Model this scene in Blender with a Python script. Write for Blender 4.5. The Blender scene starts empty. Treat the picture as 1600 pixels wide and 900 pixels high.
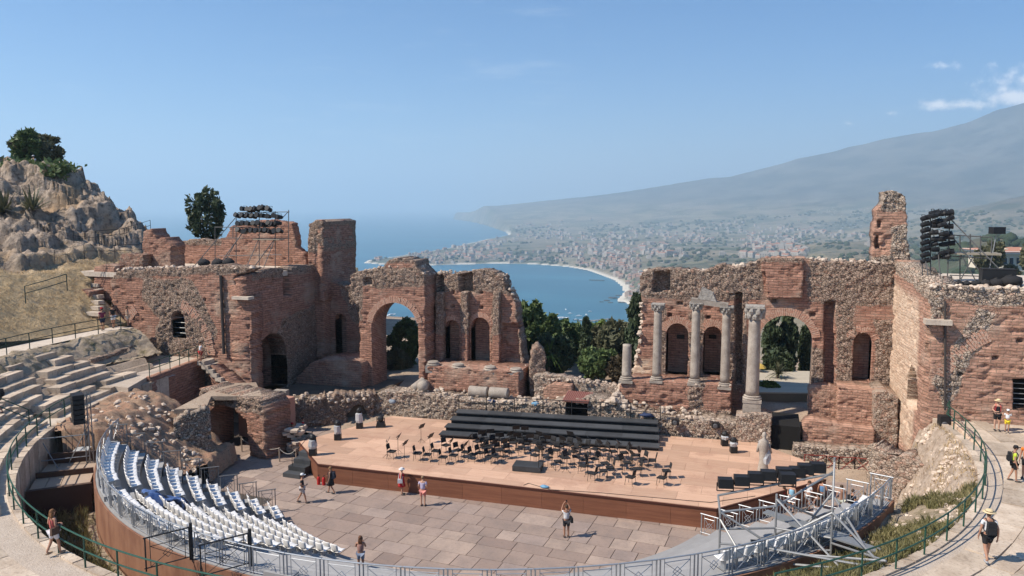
import bpy, bmesh, math, random
import numpy as np
from mathutils import Vector, Matrix, Euler
random.seed(7); RNG = np.random.default_rng(11)
R = math.radians
COL = bpy.context.scene.collection
SC = bpy.context.scene

# ---------------------------------------------------------------- camera, sky, sun, exposure
FPX = 1200.0; HCAM = 17.0; PITCH = math.atan(130 / FPX); YAW = R(18)
CAM = np.array([14.0, -41.0, HCAM])
cam_data = bpy.data.cameras.new('camera'); cam = bpy.data.objects.new('camera', cam_data); COL.objects.link(cam)
cam_data.sensor_width = 36; cam_data.lens = 36 * FPX / 1600
cam_data.clip_start = 0.1; cam_data.clip_end = 400000
cam.location = CAM; cam.rotation_euler = (math.pi / 2 - PITCH, 0, YAW)
SC.camera = cam

SUN_EL = R(47); SUN_AZ = math.atan2(-0.83, -0.56)      # compass style: angle from +Y towards +X
sun_dir = Vector((math.sin(SUN_AZ) * math.cos(SUN_EL), math.cos(SUN_AZ) * math.cos(SUN_EL), math.sin(SUN_EL)))
sd = bpy.data.lights.new('sun', 'SUN'); sun = bpy.data.objects.new('sun', sd); COL.objects.link(sun)
sd.energy = 5.0; sd.angle = R(0.53); sd.color = (1.0, 0.915, 0.80)
sun.rotation_euler = sun_dir.to_track_quat('Z', 'Y').to_euler()

world = bpy.data.worlds.new('World'); SC.world = world; world.use_nodes = True
wn = world.node_tree.nodes; wl = world.node_tree.links; wn.clear()
w_out = wn.new('ShaderNodeOutputWorld'); w_bg = wn.new('ShaderNodeBackground'); w_sky = wn.new('ShaderNodeTexSky')
w_sky.sky_type = 'NISHITA'; w_sky.sun_disc = False; w_sky.sun_elevation = SUN_EL; w_sky.sun_rotation = SUN_AZ
w_sky.altitude = 250; w_sky.air_density = 1.0; w_sky.dust_density = 0.0; w_sky.ozone_density = 10
w_bg.inputs['Strength'].default_value = 0.088
wl.new(w_bg.outputs[0], w_out.inputs['Surface'])
# thin cirrus and the small cumulus caught on the volcano, as directions in the sky
def wnode(t, **kw):
    n = wn.new(t)
    for k, v in kw.items(): setattr(n, k, v)
    return n
w_tc = wnode('ShaderNodeTexCoord')
def wmath(op, a, b=None, c=None, clamp=False):
    n = wnode('ShaderNodeMath', operation=op, use_clamp=clamp)
    for i, v in enumerate((a, b, c)):
        if v is None: continue
        if isinstance(v, (int, float)): n.inputs[i].default_value = v
        else: wl.new(v, n.inputs[i])
    return n.outputs[0]
def wsmooth(x, a, b):
    n = wnode('ShaderNodeMapRange', interpolation_type='SMOOTHSTEP')
    wl.new(x, n.inputs[0]); n.inputs[1].default_value = a; n.inputs[2].default_value = b
    return n.outputs[0]
def skydir(px, py):
    d = pixel_ray(px, py); return d / np.linalg.norm(d)

cT, sT, cY, sY = math.cos(PITCH), math.sin(PITCH), math.cos(YAW), math.sin(YAW)
FW = np.array([-sY * cT, cY * cT, -sT]); UPV = np.array([-sY * sT, cY * sT, cT]); RT = np.array([cY, sY, 0])
def pixel_ray(x, y): return FW + (x - 800) / FPX * RT + (450 - y) / FPX * UPV
def gz(x, y, z=0.0):
    d = pixel_ray(x, y); return CAM + (z - HCAM) / d[2] * d
def gD(x, y, D):
    d = pixel_ray(x, y); return CAM + (D - CAM[1]) / d[1] * d
def gS(x, y, S):
    d = pixel_ray(x, y); return CAM + (S - CAM[0]) / d[0] * d
def gdep(x, y, dep):
    return CAM + dep * pixel_ray(x, y)

def lobe(px, py, rx, ry):
    """soft ellipse in the sky around a direction; radii in degrees"""
    d = skydir(px, py); right = np.array([cY, sY, 0]); up = np.cross(right, d)
    def dotn(v):
        n = wnode('ShaderNodeVectorMath', operation='DOT_PRODUCT'); wl.new(w_tc.outputs['Generated'], n.inputs[0]); n.inputs[1].default_value = tuple(v); return n.outputs['Value']
    u = wmath('DIVIDE', wmath('SUBTRACT', dotn(right), float(right @ d)), math.radians(rx))
    v = wmath('DIVIDE', wmath('SUBTRACT', dotn(up), 0.0), math.radians(ry))
    r2 = wmath('ADD', wmath('MULTIPLY', u, u), wmath('MULTIPLY', v, v))
    ahead = wsmooth(dotn(d), 0.5, 0.7)
    return wmath('SUBTRACT', wmath('MULTIPLY', wmath('SUBTRACT', 1.0, wmath('SQRT', r2)), ahead), wmath('MULTIPLY', wmath('SUBTRACT', 1.0, ahead), 9.0))
def wnoise(scale, detail=5, rough=0.6, stretch=(1, 1, 1), rot=0.0):
    m = wnode('ShaderNodeMapping'); m.inputs['Scale'].default_value = stretch; m.inputs['Rotation'].default_value = (0, rot, 0)
    wl.new(w_tc.outputs['Generated'], m.inputs[0])
    n = wnode('ShaderNodeTexNoise'); wl.new(m.outputs[0], n.inputs['Vector'])
    n.inputs['Scale'].default_value = scale; n.inputs['Detail'].default_value = detail; n.inputs['Roughness'].default_value = rough
    return n.outputs[0]
puff_noise = wnoise(70, 6, 0.62)
puffs = None
for (cx, cy_, rx, ry, amp) in [(1500, 164, 3.0, 0.45, .8), (1600, 152, 2.6, .8, .95), (1568, 139, 0.6, 0.4, .75), (1465, 165, 1.2, 0.45, .9), (1700, 130, 6, 1.3, .9),
                               (1392, 177, 0.45, 0.22, .7), (1327, 193, 0.5, 0.2, .5), (1482, 103, 1.5, 0.4, .45)]:
    m = wmath('MULTIPLY', lobe(cx, cy_, rx, ry), amp)
    puffs = m if puffs is None else wmath('MAXIMUM', puffs, m)
cum = wsmooth(wmath('ADD', puffs, wmath('MULTIPLY', wmath('SUBTRACT', puff_noise, 0.55), 1.5)), 0.05, 0.85)
cir = wmath('MULTIPLY', wsmooth(wnoise(9, 6, 0.62, (1, 1, 6.5), 0.12), 0.50, 0.80), wsmooth(wnoise(2.6, 2, 0.5), 0.46, 0.66))
w_mix = wnode('ShaderNodeMixRGB'); w_mix.blend_type = 'MIX'
wl.new(wmath('MULTIPLY', cir, 0.26), w_mix.inputs[0]); w_hs = wnode('ShaderNodeHueSaturation'); w_hs.inputs['Saturation'].default_value = 1.20; wl.new(w_sky.outputs[0], w_hs.inputs['Color']); wl.new(w_hs.outputs[0], w_mix.inputs[1]); w_mix.inputs[2].default_value = (7.5, 7.9, 8.5, 1)
w_mix2 = wnode('ShaderNodeMixRGB')
wl.new(wmath('MULTIPLY', cum, 0.8), w_mix2.inputs[0]); wl.new(w_mix.outputs[0], w_mix2.inputs[1]); w_mix2.inputs[2].default_value = (15.5, 14.6, 14.2, 1)
wl.new(w_mix2.outputs[0], w_bg.inputs['Color'])

vs = SC.view_settings
vs.view_transform = 'Standard'; vs.look = 'None'; vs.gamma = 1; vs.use_curve_mapping = False; vs.exposure = 0.48
SC.cycles.max_bounces = 6; SC.cycles.diffuse_bounces = 3; SC.cycles.glossy_bounces = 2; SC.cycles.transparent_max_bounces = 8
SC.cycles.volume_bounces = 2; SC.cycles.use_denoising = True
SC.cycles.caustics_reflective = False; SC.cycles.caustics_refractive = False

# ---------------------------------------------------------------- helpers
def vnoise(x, y, seed=0):
    """2-D value noise in 0..1, vectorised"""
    xi = np.floor(x).astype(np.int64); yi = np.floor(y).astype(np.int64); fx = x - xi; fy = y - yi
    fx = fx * fx * (3 - 2 * fx); fy = fy * fy * (3 - 2 * fy)
    def h(a, b):
        n = (a * 374761393 + b * 668265263 + seed * 2147483647) & 0xFFFFFFFF
        n = ((n ^ (n >> 13)) * 1274126177) & 0xFFFFFFFF
        return ((n ^ (n >> 16)) & 0xFFFF) / 65535.0
    return (h(xi, yi) * (1 - fx) + h(xi + 1, yi) * fx) * (1 - fy) + (h(xi, yi + 1) * (1 - fx) + h(xi + 1, yi + 1) * fx) * fy
def fbm(x, y, seed=0, octs=4, gain=0.5):
    s = 0; a = 1; t = 0
    for o in range(octs):
        s = s + a * vnoise(x * 2 ** o + 17.3 * o, y * 2 ** o - 9.1 * o, seed + o); t += a; a *= gain
    return s / t
def worley(x, y, seed=0):
    """F1, F2 and a per-cell random number"""
    xi = np.floor(x).astype(np.int64); yi = np.floor(y).astype(np.int64)
    f1 = np.full(x.shape, 9.0); f2 = np.full(x.shape, 9.0); idr = np.zeros(x.shape)
    def h(a, b, k):
        n = (a * 374761393 + b * 668265263 + (seed * 31 + k) * 974634777) & 0xFFFFFFFF
        n = ((n ^ (n >> 13)) * 1274126177) & 0xFFFFFFFF
        return ((n ^ (n >> 16)) & 0xFFFF) / 65535.0
    for i in (-1, 0, 1):
        for j in (-1, 0, 1):
            a = xi + i; b = yi + j
            d = np.hypot(a + 0.1 + 0.8 * h(a, b, 1) - x, b + 0.1 + 0.8 * h(a, b, 2) - y); r = h(a, b, 3)
            near = d < f1
            f2 = np.where(near, f1, np.minimum(f2, d)); idr = np.where(near, r, idr); f1 = np.where(near, d, f1)
    return f1, f2, idr
def sstep(a, b, x):
    t = np.clip((x - a) / (b - a), 0, 1); return t * t * (3 - 2 * t)
def poly_sdf(poly, X, Y):
    """signed distance to a polygon, negative inside"""
    P = np.asarray(poly, float); d = np.full(X.shape, 1e9); ins = np.zeros(X.shape, bool)
    for i in range(len(P)):
        a = P[i]; b = P[(i + 1) % len(P)]; e = b - a; L = e @ e
        if L < 1e-12: continue
        t = np.clip(((X - a[0]) * e[0] + (Y - a[1]) * e[1]) / L, 0, 1)
        d = np.minimum(d, np.hypot(X - a[0] - t * e[0], Y - a[1] - t * e[1]))
        if a[1] != b[1]:
            c = ((a[1] > Y) != (b[1] > Y)) & (X < (b[0] - a[0]) * (Y - a[1]) / (b[1] - a[1]) + a[0]); ins ^= c
    return np.where(ins, -d, d)

def prop(o, label=None, cat=None, group=None, kind=None):
    if label: o['label'] = label
    if cat: o['category'] = cat
    if group: o['group'] = group
    if kind: o['kind'] = kind
    return o
def thing(name, label, cat, loc=(0, 0, 0), rz=0.0, group=None):
    o = bpy.data.objects.new(name, None); COL.objects.link(o); o.empty_display_size = 0.2
    o.location = tuple(float(v) for v in loc); o.rotation_euler = (0, 0, rz)
    return prop(o, label, cat, group)
def origin_of(o):
    v = Vector((0, 0, 0))
    while o is not None: v += o.location; o = o.parent
    return v
def add(name, me, parent=None, loc=None, rot=None):
    o = bpy.data.objects.new(name, me); COL.objects.link(o)
    if parent is not None: o.parent = parent
    if loc is not None: o.location = tuple(float(v) for v in loc)
    if rot is not None: o.rotation_euler = rot
    return o
def copytree(o, parent=None, loc=None, rz=None, label=None, group=None):
    c = o.copy(); COL.objects.link(c); c.parent = parent
    if loc is not None: c.location = tuple(float(v) for v in loc)
    if rz is not None: c.rotation_euler = (0, 0, rz)
    if label: c['label'] = label
    if group: c['group'] = group
    for ch in list(o.children): copytree(ch, c)
    return c
def mesh_from(verts, faces, mat, smooth=False, name='m'):
    me = bpy.data.meshes.new(name)
    me.from_pydata([tuple(map(float, v)) for v in verts], [], [tuple(map(int, f)) for f in faces])
    if mat is not None: me.materials.append(mat)
    if smooth: me.polygons.foreach_set('use_smooth', [True] * len(me.polygons))
    me.update(); return me
def mesh_np(V, Q, mat, smooth=False, name='m'):
    """fast quad mesh from arrays"""
    V = np.ascontiguousarray(V, dtype=np.float32); Q = np.ascontiguousarray(Q, dtype=np.int32)
    me = bpy.data.meshes.new(name); k = Q.shape[1]
    me.vertices.add(len(V)); me.vertices.foreach_set('co', V.ravel())
    me.loops.add(Q.size); me.loops.foreach_set('vertex_index', Q.ravel())
    me.polygons.add(len(Q)); me.polygons.foreach_set('loop_start', np.arange(0, Q.size, k, dtype=np.int32)); me.polygons.foreach_set('loop_total', np.full(len(Q), k, dtype=np.int32))
    if smooth: me.polygons.foreach_set('use_smooth', np.ones(len(Q), bool))
    if mat is not None: me.materials.append(mat)
    me.update(calc_edges=True); me.validate(); return me

class MB:
    """collects shapes in world coordinates and links them as ONE mesh object"""
    def __init__(s): s.v = []; s.f = []
    def raw(s, vs_, fs_):
        n = len(s.v); s.v += [tuple(v) for v in vs_]; s.f += [tuple(n + i for i in f) for f in fs_]; return s
    def box(s, c, size, rz=0.0, taper=1.0):
        x, y, z = (q / 2 for q in size); co, si = math.cos(rz), math.sin(rz); vs_ = []
        for k, dz in enumerate((-z, z)):
            t = taper if k else 1.0
            for dx, dy in ((-x, -y), (x, -y), (x, y), (-x, y)):
                vs_.append((c[0] + (dx * co - dy * si) * t, c[1] + (dx * si + dy * co) * t, c[2] + dz))
        return s.raw(vs_, [(0, 3, 2, 1), (4, 5, 6, 7), (0, 1, 5, 4), (1, 2, 6, 5), (2, 3, 7, 6), (3, 0, 4, 7)])
    def tube(s, p, q, r, n=6, r2=None, caps=True):
        p = np.asarray(p, float); q = np.asarray(q, float); a = q - p; L = np.linalg.norm(a)
        if L < 1e-9: return s
        a /= L; h = np.array([0, 0, 1.0]) if abs(a[2]) < 0.95 else np.array([1.0, 0, 0])
        u = np.cross(a, h); u /= np.linalg.norm(u); w = np.cross(a, u); r2 = r if r2 is None else r2
        vs_ = []
        for c, rr in ((p, r), (q, r2)):
            for i in range(n):
                t = 2 * math.pi * i / n; vs_.append(c + rr * (math.cos(t) * u + math.sin(t) * w))
        fs_ = [(i, (i + 1) % n, n + (i + 1) % n, n + i) for i in range(n)]
        if caps: fs_ += [tuple(range(n - 1, -1, -1)), tuple(range(n, 2 * n))]
        return s.raw(vs_, fs_)
    def path(s, pts, r, n=6):
        for a, b in zip(pts[:-1], pts[1:]): s.tube(a, b, r, n)
        return s
    def beam(s, p, q, w, h):
        p = np.asarray(p, float); q = np.asarray(q, float); a = q - p; a = a / np.linalg.norm(a)
        up = np.array([0, 0, 1.0]) if abs(a[2]) < 0.95 else np.array([1.0, 0, 0])
        u = np.cross(a, up); u /= np.linalg.norm(u); w_ = np.cross(u, a)
        vs_ = [c + i * u * w / 2 + j * w_ * h / 2 for c in (p, q) for i, j in ((-1, -1), (1, -1), (1, 1), (-1, 1))]
        return s.raw(vs_, [(0, 3, 2, 1), (4, 5, 6, 7), (0, 1, 5, 4), (1, 2, 6, 5), (2, 3, 7, 6), (3, 0, 4, 7)])
    def lathe(s, prof, c=(0, 0, 0), n=16, axis=None, wob=0.0):
        vs_ = []; m = len(prof)
        if axis is None: u, w, a = np.array([1.0, 0, 0]), np.array([0, 1.0, 0]), np.array([0, 0, 1.0])
        else:
            a = np.asarray(axis, float); a /= np.linalg.norm(a); h = np.array([0, 0, 1.0]) if abs(a[2]) < .95 else np.array([1.0, 0, 0])
            u = np.cross(h, a); u /= np.linalg.norm(u); w = np.cross(a, u)
        for r, z in prof:
            for i in range(n):
                t = 2 * math.pi * i / n; rr = r * (1 + wob * random.uniform(-1, 1))
                vs_.append(np.asarray(c, float) + a * z + rr * (math.cos(t) * u + math.sin(t) * w))
        fs_ = [(j * n + i, j * n + (i + 1) % n, (j + 1) * n + (i + 1) % n, (j + 1) * n + i) for j in range(m - 1) for i in range(n)]
        fs_ += [tuple(range(n - 1, -1, -1)), tuple(range((m - 1) * n, m * n))]
        return s.raw(vs_, fs_)
    def prism(s, poly, z0, z1):
        n = len(poly); a = sum(poly[i][0] * poly[(i + 1) % n][1] - poly[(i + 1) % n][0] * poly[i][1] for i in range(n))
        if a < 0: poly = poly[::-1]
        vs_ = [(p[0], p[1], z0) for p in poly] + [(p[0], p[1], z1) for p in poly]
        return s.raw(vs_, [tuple(range(n - 1, -1, -1)), tuple(range(n, 2 * n))] + [(i, (i + 1) % n, n + (i + 1) % n, n + i) for i in range(n)])
    def ball(s, c, r, nu=8, nv=6, jit=0.0):
        rx, ry, rz = (r, r, r) if np.isscalar(r) else r; vs_ = [(c[0], c[1], c[2] - rz)]
        for j in range(1, nv):
            t = -math.pi / 2 + math.pi * j / nv
            for i in range(nu):
                p = 2 * math.pi * i / nu; k = 1 + jit * random.uniform(-1, 1)
                vs_.append((c[0] + rx * k * math.cos(t) * math.cos(p), c[1] + ry * k * math.cos(t) * math.sin(p), c[2] + rz * k * math.sin(t)))
        vs_.append((c[0], c[1], c[2] + rz)); fs_ = []; N = len(vs_)
        for i in range(nu):
            fs_.append((0, 1 + (i + 1) % nu, 1 + i)); fs_.append((N - 1, N - 1 - nu + i, N - 1 - nu + (i + 1) % nu))
            for j in range(nv - 2): fs_.append((1 + j * nu + i, 1 + j * nu + (i + 1) % nu, 1 + (j + 1) * nu + (i + 1) % nu, 1 + (j + 1) * nu + i))
        return s.raw(vs_, fs_)
    def build(s, name, mat, parent=None, smooth=False, local=False):
        o = Vector((0, 0, 0)) if (parent is None or local) else origin_of(parent)
        me = mesh_from([(v[0] - o.x, v[1] - o.y, v[2] - o.z) for v in s.v], s.f, mat, smooth, name)
        return add(name, me, parent)
# ---------------------------------------------------------------- materials
class NT:
    def __init__(s, name):
        s.m = bpy.data.materials.new(name); s.m.use_nodes = True; s.n = s.m.node_tree.nodes; s.l = s.m.node_tree.links
        s.b = s.n['Principled BSDF']; s.b.inputs['Specular IOR Level'].default_value = 0.25; s.b.inputs['Roughness'].default_value = 0.85
    def new(s, t, **kw):
        n = s.n.new(t)
        for k, v in kw.items(): setattr(n, k, v)
        return n
    def put(s, sock, v):
        if isinstance(v, bpy.types.NodeSocket): s.l.new(v, sock)
        elif isinstance(v, (tuple, list)) and len(v) == 3 and sock.type == 'RGBA': sock.default_value = (*v, 1)
        else: sock.default_value = v
    def pos(s): return s.new('ShaderNodeNewGeometry').outputs['Position']
    def obj(s): return s.new('ShaderNodeTexCoord').outputs['Object']
    def uv(s): return s.new('ShaderNodeTexCoord').outputs['UV']
    def map(s, vec, scale=(1, 1, 1), loc=(0, 0, 0), rot=(0, 0, 0)):
        n = s.new('ShaderNodeMapping'); s.l.new(vec, n.inputs[0]); n.inputs['Scale'].default_value = scale; n.inputs['Location'].default_value = loc; n.inputs['Rotation'].default_value = rot; return n.outputs[0]
    def noise(s, vec, scale, detail=4, rough=0.55, out=0, dist=0.0):
        n = s.new('ShaderNodeTexNoise'); s.l.new(vec, n.inputs['Vector']); n.inputs['Scale'].default_value = scale; n.inputs['Detail'].default_value = detail; n.inputs['Roughness'].default_value = rough; n.inputs['Distortion'].default_value = dist; return n.outputs[out]
    def vor(s, vec, scale, feature='F1', out='Distance', rnd=1.0):
        n = s.new('ShaderNodeTexVoronoi', feature=feature); s.l.new(vec, n.inputs['Vector']); n.inputs['Scale'].default_value = scale; n.inputs['Randomness'].default_value = rnd; return n.outputs[out]
    def ramp(s, fac, stops):
        n = s.new('ShaderNodeValToRGB'); s.put(n.inputs[0], fac); e = n.color_ramp.elements
        while len(e) > 1: e.remove(e[0])
        e[0].position = stops[0][0]; e[0].color = (*stops[0][1], 1)
        for p, c in stops[1:]: q = e.new(p); q.color = (*c, 1)
        return n.outputs[0]
    def mix(s, fac, a, b, mode='MIX'):
        n = s.new('ShaderNodeMixRGB', blend_type=mode); s.put(n.inputs[0], fac); s.put(n.inputs[1], a); s.put(n.inputs[2], b); return n.outputs[0]
    def math(s, op, a, b=None, clamp=False):
        n = s.new('ShaderNodeMath', operation=op, use_clamp=clamp); s.put(n.inputs[0], a)
        if b is not None: s.put(n.inputs[1], b)
        return n.outputs[0]
    def rng(s, x, a, b, lo=0.0, hi=1.0):
        n = s.new('ShaderNodeMapRange', interpolation_type='SMOOTHSTEP'); s.put(n.inputs[0], x); n.inputs[1].default_value = a; n.inputs[2].default_value = b; n.inputs[3].default_value = lo; n.inputs[4].default_value = hi; return n.outputs[0]
    def attr(s, name): return s.new('ShaderNodeAttribute', attribute_name=name).outputs['Fac']
    def rand(s): return s.new('ShaderNodeObjectInfo').outputs['Random']
    def bump(s, h, strength=0.5, dist=0.1):
        n = s.new('ShaderNodeBump'); n.inputs['Strength'].default_value = strength; n.inputs['Distance'].default_value = dist; s.l.new(h, n.inputs['Height']); s.l.new(n.outputs[0], s.b.inputs['Normal'])
    def base(s, c): s.put(s.b.inputs['Base Color'], c); return s
    def set(s, **kw):
        for k, v in kw.items(): s.put(s.b.inputs[k.replace('_', ' ')], v)
        return s
MATS = {}
def plain(name, col, rough=0.7, metal=0.0, spec=0.3, var=0.12, scale=6.0):
    """a painted or moulded surface: base colour with a little wear and a per-object shift"""
    if name in MATS: return MATS[name]
    t = NT(name); n = t.noise(t.obj(), scale, 5, 0.65)
    f = t.math('ADD', t.math('MULTIPLY', t.math('SUBTRACT', n, 0.5), 2.2 * var), t.math('MULTIPLY', t.math('SUBTRACT', t.rand(), 0.5), var))
    h = t.new('ShaderNodeHueSaturation'); t.put(h.inputs['Color'], col); t.put(h.inputs['Value'], t.math('ADD', 1.0, f))
    t.base(h.outputs[0]).set(Roughness=rough, Metallic=metal); t.b.inputs['Specular IOR Level'].default_value = spec
    MATS[name] = t.m; return t.m

def masonry(name, brick_a, brick_b, rub_stops, mortar):
    t = NT(name); uv = t.uv(); rub = t.attr('rub'); pale = t.attr('pale')
    wob = t.mix(0.10, uv, t.noise(uv, 1.1, 4, out=1), 'ADD')
    br = t.new('ShaderNodeTexBrick'); t.l.new(wob, br.inputs['Vector']); br.inputs['Scale'].default_value = 1.0
    br.inputs['Brick Width'].default_value = 0.62; br.inputs['Row Height'].default_value = 0.185; br.inputs['Mortar Size'].default_value = 0.028; br.inputs['Mortar Smooth'].default_value = 0.4; br.inputs['Bias'].default_value = -0.1
    t.put(br.inputs['Color1'], brick_a); t.put(br.inputs['Color2'], brick_b); t.put(br.inputs['Mortar'], mortar)
    streak = t.noise(t.map(uv, (1.6, 9.0, 1)), 1.0, 6, 0.75)
    patch = t.noise(uv, 0.35, 5, 0.62); spot = t.noise(uv, 2.6, 6, 0.7)
    c = t.mix(t.rng(streak, 0.50, 0.64, 0, .9), br.outputs['Color'], tuple(0.42 * v for v in brick_b), 'MIX')  # dark streaks paint the shade of crevices along the courses
    c = t.mix(t.rng(patch, 0.50, 0.68, 0, .75), c, (0.44, 0.32, 0.24))
    c = t.mix(t.rng(spot, 0.56, 0.74, 0, .8), c, tuple(min(.8, 1.35 * v) for v in brick_a))
    c = t.mix(t.rng(t.noise(uv, 0.9, 6, 0.7), 0.55, 0.72, 0, .75), c, (0.17, 0.10, 0.075))
    # rubble core: individual stones with dark gaps
    w2 = t.mix(0.12, uv, t.noise(uv, 2.5, 3, out=1), 'ADD')
    sv = t.map(w2, (1.0, 1.5, 1)); vd = t.vor(sv, 5.2, 'DISTANCE_TO_EDGE'); vc = t.vor(sv, 5.2, 'F1', 'Color')
    vs_ = t.vor(sv, 8.0, 'DISTANCE_TO_EDGE')
    rc = t.ramp(t.new('ShaderNodeSeparateColor').outputs[0], rub_stops)
    sep = t.n[-1] if False else None
    sp = [n for n in t.n if n.bl_idname == 'ShaderNodeSeparateColor'][-1]; t.l.new(vc, sp.inputs[0])
    rc = t.mix(t.rng(t.noise(uv, 5, 5, .7), 0.35, 0.7, 0, .45), rc, (0.24, 0.185, 0.145))
    rc = t.mix(t.rng(vd, 0.0, 0.09, 1, 0), rc, (0.11, 0.08, 0.06))
    col = t.mix(t.rng(t.math('ADD', rub, t.math('MULTIPLY', t.math('SUBTRACT', spot, .5), .9)), 0.38, 0.62), c, rc)
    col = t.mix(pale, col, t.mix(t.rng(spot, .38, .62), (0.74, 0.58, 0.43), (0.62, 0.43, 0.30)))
    t.base(col).set(Roughness=0.95)
    h = t.math('ADD', t.math('MULTIPLY', br.outputs['Fac'], -0.35), t.math('ADD', t.math('MULTIPLY', streak, 1.3), t.math('MULTIPLY', t.noise(uv, 9, 5, .7), .6)))
    h2 = t.math('ADD', t.math('MULTIPLY', t.rng(vd, 0, .14), 1.4), t.math('MULTIPLY', t.noise(uv, 8, 5, .7), .8))
    hm = t.new('ShaderNodeMix'); t.put(hm.inputs[0], rub); t.put(hm.inputs[2], h); t.put(hm.inputs[3], h2)
    t.bump(hm.outputs[0], 0.75, 0.10); MATS[name] = t.m; return t.m
RUB = [(0.0, (0.28, 0.20, 0.15)), (0.3, (0.42, 0.305, 0.23)), (0.55, (0.37, 0.25, 0.185)), (0.8, (0.47, 0.355, 0.275)), (1.0, (0.40, 0.225, 0.158))]
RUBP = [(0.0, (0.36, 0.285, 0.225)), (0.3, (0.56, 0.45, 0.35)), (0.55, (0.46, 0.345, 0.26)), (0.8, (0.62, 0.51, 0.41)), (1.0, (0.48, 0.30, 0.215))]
M_WALL = masonry('brick_masonry', (0.47, 0.25, 0.178), (0.345, 0.17, 0.118), RUB, (0.24, 0.15, 0.105))
M_WALLP = masonry('pale_masonry', (0.54, 0.31, 0.222), (0.43, 0.232, 0.16), RUBP, (0.30, 0.195, 0.135))  # lighter copy of the brick masonry
def stone_mat(name, a, b, dark, scale=1.2, bump=0.5, spec=0.2, rnd=0.25):
    t = NT(name); p = t.pos(); n = t.noise(p, scale, 6, 0.65); f = t.noise(p, scale * 9, 5, 0.7)
    c = t.mix(t.rng(n, .35, .65), a, b); c = t.mix(t.rng(f, .5, .72, 0, .7), c, dark)
    h = t.new('ShaderNodeHueSaturation'); t.put(h.inputs['Color'], c); t.put(h.inputs['Value'], t.math('ADD', 1 - rnd / 2, t.math('MULTIPLY', t.rand(), rnd)))
    t.base(h.outputs[0]).set(Roughness=0.9); t.bump(t.math('ADD', t.math('MULTIPLY', f, .6), n), bump, 0.08); MATS[name] = t.m; return t.m
M_MARBLE = stone_mat('weathered_marble', (0.40, 0.345, 0.285), (0.285, 0.24, 0.20), (0.14, 0.115, 0.095), 1.6, .25)
M_LIME = stone_mat('limestone', (0.58, 0.49, 0.39), (0.47, 0.38, 0.30), (0.28, 0.22, 0.17), .9, .5)
M_STEP = stone_mat('cavea_stone', (0.57, 0.465, 0.36), (0.43, 0.335, 0.25), (0.22, 0.165, 0.12), .8, .5, rnd=.4)
M_ROCK = stone_mat('hill_rock', (0.39, 0.315, 0.245), (0.255, 0.205, 0.16), (0.10, 0.085, 0.07), .45, .9, rnd=.3)
M_RUBST = stone_mat('loose_stone', (0.56, 0.46, 0.365), (0.42, 0.325, 0.25), (0.22, 0.17, 0.13), 2.0, .5, rnd=.6)
def ground_mat(name, stops, scale, bump=0.5, speck=None):
    t = NT(name); p = t.pos(); n = t.noise(p, scale, 8, .68); c = t.ramp(n, stops)
    if speck: c = t.mix(t.rng(t.noise(p, speck[0], 6, .75), .5, .68), c, speck[1])
    t.base(c).set(Roughness=.95); t.bump(t.noise(p, scale * 12, 5, .7), bump, .06); MATS[name] = t.m; return t.m
M_EARTH = ground_mat('trodden_earth', [(.3, (.28, .205, .15)), (.5, (.37, .28, .205)), (.7, (.46, .36, .27))], .5, .5, (9, (.15, .11, .08)))
M_GRAVEL = ground_mat('gravel', [(.3, (.46, .375, .295)), (.7, (.57, .475, .385))], 1.2, .7, (26, (.24, .18, .135)))
M_DRY = ground_mat('dry_grass_ground', [(.3, (.30, .19, .085)), (.5, (.42, .275, .12)), (.72, (.48, .34, .17))], .6, .6, (7, (.21, .135, .065)))
M_PATH = ground_mat('worn_path_stone', [(.3, (.53, .445, .36)), (.7, (.64, .55, .455))], .8, .35, (5, (.42, .34, .265)))
M_SHADESOIL = ground_mat('shaded_soil', [(.3, (.10, .078, .06)), (.7, (.17, .13, .095))], .9, .5)  # earth colour darkened to carry the shade it lies in
# ---------------------------------------------------------------- sea, land, haze
SEA = -233.0
t = NT('sea_water'); p = t.pos()
t.base(t.mix(t.rng(t.noise(t.map(p, (.0011, .0035, 1), rot=(0, 0, .5)), 1.0, 5, .6), .4, .66), (.012, .10, .155), (.024, .14, .20))).set(Roughness=.32)
t.b.inputs['IOR'].default_value = 1.33; t.b.inputs['Specular IOR Level'].default_value = .35
t.bump(t.noise(t.map(p, (.05, .14, .1)), 1.0, 4, .6), .35, 1.2)
FARR = 125000.0
rs = np.concatenate([[0.0], np.geomspace(250, FARR, 60)]); na = 128
V = np.array([(CAM[0] + r * math.cos(2 * math.pi * i / na), CAM[1] + r * math.sin(2 * math.pi * i / na), SEA) for r in rs for i in range(na)])
J, I = np.meshgrid(np.arange(len(rs) - 1), np.arange(na), indexing='ij')
Q = np.stack([J * na + I, (J + 1) * na + I, (J + 1) * na + (I + 1) % na, J * na + (I + 1) % na], -1).reshape(-1, 4)
prop(add('sea', mesh_np(V, Q, t.m)), kind='structure')

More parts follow.
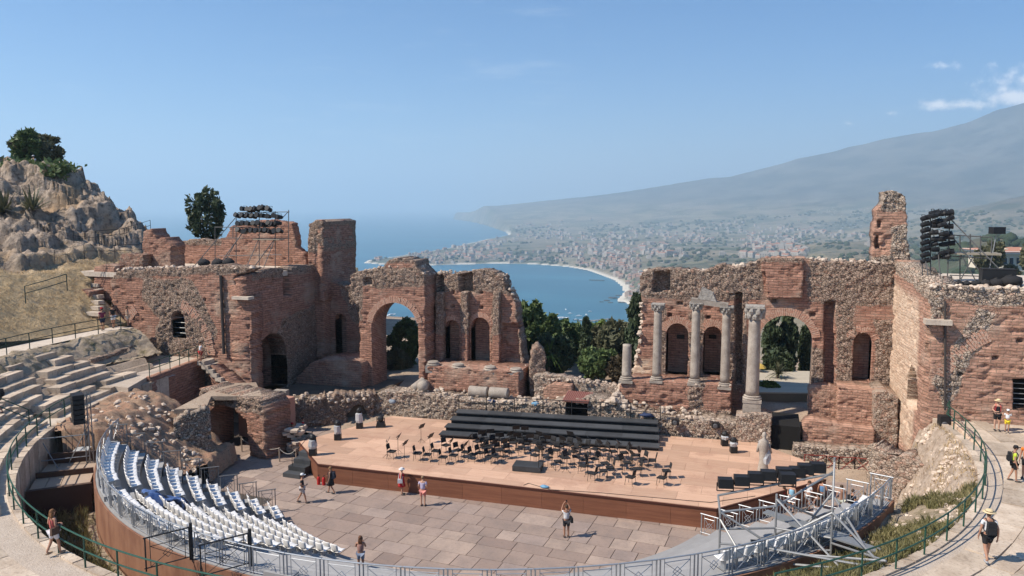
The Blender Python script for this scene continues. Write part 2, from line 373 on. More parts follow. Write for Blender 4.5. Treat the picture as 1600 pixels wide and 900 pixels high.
coast_px = [(1010, 520), (985, 494), (980, 474), (962, 470), (974, 458), (972, 448), (958, 437), (938, 430), (915, 422), (880, 416.5), (830, 413), (780, 412), (740, 413), (700, 414), (650, 415), (600, 414), (566, 411),
            (575, 407), (600, 404), (644, 397), (691, 390), (722, 383), (744, 378), (760, 374), (779, 371), (794, 368), (791, 363), (775, 357), (757, 351), (735, 346), (700, 341.5), (640, 335), (560, 330.5)]
coast = np.array([gz(x, y, SEA)[:2] for x, y in coast_px])
def dir_h(x):
    d = pixel_ray(x, 320.0)[:2]; return d / np.linalg.norm(d), np.linalg.norm(d)
far_l = CAM[:2] + dir_h(470)[0] * 13600; far_r = CAM[:2] + dir_h(2300)[0] * 30000; near_r = CAM[:2] + dir_h(2300)[0] * 30; near_l = CAM[:2] + dir_h(900)[0] * 900
land_poly = np.vstack([coast, [far_l], [CAM[:2] + dir_h(1300)[0] * 30000], [far_r], [near_r], [near_l]])
XS = np.linspace(330, 2050, 470); RS = np.concatenate([np.linspace(260, 900, 26), np.geomspace(930, 9000, 190), np.geomspace(9100, 13500, 50)])
XX, RR = np.meshgrid(XS, RS, indexing='ij')
PXY = np.array([dir_h(x)[0] for x in XS]); PK = np.array([dir_h(x)[1] for x in XS])
WX = CAM[0] + PXY[:, 0][:, None] * RR; WY = CAM[1] + PXY[:, 1][:, None] * RR
DEP = RR / PK[:, None]                                     # depth along the optical axis
sd_land = poly_sdf(land_poly, WX, WY); inl = np.maximum(-sd_land, 0)
ridge_x = [300, 560, 780, 930, 1000, 1050, 1100, 1140, 1200, 1240, 1290, 1360, 1400, 1450, 1500, 1550, 1600, 1700, 1900, 2100]
ridge_y = [329, 327, 323, 309, 299, 290, 281, 277, 263, 251, 241, 223, 214, 206, 195, 176, 165, 158, 190, 230]
crest = HCAM + (322 - np.interp(XS, ridge_x, ridge_y)) / FPX * (10500 / PK)
crest = crest + 11 * (fbm(XS / 26, XS * 0, 3, 4) - .5) * (XS > 900)
tt = np.clip((RR - 5200) / (10500 - 5200), 0, 1.35)
etna = (crest[:, None] - SEA) * np.where(tt < 1, tt ** 1.7, 1 - 1.4 * (tt - 1))
plain_z = 4 + np.minimum(inl, 3000) * .02 + 14 * sstep(30, 400, inl) * fbm(WX / 700, WY / 700, 5, 4)
Z = np.maximum(plain_z, etna * (.93 + .14 * fbm(WX / 1900, WY / 1900, 8, 5)))
def ridge(r0, w0, w1, xs, ys, amp=.25, f=400.0, seed=1):
    """a hill whose crest is seen along (xs, ys) at range r0"""
    dep0 = r0 / PK; cz = HCAM + (320 - np.interp(XS, xs, ys)) / FPX * dep0 - SEA
    k = np.where(RR < r0, np.exp(-((RR - r0) / w0) ** 2), np.exp(-((RR - r0) / w1) ** 2))
    n = fbm(WX / f, WY / f, seed, 5); rb = 1 - np.abs(2 * fbm(WX / (f * .6), WY / (f * .6), seed + 9, 4) - 1)
    return cz[:, None] * k * (1 - amp * .5 + amp * (n - .2) - .22 * amp * rb) if True else 0
hills = [ridge(5200, 1100, 1500, [900, 1150, 1300, 1390, 1440, 1500, 1560, 1640, 1800, 2100], [392, 372, 362, 352, 338, 322, 308, 298, 285, 270], .35, 800, 21),
         ridge(3000, 620, 900, [820, 960, 1040, 1120, 1180, 1300, 1400, 1600, 2100], [419, 401, 393, 387, 384, 372, 366, 362, 350], .5, 300, 31),
         ridge(2150, 520, 620, [850, 950, 1000, 1060, 1130, 1200, 1260, 1330, 1430, 1530, 1620, 2100], [470, 434, 412, 404, 402, 398, 391, 381, 377, 372, 368, 355], .42, 210, 41),
         ridge(950, 330, 260, [850, 960, 1040, 1150, 1230, 1290, 1360, 1440, 1520, 1600, 1750, 2100], [780, 640, 540, 500, 470, 440, 412, 392, 372, 350, 335, 320], .35, 120, 51)]
for h in hills: Z = np.maximum(Z, np.minimum(h, 9e3) * sstep(-20, 160, inl))
Z += sstep(100, 600, inl) * 9 * (fbm(WX / 90, WY / 90, 77, 4) - .5)
Z = np.where(sd_land > 0, -6 - np.minimum(sd_land, 300) * .1, Z * sstep(-5, 60, inl) + 1.5)
GR = SEA + Z
LANDZ = GR
def land_z(px, r):
    i = np.interp(px, XS, np.arange(len(XS))); j = np.interp(r, RS, np.arange(len(RS))); a, b = int(i), int(j); a = min(a, len(XS) - 2); b = min(b, len(RS) - 2)
    u, v = i - a, j - b
    return (GR[a, b] * (1 - u) + GR[a + 1, b] * u) * (1 - v) + (GR[a, b + 1] * (1 - u) + GR[a + 1, b + 1] * u) * v
t = NT('hills_and_plain'); p = t.pos()
n1 = t.noise(p, .0023, 9, .66); n2 = t.noise(p, .011, 8, .72); n3 = t.vor(t.map(p, (1, 1, .2)), .0065, 'F1', 'Color')
n3s = t.new('ShaderNodeSeparateColor'); t.l.new(n3, n3s.inputs[0])
c = t.ramp(t.math('ADD', t.math('MULTIPLY', n1, .55), t.math('MULTIPLY', n2, .45)), [(.34, (.035, .046, .028)), (.43, (.075, .082, .048)), (.49, (.15, .132, .085)), (.56, (.235, .19, .13)), (.70, (.30, .235, .165))])
c = t.mix(t.rng(n3s.outputs[0], .72, .78, 0, .55), c, (.25, .215, .13)); c = t.mix(t.rng(n3s.outputs[1], .80, .84, 0, .6), c, (.04, .07, .03))
c = t.mix(t.rng(t.noise(p, .05, 6, .75), .54, .66, 0, .85), c, (.03, .042, .02))
spk = t.vor(p, .028, 'F1', 'Distance'); c = t.mix(t.math('MULTIPLY', t.rng(spk, .16, .24, 1, 0), t.rng(t.noise(p, .0016, 5, .6), .52, .60)), c, (.55, .48, .42))
sz = t.new('ShaderNodeSeparateXYZ'); t.l.new(p, sz.inputs[0]); c = t.mix(t.rng(sz.outputs[2], SEA + 130, SEA + 380, 0, .85), c, t.mix(t.rng(n1, .4, .6), (.02, .03, .034), (.085, .088, .082)))
bch = t.attr('beach'); c = t.mix(bch, c, (.62, .56, .46))
t.base(c).set(Roughness=.95); t.bump(t.math('ADD', n2, t.noise(p, .06, 5, .7)), .6, 14)
nr = len(RS); V = np.stack([WX, WY, GR], -1).reshape(-1, 3)
A, B = np.meshgrid(np.arange(len(XS) - 1), np.arange(nr - 1), indexing='ij')
Q = np.stack([A * nr + B, (A + 1) * nr + B, (A + 1) * nr + B + 1, A * nr + B + 1], -1).reshape(-1, 4)
keep = (sd_land.reshape(-1)[Q] < 260).any(1); Q = Q[keep]
me = mesh_np(V, Q, t.m, True)
at = me.attributes.new('beach', 'FLOAT', 'POINT'); at.data.foreach_set('value', (sstep(30, 14, inl) * (sd_land < 20) * (XX < 1010) * sstep(7600, 6400, RR)).reshape(-1).astype(np.float32))
prop(add('coastal_terrain', me), kind='structure')

# the air: one closed box round camera, ground and everything below the sky
hz = MB().box((CAM[0], CAM[1], (SEA - 3 + 1420) / 2), (FARR * 2.04, FARR * 2.04, 1420 - (SEA - 3)))
hm = bpy.data.materials.new('haze_air'); hm.use_nodes = True; hm.node_tree.nodes.clear()
ho = hm.node_tree.nodes.new('ShaderNodeOutputMaterial'); hv = hm.node_tree.nodes.new('ShaderNodeVolumePrincipled')
hv.inputs['Density'].default_value = 1.2e-4; hv.inputs['Color'].default_value = (.68, .865, 1.0, 1); hv.inputs['Anisotropy'].default_value = 0.2
hm.node_tree.links.new(hv.outputs[0], ho.inputs['Volume'])
prop(hz.build('haze', hm), kind='stuff')
# ---------------------------------------------------------------- the ruined stage building
class Wall:
    """a vertical plane in plan from p0 to p1; pixels of the photograph are measured on it, then it is built in metres"""
    def __init__(s, p0, p1):
        s.p0 = np.array(p0, float); e = np.array(p1, float) - s.p0; s.L = np.linalg.norm(e); s.t = e / s.L; s.n = np.array([s.t[1], -s.t[0]])
    def uv(s, x, y):
        d = pixel_ray(x, y); k = ((s.p0 - CAM[:2]) @ s.n) / (d[:2] @ s.n); P = CAM + k * d
        return np.array([(P[:2] - s.p0) @ s.t, P[2]])
    def poly(s, pts): return [s.uv(*p) for p in pts]
    def world(s, u, z, off=0.0):
        return np.array([s.p0[0] + u * s.t[0] + off * s.n[0], s.p0[1] + u * s.t[1] + off * s.n[1], z])
    def arch(s, xl, xr, ytop, ybot, n=16):
        ul = s.uv(xl, (ytop + ybot) / 2)[0]; ur = s.uv(xr, (ytop + ybot) / 2)[0]; zt = s.uv((xl + xr) / 2, ytop)[1]; zb = s.uv((xl + xr) / 2, ybot)[1]
        r = (ur - ul) / 2; c = (ul + ur) / 2; zs = zt - r
        return [(ul, zb)] + [(c - r * math.cos(math.pi * i / n), zs + r * math.sin(math.pi * i / n)) for i in range(n + 1)] + [(ur, zb)], (c, zs, r)

def build_wall(w, name, parent, outline, holes=(), thick=1.2, cell=.095, rub=(), brick=(), pale=(), base_rub=0.0, rag=.16, relief=1.0, mat=None, pits=(), recess=(), seed=1):
    mat = mat or M_WALL
    out = np.array(outline); lo = out.min(0) - .3; hi = out.max(0) + .3
    nu = int((hi[0] - lo[0]) / cell) + 2; nz = int((hi[1] - lo[1]) / cell) + 2
    U, Zg = np.meshgrid(lo[0] + cell * np.arange(nu), lo[1] + cell * np.arange(nz), indexing='ij')
    def sdf(a, b):
        d = poly_sdf(out, a, b) + rag * 2 * (fbm(a * 1.3, b * 1.3, seed, 4) - .5) + rag * .8 * (vnoise(a * 6, b * 6, seed + 5) - .5)
        for h in holes: d = np.maximum(d, -poly_sdf(h, a, b))
        return d
    dc = sdf(U[:-1, :-1] + cell / 2, Zg[:-1, :-1] + cell / 2); keep = dc < 0
    dv = sdf(U, Zg); e = .02; gx = (sdf(U + e, Zg) - dv) / e; gy = (sdf(U, Zg + e) - dv) / e; g = np.hypot(gx, gy) + 1e-6
    kp = np.pad(keep, 1); nb = kp[:-1, :-1].astype(int) + kp[1:, :-1] + kp[:-1, 1:] + kp[1:, 1:]
    edge = (nb > 0) & (nb < 4); m = np.clip(dv / g, -cell * .6, cell * .6)
    U = np.where(edge, U - m * gx / g, U); Zg = np.where(edge, Zg - m * gy / g, Zg)
    def zone(polys, val):
        r = np.zeros(U.shape)
        for p in polys: r = np.maximum(r, sstep(.35, -.35, poly_sdf(p, U, Zg) + .5 * (fbm(U * 1.1, Zg * 1.1, seed + 3, 3) - .5)))
        return r * val
    rb = np.maximum(np.full(U.shape, base_rub), zone(rub, 1.0)); rb = np.clip(rb - zone(brick, 1.0), 0, 1)
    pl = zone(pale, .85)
    f1, f2, idr = worley(U * 3.9 + .35 * fbm(U * 3, Zg * 3, 4, 2), Zg * 5.6, seed)
    stones = np.clip((f2 - f1) * 2.2, 0, 1) * .085 + idr * .11 - .10
    f1, f2, idc = worley(U * 1.7, Zg * 4.6, seed + 2)
    courses = (idc - .5) * .05 + .04 * (fbm(U * .8, Zg * 5.5, seed + 7, 4) - .5) - .09 * sstep(.60, .72, fbm(U * 1.6, Zg * 3.2, seed + 11, 4))
    big = .12 * (fbm(U * .35, Zg * .35, seed + 13, 3) - .5)
    disp = relief * (rb * (stones + .16 * (fbm(U * .9, Zg * .9, seed + 17, 3) - .5)) + (1 - rb) * courses + big)
    for (pu, pz, pw, ph) in pits: disp = np.where((np.abs(U - pu) < pw) & (np.abs(Zg - pz) < ph), -.45, disp)
    for (rp, dpt) in recess: disp = np.where(poly_sdf(rp, U, Zg) < 0, disp - dpt, disp)
    ids = np.full(U.shape, -1, int); used = nb > 0; ids[used] = np.arange(used.sum()); N = used.sum()
    u, z, d = U[used], Zg[used], disp[used]; o = origin_of(parent)
    def place(off): return np.stack([w.p0[0] + u * w.t[0] + off * w.n[0] - o.x, w.p0[1] + u * w.t[1] + off * w.n[1] - o.y, z - o.z], -1)
    V = np.vstack([place(d), place(np.full(len(u), -float(thick)))])
    i, j = np.nonzero(keep); q = np.stack([ids[i, j], ids[i + 1, j], ids[i + 1, j + 1], ids[i, j + 1]], -1)
    Q = [q, q[:, ::-1] + N]
    for (ai, aj, bi, bj, oi, oj) in ((0, 0, 1, 0, 0, -1), (1, 0, 1, 1, 1, 0), (1, 1, 0, 1, 0, 1), (0, 1, 0, 0, -1, 0)):
        bd = keep[i, j] & ~kp[i + 1 + oi, j + 1 + oj]; a = ids[i + ai, j + aj][bd]; b = ids[i + bi, j + bj][bd]
        Q.append(np.stack([b, a, a + N, b + N], -1))
    Q = np.vstack(Q); me = mesh_np(V, Q, mat, True, name)
    uvl = me.uv_layers.new(name='UVMap'); li = np.zeros(len(me.loops), np.int32); me.loops.foreach_get('vertex_index', li)
    off = np.concatenate([np.zeros(N), np.full(N, float(thick))]); uu = np.tile(u, 2) + off; zz = np.tile(z, 2) + .37 * off
    uvl.data.foreach_set('uv', np.stack([uu[li] + seed * 3.1, zz[li]], -1).ravel().astype(np.float32))
    for nm, arr in (('rub', rb), ('pale', pl)):
        a = me.attributes.new(nm, 'FLOAT', 'POINT'); a.data.foreach_set('value', np.tile(arr[used], 2).astype(np.float32))
    return add(name, me, parent)
def build_niche(w, name, parent, poly, depth, mat=None, seed=0):
    """the lining and back of a blind niche or a dark passage"""
    mat = mat or M_WALL; o = origin_of(parent); n = len(poly); V = []; UVv = []
    steps = 3
    for k in range(steps + 1):
        for (u, z) in poly: V.append(w.world(u, z, -.03 - depth * k / steps)); UVv.append((u + depth * k / steps + seed, z))
    F = [(k * n + i, (k + 1) * n + i, (k + 1) * n + (i + 1) % n, k * n + (i + 1) % n) for k in range(steps) for i in range(n)]
    F.append(tuple(steps * n + i for i in range(n)))
    me = mesh_from([(v[0] - o.x, v[1] - o.y, v[2] - o.z) for v in V], F, mat, False, name); uvl = me.uv_layers.new(name='UVMap')
    for lp in me.loops: uvl.data[lp.index].uv = UVv[lp.vertex_index]
    me.update(); return add(name, me, parent)
t = NT('arch_brick'); p = t.pos()
t.base(t.mix(t.rng(t.noise(p, 9, 3, .7), .4, .62), t.mix(t.rng(t.noise(p, 1.2, 4), .4, .6), (.50, .255, .175), (.40, .20, .135)), (.52, .36, .27))).set(Roughness=.92); t.bump(t.noise(p, 14, 4, .7), .5, .05); M_ARCH = t.m
def arch_ring(w, name, parent, c, zs, r, a0=0, a1=180, length=.5, width=.13, proud=.05, depth=.3):
    m = MB(); n = max(3, int(abs(R(a1 - a0)) * (r + length / 2) / width)); o = origin_of(parent)
    for i in range(n):
        a = R(a0 + (a1 - a0) * (i + .5) / n); ln = length * random.uniform(.86, 1.08); pr = proud + random.uniform(-.025, .025); hw = abs(R(a1 - a0)) / n * .5 * .80
        vs_ = []
        for off in (pr, -depth):
            for rr, s_ in ((r, -1), (r + ln, -1), (r + ln, 1), (r, 1)):
                b = a + s_ * hw; vs_.append(w.world(c + rr * math.cos(b), zs + rr * math.sin(b), off))
        m.raw(vs_, [(0, 1, 2, 3), (7, 6, 5, 4), (0, 4, 5, 1), (1, 5, 6, 2), (2, 6, 7, 3), (3, 7, 4, 0)])
    return prop(m.build(name, M_ARCH, parent), kind='stuff')
def rubble(name, parent, spots, mat=None):
    """loose stones: (x, y, z, size) joined in one part"""
    m = MB()
    for (x, y, z, s_) in spots: m.ball((x, y, z), (s_ * random.uniform(.7, 1.2), s_ * random.uniform(.7, 1.2), s_ * random.uniform(.5, .9)), 6, 4, .28)
    return prop(m.build(name, mat or M_RUBST, parent), kind='stuff')
def along(w, pts_px, n, smin=.08, smax=.2, off=(-.9, 0)):
    """stones strewn along a line seen in the photograph on wall w"""
    P = np.array(w.poly(pts_px)); L = np.r_[0, np.cumsum(np.hypot(*np.diff(P, axis=0).T))]; res = []
    for _ in range(n):
        k = random.random() * L[-1]; u = np.interp(k, L, P[:, 0]); z = np.interp(k, L, P[:, 1]); q = w.world(u, z, random.uniform(*off)); res.append((q[0], q[1], q[2] + random.uniform(-.08, .06), random.uniform(smin, smax)))
    return res

# ---- left wing
lw = thing('ruined_wing', 'large roofless brick wing with sealed arch and barred window, left of the stage', 'ruin', (-30, 8, 4))
LWF = Wall((-40, 8), (-23.1, 8)); LWS = Wall((-23.1, 8.02), (-23.1, 18.3))
win, wc = LWF.arch(269, 290, 486, 528)
u0 = LWF.uv(258, 545)
build_wall(LWF, 'front_wall', lw, LWF.poly([(150, 640), (392, 640), (392, 466), (368, 462), (366, 434), (395, 420), (350, 414), (290, 418), (240, 420), (185, 422), (172, 440), (178, 500), (150, 520)]), [win], 1.4,
           rub=[LWF.poly([(225, 432), (300, 437), (322, 480), (338, 520), (330, 560), (230, 560), (250, 500), (222, 470)]), LWF.poly([(170, 412), (396, 412), (396, 426), (170, 436)]), LWF.poly([(170, 560), (340, 560), (330, 610), (170, 610)])],
           pits=[(*LWF.uv(x, y), .1, .1) for x, y in ((242, 461), (278, 461), (258, 492), (308, 494), (257, 511), (300, 516), (320, 468), (350, 478), (270, 447))], seed=3)
wrc = build_niche(LWF, 'window_recess', lw, win, 1.3)
for k in range(5):
    z = win[0][1] + .35 + k * .42; wi = MB(); wi.tube(LWF.world(win[0][0], z, -.3), LWF.world(win[-1][0], z, -.3), .028); wi.build('window_bar', plain('grey_iron', (.30, .30, .29), .5, .6), wrc)
arch_ring(LWF, 'relieving_arch', lw, u0[0], u0[1] - .4, 4.1, 2, 66, .75, .15)
arch_ring(LWF, 'relieving_arch', lw, u0[0], u0[1] - .4, 4.1, 128, 150, .75, .15, .02)
pp = MB(); a = LWF.uv(347, 430); b = LWF.uv(347, 552); pp.tube(LWF.world(a[0], a[1], .16), LWF.world(a[0], b[1], .16), .12, 10); pp.build('drainpipe', plain('dark_pipe', (.055, .045, .04), .6), lw)
sl = MB(); q = LWF.uv(381, 465); sl.box(LWF.world(q[0], q[1], .12), (1.5, .7, .22)); sl.build('ledge_slab', M_LIME, lw)
sa, sc_ = LWS.arch(400, 449, 521, 612)
build_wall(LWS, 'side_wall', lw, [(0.02, .8), (10.2, .8), (10.2, 11.6), (8, 11.9), (5.5, 11.7), (3, 12), (.05, 11.6)], [sa], 1.6, rub=[LWS.poly([(395, 420), (500, 410), (500, 424), (395, 436)]), LWS.poly([(398, 612), (440, 500), (500, 470), (505, 620)])], seed=5,
           pits=[(*LWS.uv(x, y), .12, .14) for x, y in ((427, 437), (425, 503), (443, 505), (470, 497))], recess=[(LWS.poly([(443, 412), (456, 412), (456, 462), (443, 462)]), .9)])
build_niche(LWS, 'passage', lw, [(u, z) for u, z in sa], 5.0)
tp = MB(); tp.box((-31.5, 13.2, 11.35), (16, 10.2, .4)); tp.build('terrace', M_PATH, lw)
LP = Wall((-37, 17.6), (-23.2, 17.6))
build_wall(LP, 'parapet_wall', lw, LP.poly([(283, 418), (283, 376), (340, 374), (352, 372), (362, 352), (385, 348), (430, 344), (457, 347), (463, 385), (476, 396), (480, 418)]), [], .9, rub=[LP.poly([(280, 372), (345, 370), (345, 384), (280, 384)])], seed=8)
TW = Wall(gD(482, 400, 17.2)[:2], gD(506, 400, 17.2)[:2])
build_wall(TW, 'tower_wall', lw, TW.poly([(482, 560), (506, 560), (506, 346), (495, 342), (484, 350), (481, 380)]), [], 5.6, base_rub=.8, rag=.1, seed=9, brick=[TW.poly([(480, 395), (507, 395), (507, 560), (480, 560)])])
TS = Wall((TW.p0 + TW.L * TW.t + np.array([.02, .02])), (TW.p0 + TW.L * TW.t + np.array([.02, 6.4])))
build_wall(TS, 'tower_side', lw, TS.poly([(506, 470), (553, 470), (553, 372), (550, 352), (543, 344), (533, 344), (527, 350), (516, 352), (506, 344)]), [], .6, rag=.08, seed=10, pits=[(*TS.uv(x, y), .1, .1) for x, y in ((511, 367), (531, 366), (532, 387), (549, 370))], recess=[(TS.poly([(511, 400), (517, 398), (517, 412), (511, 412)]), .4)])
NK = Wall((-23.0, 18.2), (-12, 18.2)); nk, nkc = NK.arch(524, 541, 490, 560)
build_wall(NK, 'nook_wall', lw, NK.poly([(500, 625), (590, 625), (590, 425), (560, 428), (545, 448), (525, 440), (500, 432)]), [nk], 1.5, base_rub=.25, rub=[NK.poly([(515, 425), (590, 425), (590, 520), (550, 500), (530, 450)])], seed=12)
build_niche(NK, 'niche', lw, nk, 1.1)
rubble('fallen_stones', lw, along(LWF, [(180, 421), (290, 418), (395, 419)], 90, .08, .2, (-1.2, .05)))
# buttress stair along the wing
st = thing('brick_stair', 'steep worn brick stair climbing against the sunlit wing wall', 'stairs', (-25, 7.2, 2.2))
for k in range(9):
    a = LWF.uv(332 + k * 7.0, 560 + k * 6.2); m = MB(); P = LWF.world(a[0], a[1], .75)
    m.box((P[0], P[1], P[2] - .12), (.6, 1.3, .30), random.uniform(-.08, .08)); m.build('step', M_LIME, st)
SW = Wall((-27.5, 6.85), (-23.2, 6.85))
build_wall(SW, 'stair_wall', st, SW.poly([(322, 575), (332, 570), (388, 618), (388, 640), (345, 640)]), [], 1.1, base_rub=.3, seed=14)

# ---- skene, left half
sk = thing('ruined_stage_building', 'left half of the ancient stage wall with tall open arch and blind niches', 'ruin', (-12, 15, 2.4))
AW = Wall((-19, 14.5), (-9, 14.5)); NW = Wall((-12.5, 16.8), (-1, 16.8))
ap, ac = AW.arch(582, 654, 472, 640)
build_wall(AW, 'arch_wall', sk, AW.poly([(562, 640), (664, 640), (664, 428), (650, 418), (648, 408), (620, 402), (602, 408), (600, 418), (560, 424), (548, 430), (548, 462), (562, 480)]), [ap], 2.5, seed=16,
           rub=[AW.poly([(540, 400), (668, 396), (668, 446), (612, 450), (566, 446), (566, 500), (545, 500)])], brick=[AW.poly([(604, 411), (646, 411), (646, 418), (604, 418)])], pits=[(*AW.uv(575, 440), .35, .3)])
arch_ring(AW, 'arch_ring', sk, ac[0], ac[1], ac[2] - .05, 12, 172, .52, .14)
n1, n1c = NW.arch(696, 718, 500, 588); n2, n2c = NW.arch(736, 765, 496, 588)
build_wall(NW, 'niche_wall', sk, NW.poly([(660, 640), (826, 640), (832, 600), (818, 560), (808, 500), (806, 474), (790, 455), (786, 432), (772, 424), (752, 421), (738, 424), (716, 424), (700, 430), (660, 426)]), [n1, n2], 1.5, seed=18,
           rub=[NW.poly([(660, 420), (810, 415), (806, 458), (660, 456)]), NW.poly([(679, 455), (693, 455), (693, 535), (679, 535)]), NW.poly([(720, 455), (732, 455), (732, 535), (720, 535)]), NW.poly([(769, 455), (782, 455), (782, 560), (769, 560)]), NW.poly([(806, 480), (840, 560), (840, 640), (818, 640), (812, 560)])],
           recess=[(NW.poly([(683, 430), (693, 430), (693, 456), (683, 456)]), .8), (NW.poly([(718, 430), (739, 424), (739, 456), (718, 456)]), .9), (NW.poly([(784, 506), (808, 506), (814, 600), (784, 600)]), .6)], pits=[(*NW.uv(x, y), .13, .12) for x, y in ((707, 479), (752, 481), (708, 457), (751, 457))])
for c in (n1c, n2c): arch_ring(NW, 'niche_arch', sk, c[0], c[1], c[2], 10, 170, .42, .12, .03)
for nn in (n1, n2): build_niche(NW, 'niche', sk, nn, 1.0)
for xa, xb in ((680, 692), (721, 731), (770, 780)):
    PW = Wall(gD(xa, 500, 16.3)[:2], gD(xb, 500, 16.3)[:2]); build_wall(PW, 'pilaster', sk, PW.poly([(xa, 580), (xb, 580), (xb, 456), (xa, 456)]), [], .7, base_rub=.7, brick=[PW.poly([(xa - 2, 525), (xb + 2, 525), (xb + 2, 590), (xa - 2, 590)])], rag=.1, seed=xa)
PD = Wall((-10.8, 13.5), (-2.2, 13.5))
build_wall(PD, 'podium', sk, PD.poly([(668, 650), (811, 650), (811, 582), (740, 577), (668, 572)]), [], 3.4, rag=.05, relief=1.5, seed=21, base_rub=.12)
build_wall(Wall((-2.6, 14.6), (-1.4, 15.0)), 'wall_stub', sk, [(0, 1.5), (1.2, 1.5), (1.25, 5.2), (.7, 6.4), (.2, 6.0), (0, 4)], [], 1.9, base_rub=.6, rag=.2, seed=22)
rubble('fallen_stones', sk, along(AW, [(560, 425), (600, 418), (648, 416), (664, 430)], 60, .08, .22, (-2, 0)) + along(NW, [(664, 427), (740, 424), (785, 430), (806, 474)], 60, .08, .22, (-1.2, 0)) + along(PD, [(668, 572), (811, 582)], 26, .04, .1, (-2.5, -.3)))

# ---- skene, right half
sr = thing('ruined_stage_building', 'right half of the ancient stage wall behind the standing columns', 'ruin', (14, 16, 2.4))
RW_ = Wall((3, 16), (23, 16))
m1, m1c = RW_.arch(1041, 1075, 505, 586); m2, m2c = RW_.arch(1099, 1127, 510, 586); m3, m3c = RW_.arch(1333, 1361, 520, 596); ra, rac = RW_.arch(1184, 1268, 492, 672)
build_wall(RW_, 'niche_wall', sr, RW_.poly([(968, 660), (1400, 660), (1400, 412), (1330, 411), (1262, 409), (1258, 404), (1190, 404), (1172, 412), (1150, 420), (1128, 412), (1112, 420), (1100, 425), (1080, 422), (1040, 420), (1008, 420), (1000, 436), (1003, 500), (996, 560), (985, 594), (970, 602)]), [m1, m2, m3, ra], 1.9, seed=24,
           rub=[RW_.poly([(995, 410), (1190, 400), (1190, 470), (1060, 470), (1000, 462)]), RW_.poly([(1262, 400), (1400, 405), (1400, 478), (1262, 470)]), RW_.poly([(1305, 470), (1336, 470), (1332, 600), (1305, 600)]), RW_.poly([(1262, 545), (1288, 545), (1288, 610), (1262, 610)]), RW_.poly([(1368, 500), (1400, 500), (1400, 620), (1364, 620)]), RW_.poly([(1138, 480), (1168, 470), (1168, 610), (1138, 610)]), RW_.poly([(1290, 620), (1400, 610), (1400, 670), (1290, 670)]), RW_.poly([(1026, 490), (1041, 480), (1041, 590), (1030, 590)]), RW_.poly([(1076, 490), (1098, 490), (1098, 590), (1076, 590)])],
           pale=[RW_.poly([(975, 565), (1018, 562), (1018, 592), (970, 600)])],
           recess=[(RW_.poly([(1022, 424), (1046, 424), (1046, 456), (1020, 456)]), .9), (RW_.poly([(1149, 458), (1160, 458), (1160, 600), (1149, 600)]), .8), (RW_.poly([(1288, 472), (1304, 470), (1304, 606), (1288, 606)]), .9)],
           pits=[(*RW_.uv(x, y), .16, .14) for x, y in ((1062, 474), (1046, 493), (1106, 496), (1270, 492), (1210, 470))])
for c in (m1c, m2c, m3c): arch_ring(RW_, 'niche_arch', sr, c[0], c[1], c[2], 10, 170, .55, .13, .03)
arch_ring(RW_, 'arch_ring', sr, rac[0], rac[1], rac[2] - .05, 8, 168, .55, .14)
for nn in (m1, m2, m3): build_niche(RW_, 'niche', sr, nn, 1.1)
for w_, x, y in ((RW_, 1061, 530), (RW_, 1112, 530)): q = w_.uv(x, y); m = MB(); m.box(w_.world(q[0], q[1], -1.1), (.55, .12, .28)); m.build('putlog_hole_shade', plain('hole_shade_black', (.03, .024, .02), .9), sr)  # near-black blocks painted as the shade inside putlog holes
RB = Wall(gD(1196, 430, 15.6)[:2], gD(1256, 430, 15.6)[:2])
build_wall(RB, 'attic_block', sr, RB.poly([(1190, 404), (1256, 404), (1254, 466), (1198, 466), (1197, 424), (1190, 424)]), [], 1.6, rag=.06, seed=27, rub=[RB.poly([(1186, 398), (1260, 398), (1260, 410), (1186, 410)])])
PR = Wall((4.0, 13.5), (12.4, 13.5))
build_wall(PR, 'podium', sr, PR.poly([(970, 668), (1142, 668), (1142, 604), (1100, 600), (1030, 596), (985, 594), (968, 602)]), [], 2.6, rag=.06, relief=1.5, seed=29, base_rub=.1, rub=[PR.poly([(965, 635), (1145, 645), (1145, 675), (965, 675)]), PR.poly([(1074, 596), (1100, 596), (1096, 640), (1076, 640)])])
rubble('fallen_stones', sr, along(RW_, [(1003, 423), (1100, 425), (1180, 412), (1258, 405), (1395, 411)], 110, .08, .22, (-1.5, 0)) + along(RW_, [(1002, 470), (1000, 540), (985, 590)], 40, .1, .25, (-1.2, .2)) + along(PR, [(972, 602), (1030, 597), (1142, 604)], 40, .05, .13, (-2, 0)) + along(PR, [(968, 605), (960, 640), (945, 650)], 50, .12, .35, (-1, 1)))
PILW = Wall(gD(1362, 400, 16.2)[:2], gD(1419, 400, 16.2)[:2])
build_wall(PILW, 'pillar', sr, PILW.poly([(1362, 430), (1421, 430), (1419, 372), (1416, 330), (1416, 305), (1400, 297), (1380, 299), (1378, 318), (1367, 330), (1365, 370)]), [], 2.2, rag=.14, relief=1.5, seed=31, mat=M_WALLP,
           rub=[PILW.poly([(1376, 290), (1420, 290), (1420, 332), (1376, 328)]), PILW.poly([(1394, 356), (1422, 350), (1424, 430), (1390, 430)]), PILW.poly([(1360, 400), (1424, 400), (1424, 432), (1360, 432)])], recess=[(PILW.poly([(1368, 372), (1373, 366), (1374, 388), (1368, 388)]), .6), (PILW.poly([(1372, 344), (1377, 344), (1377, 356), (1372, 356)]), .5)])
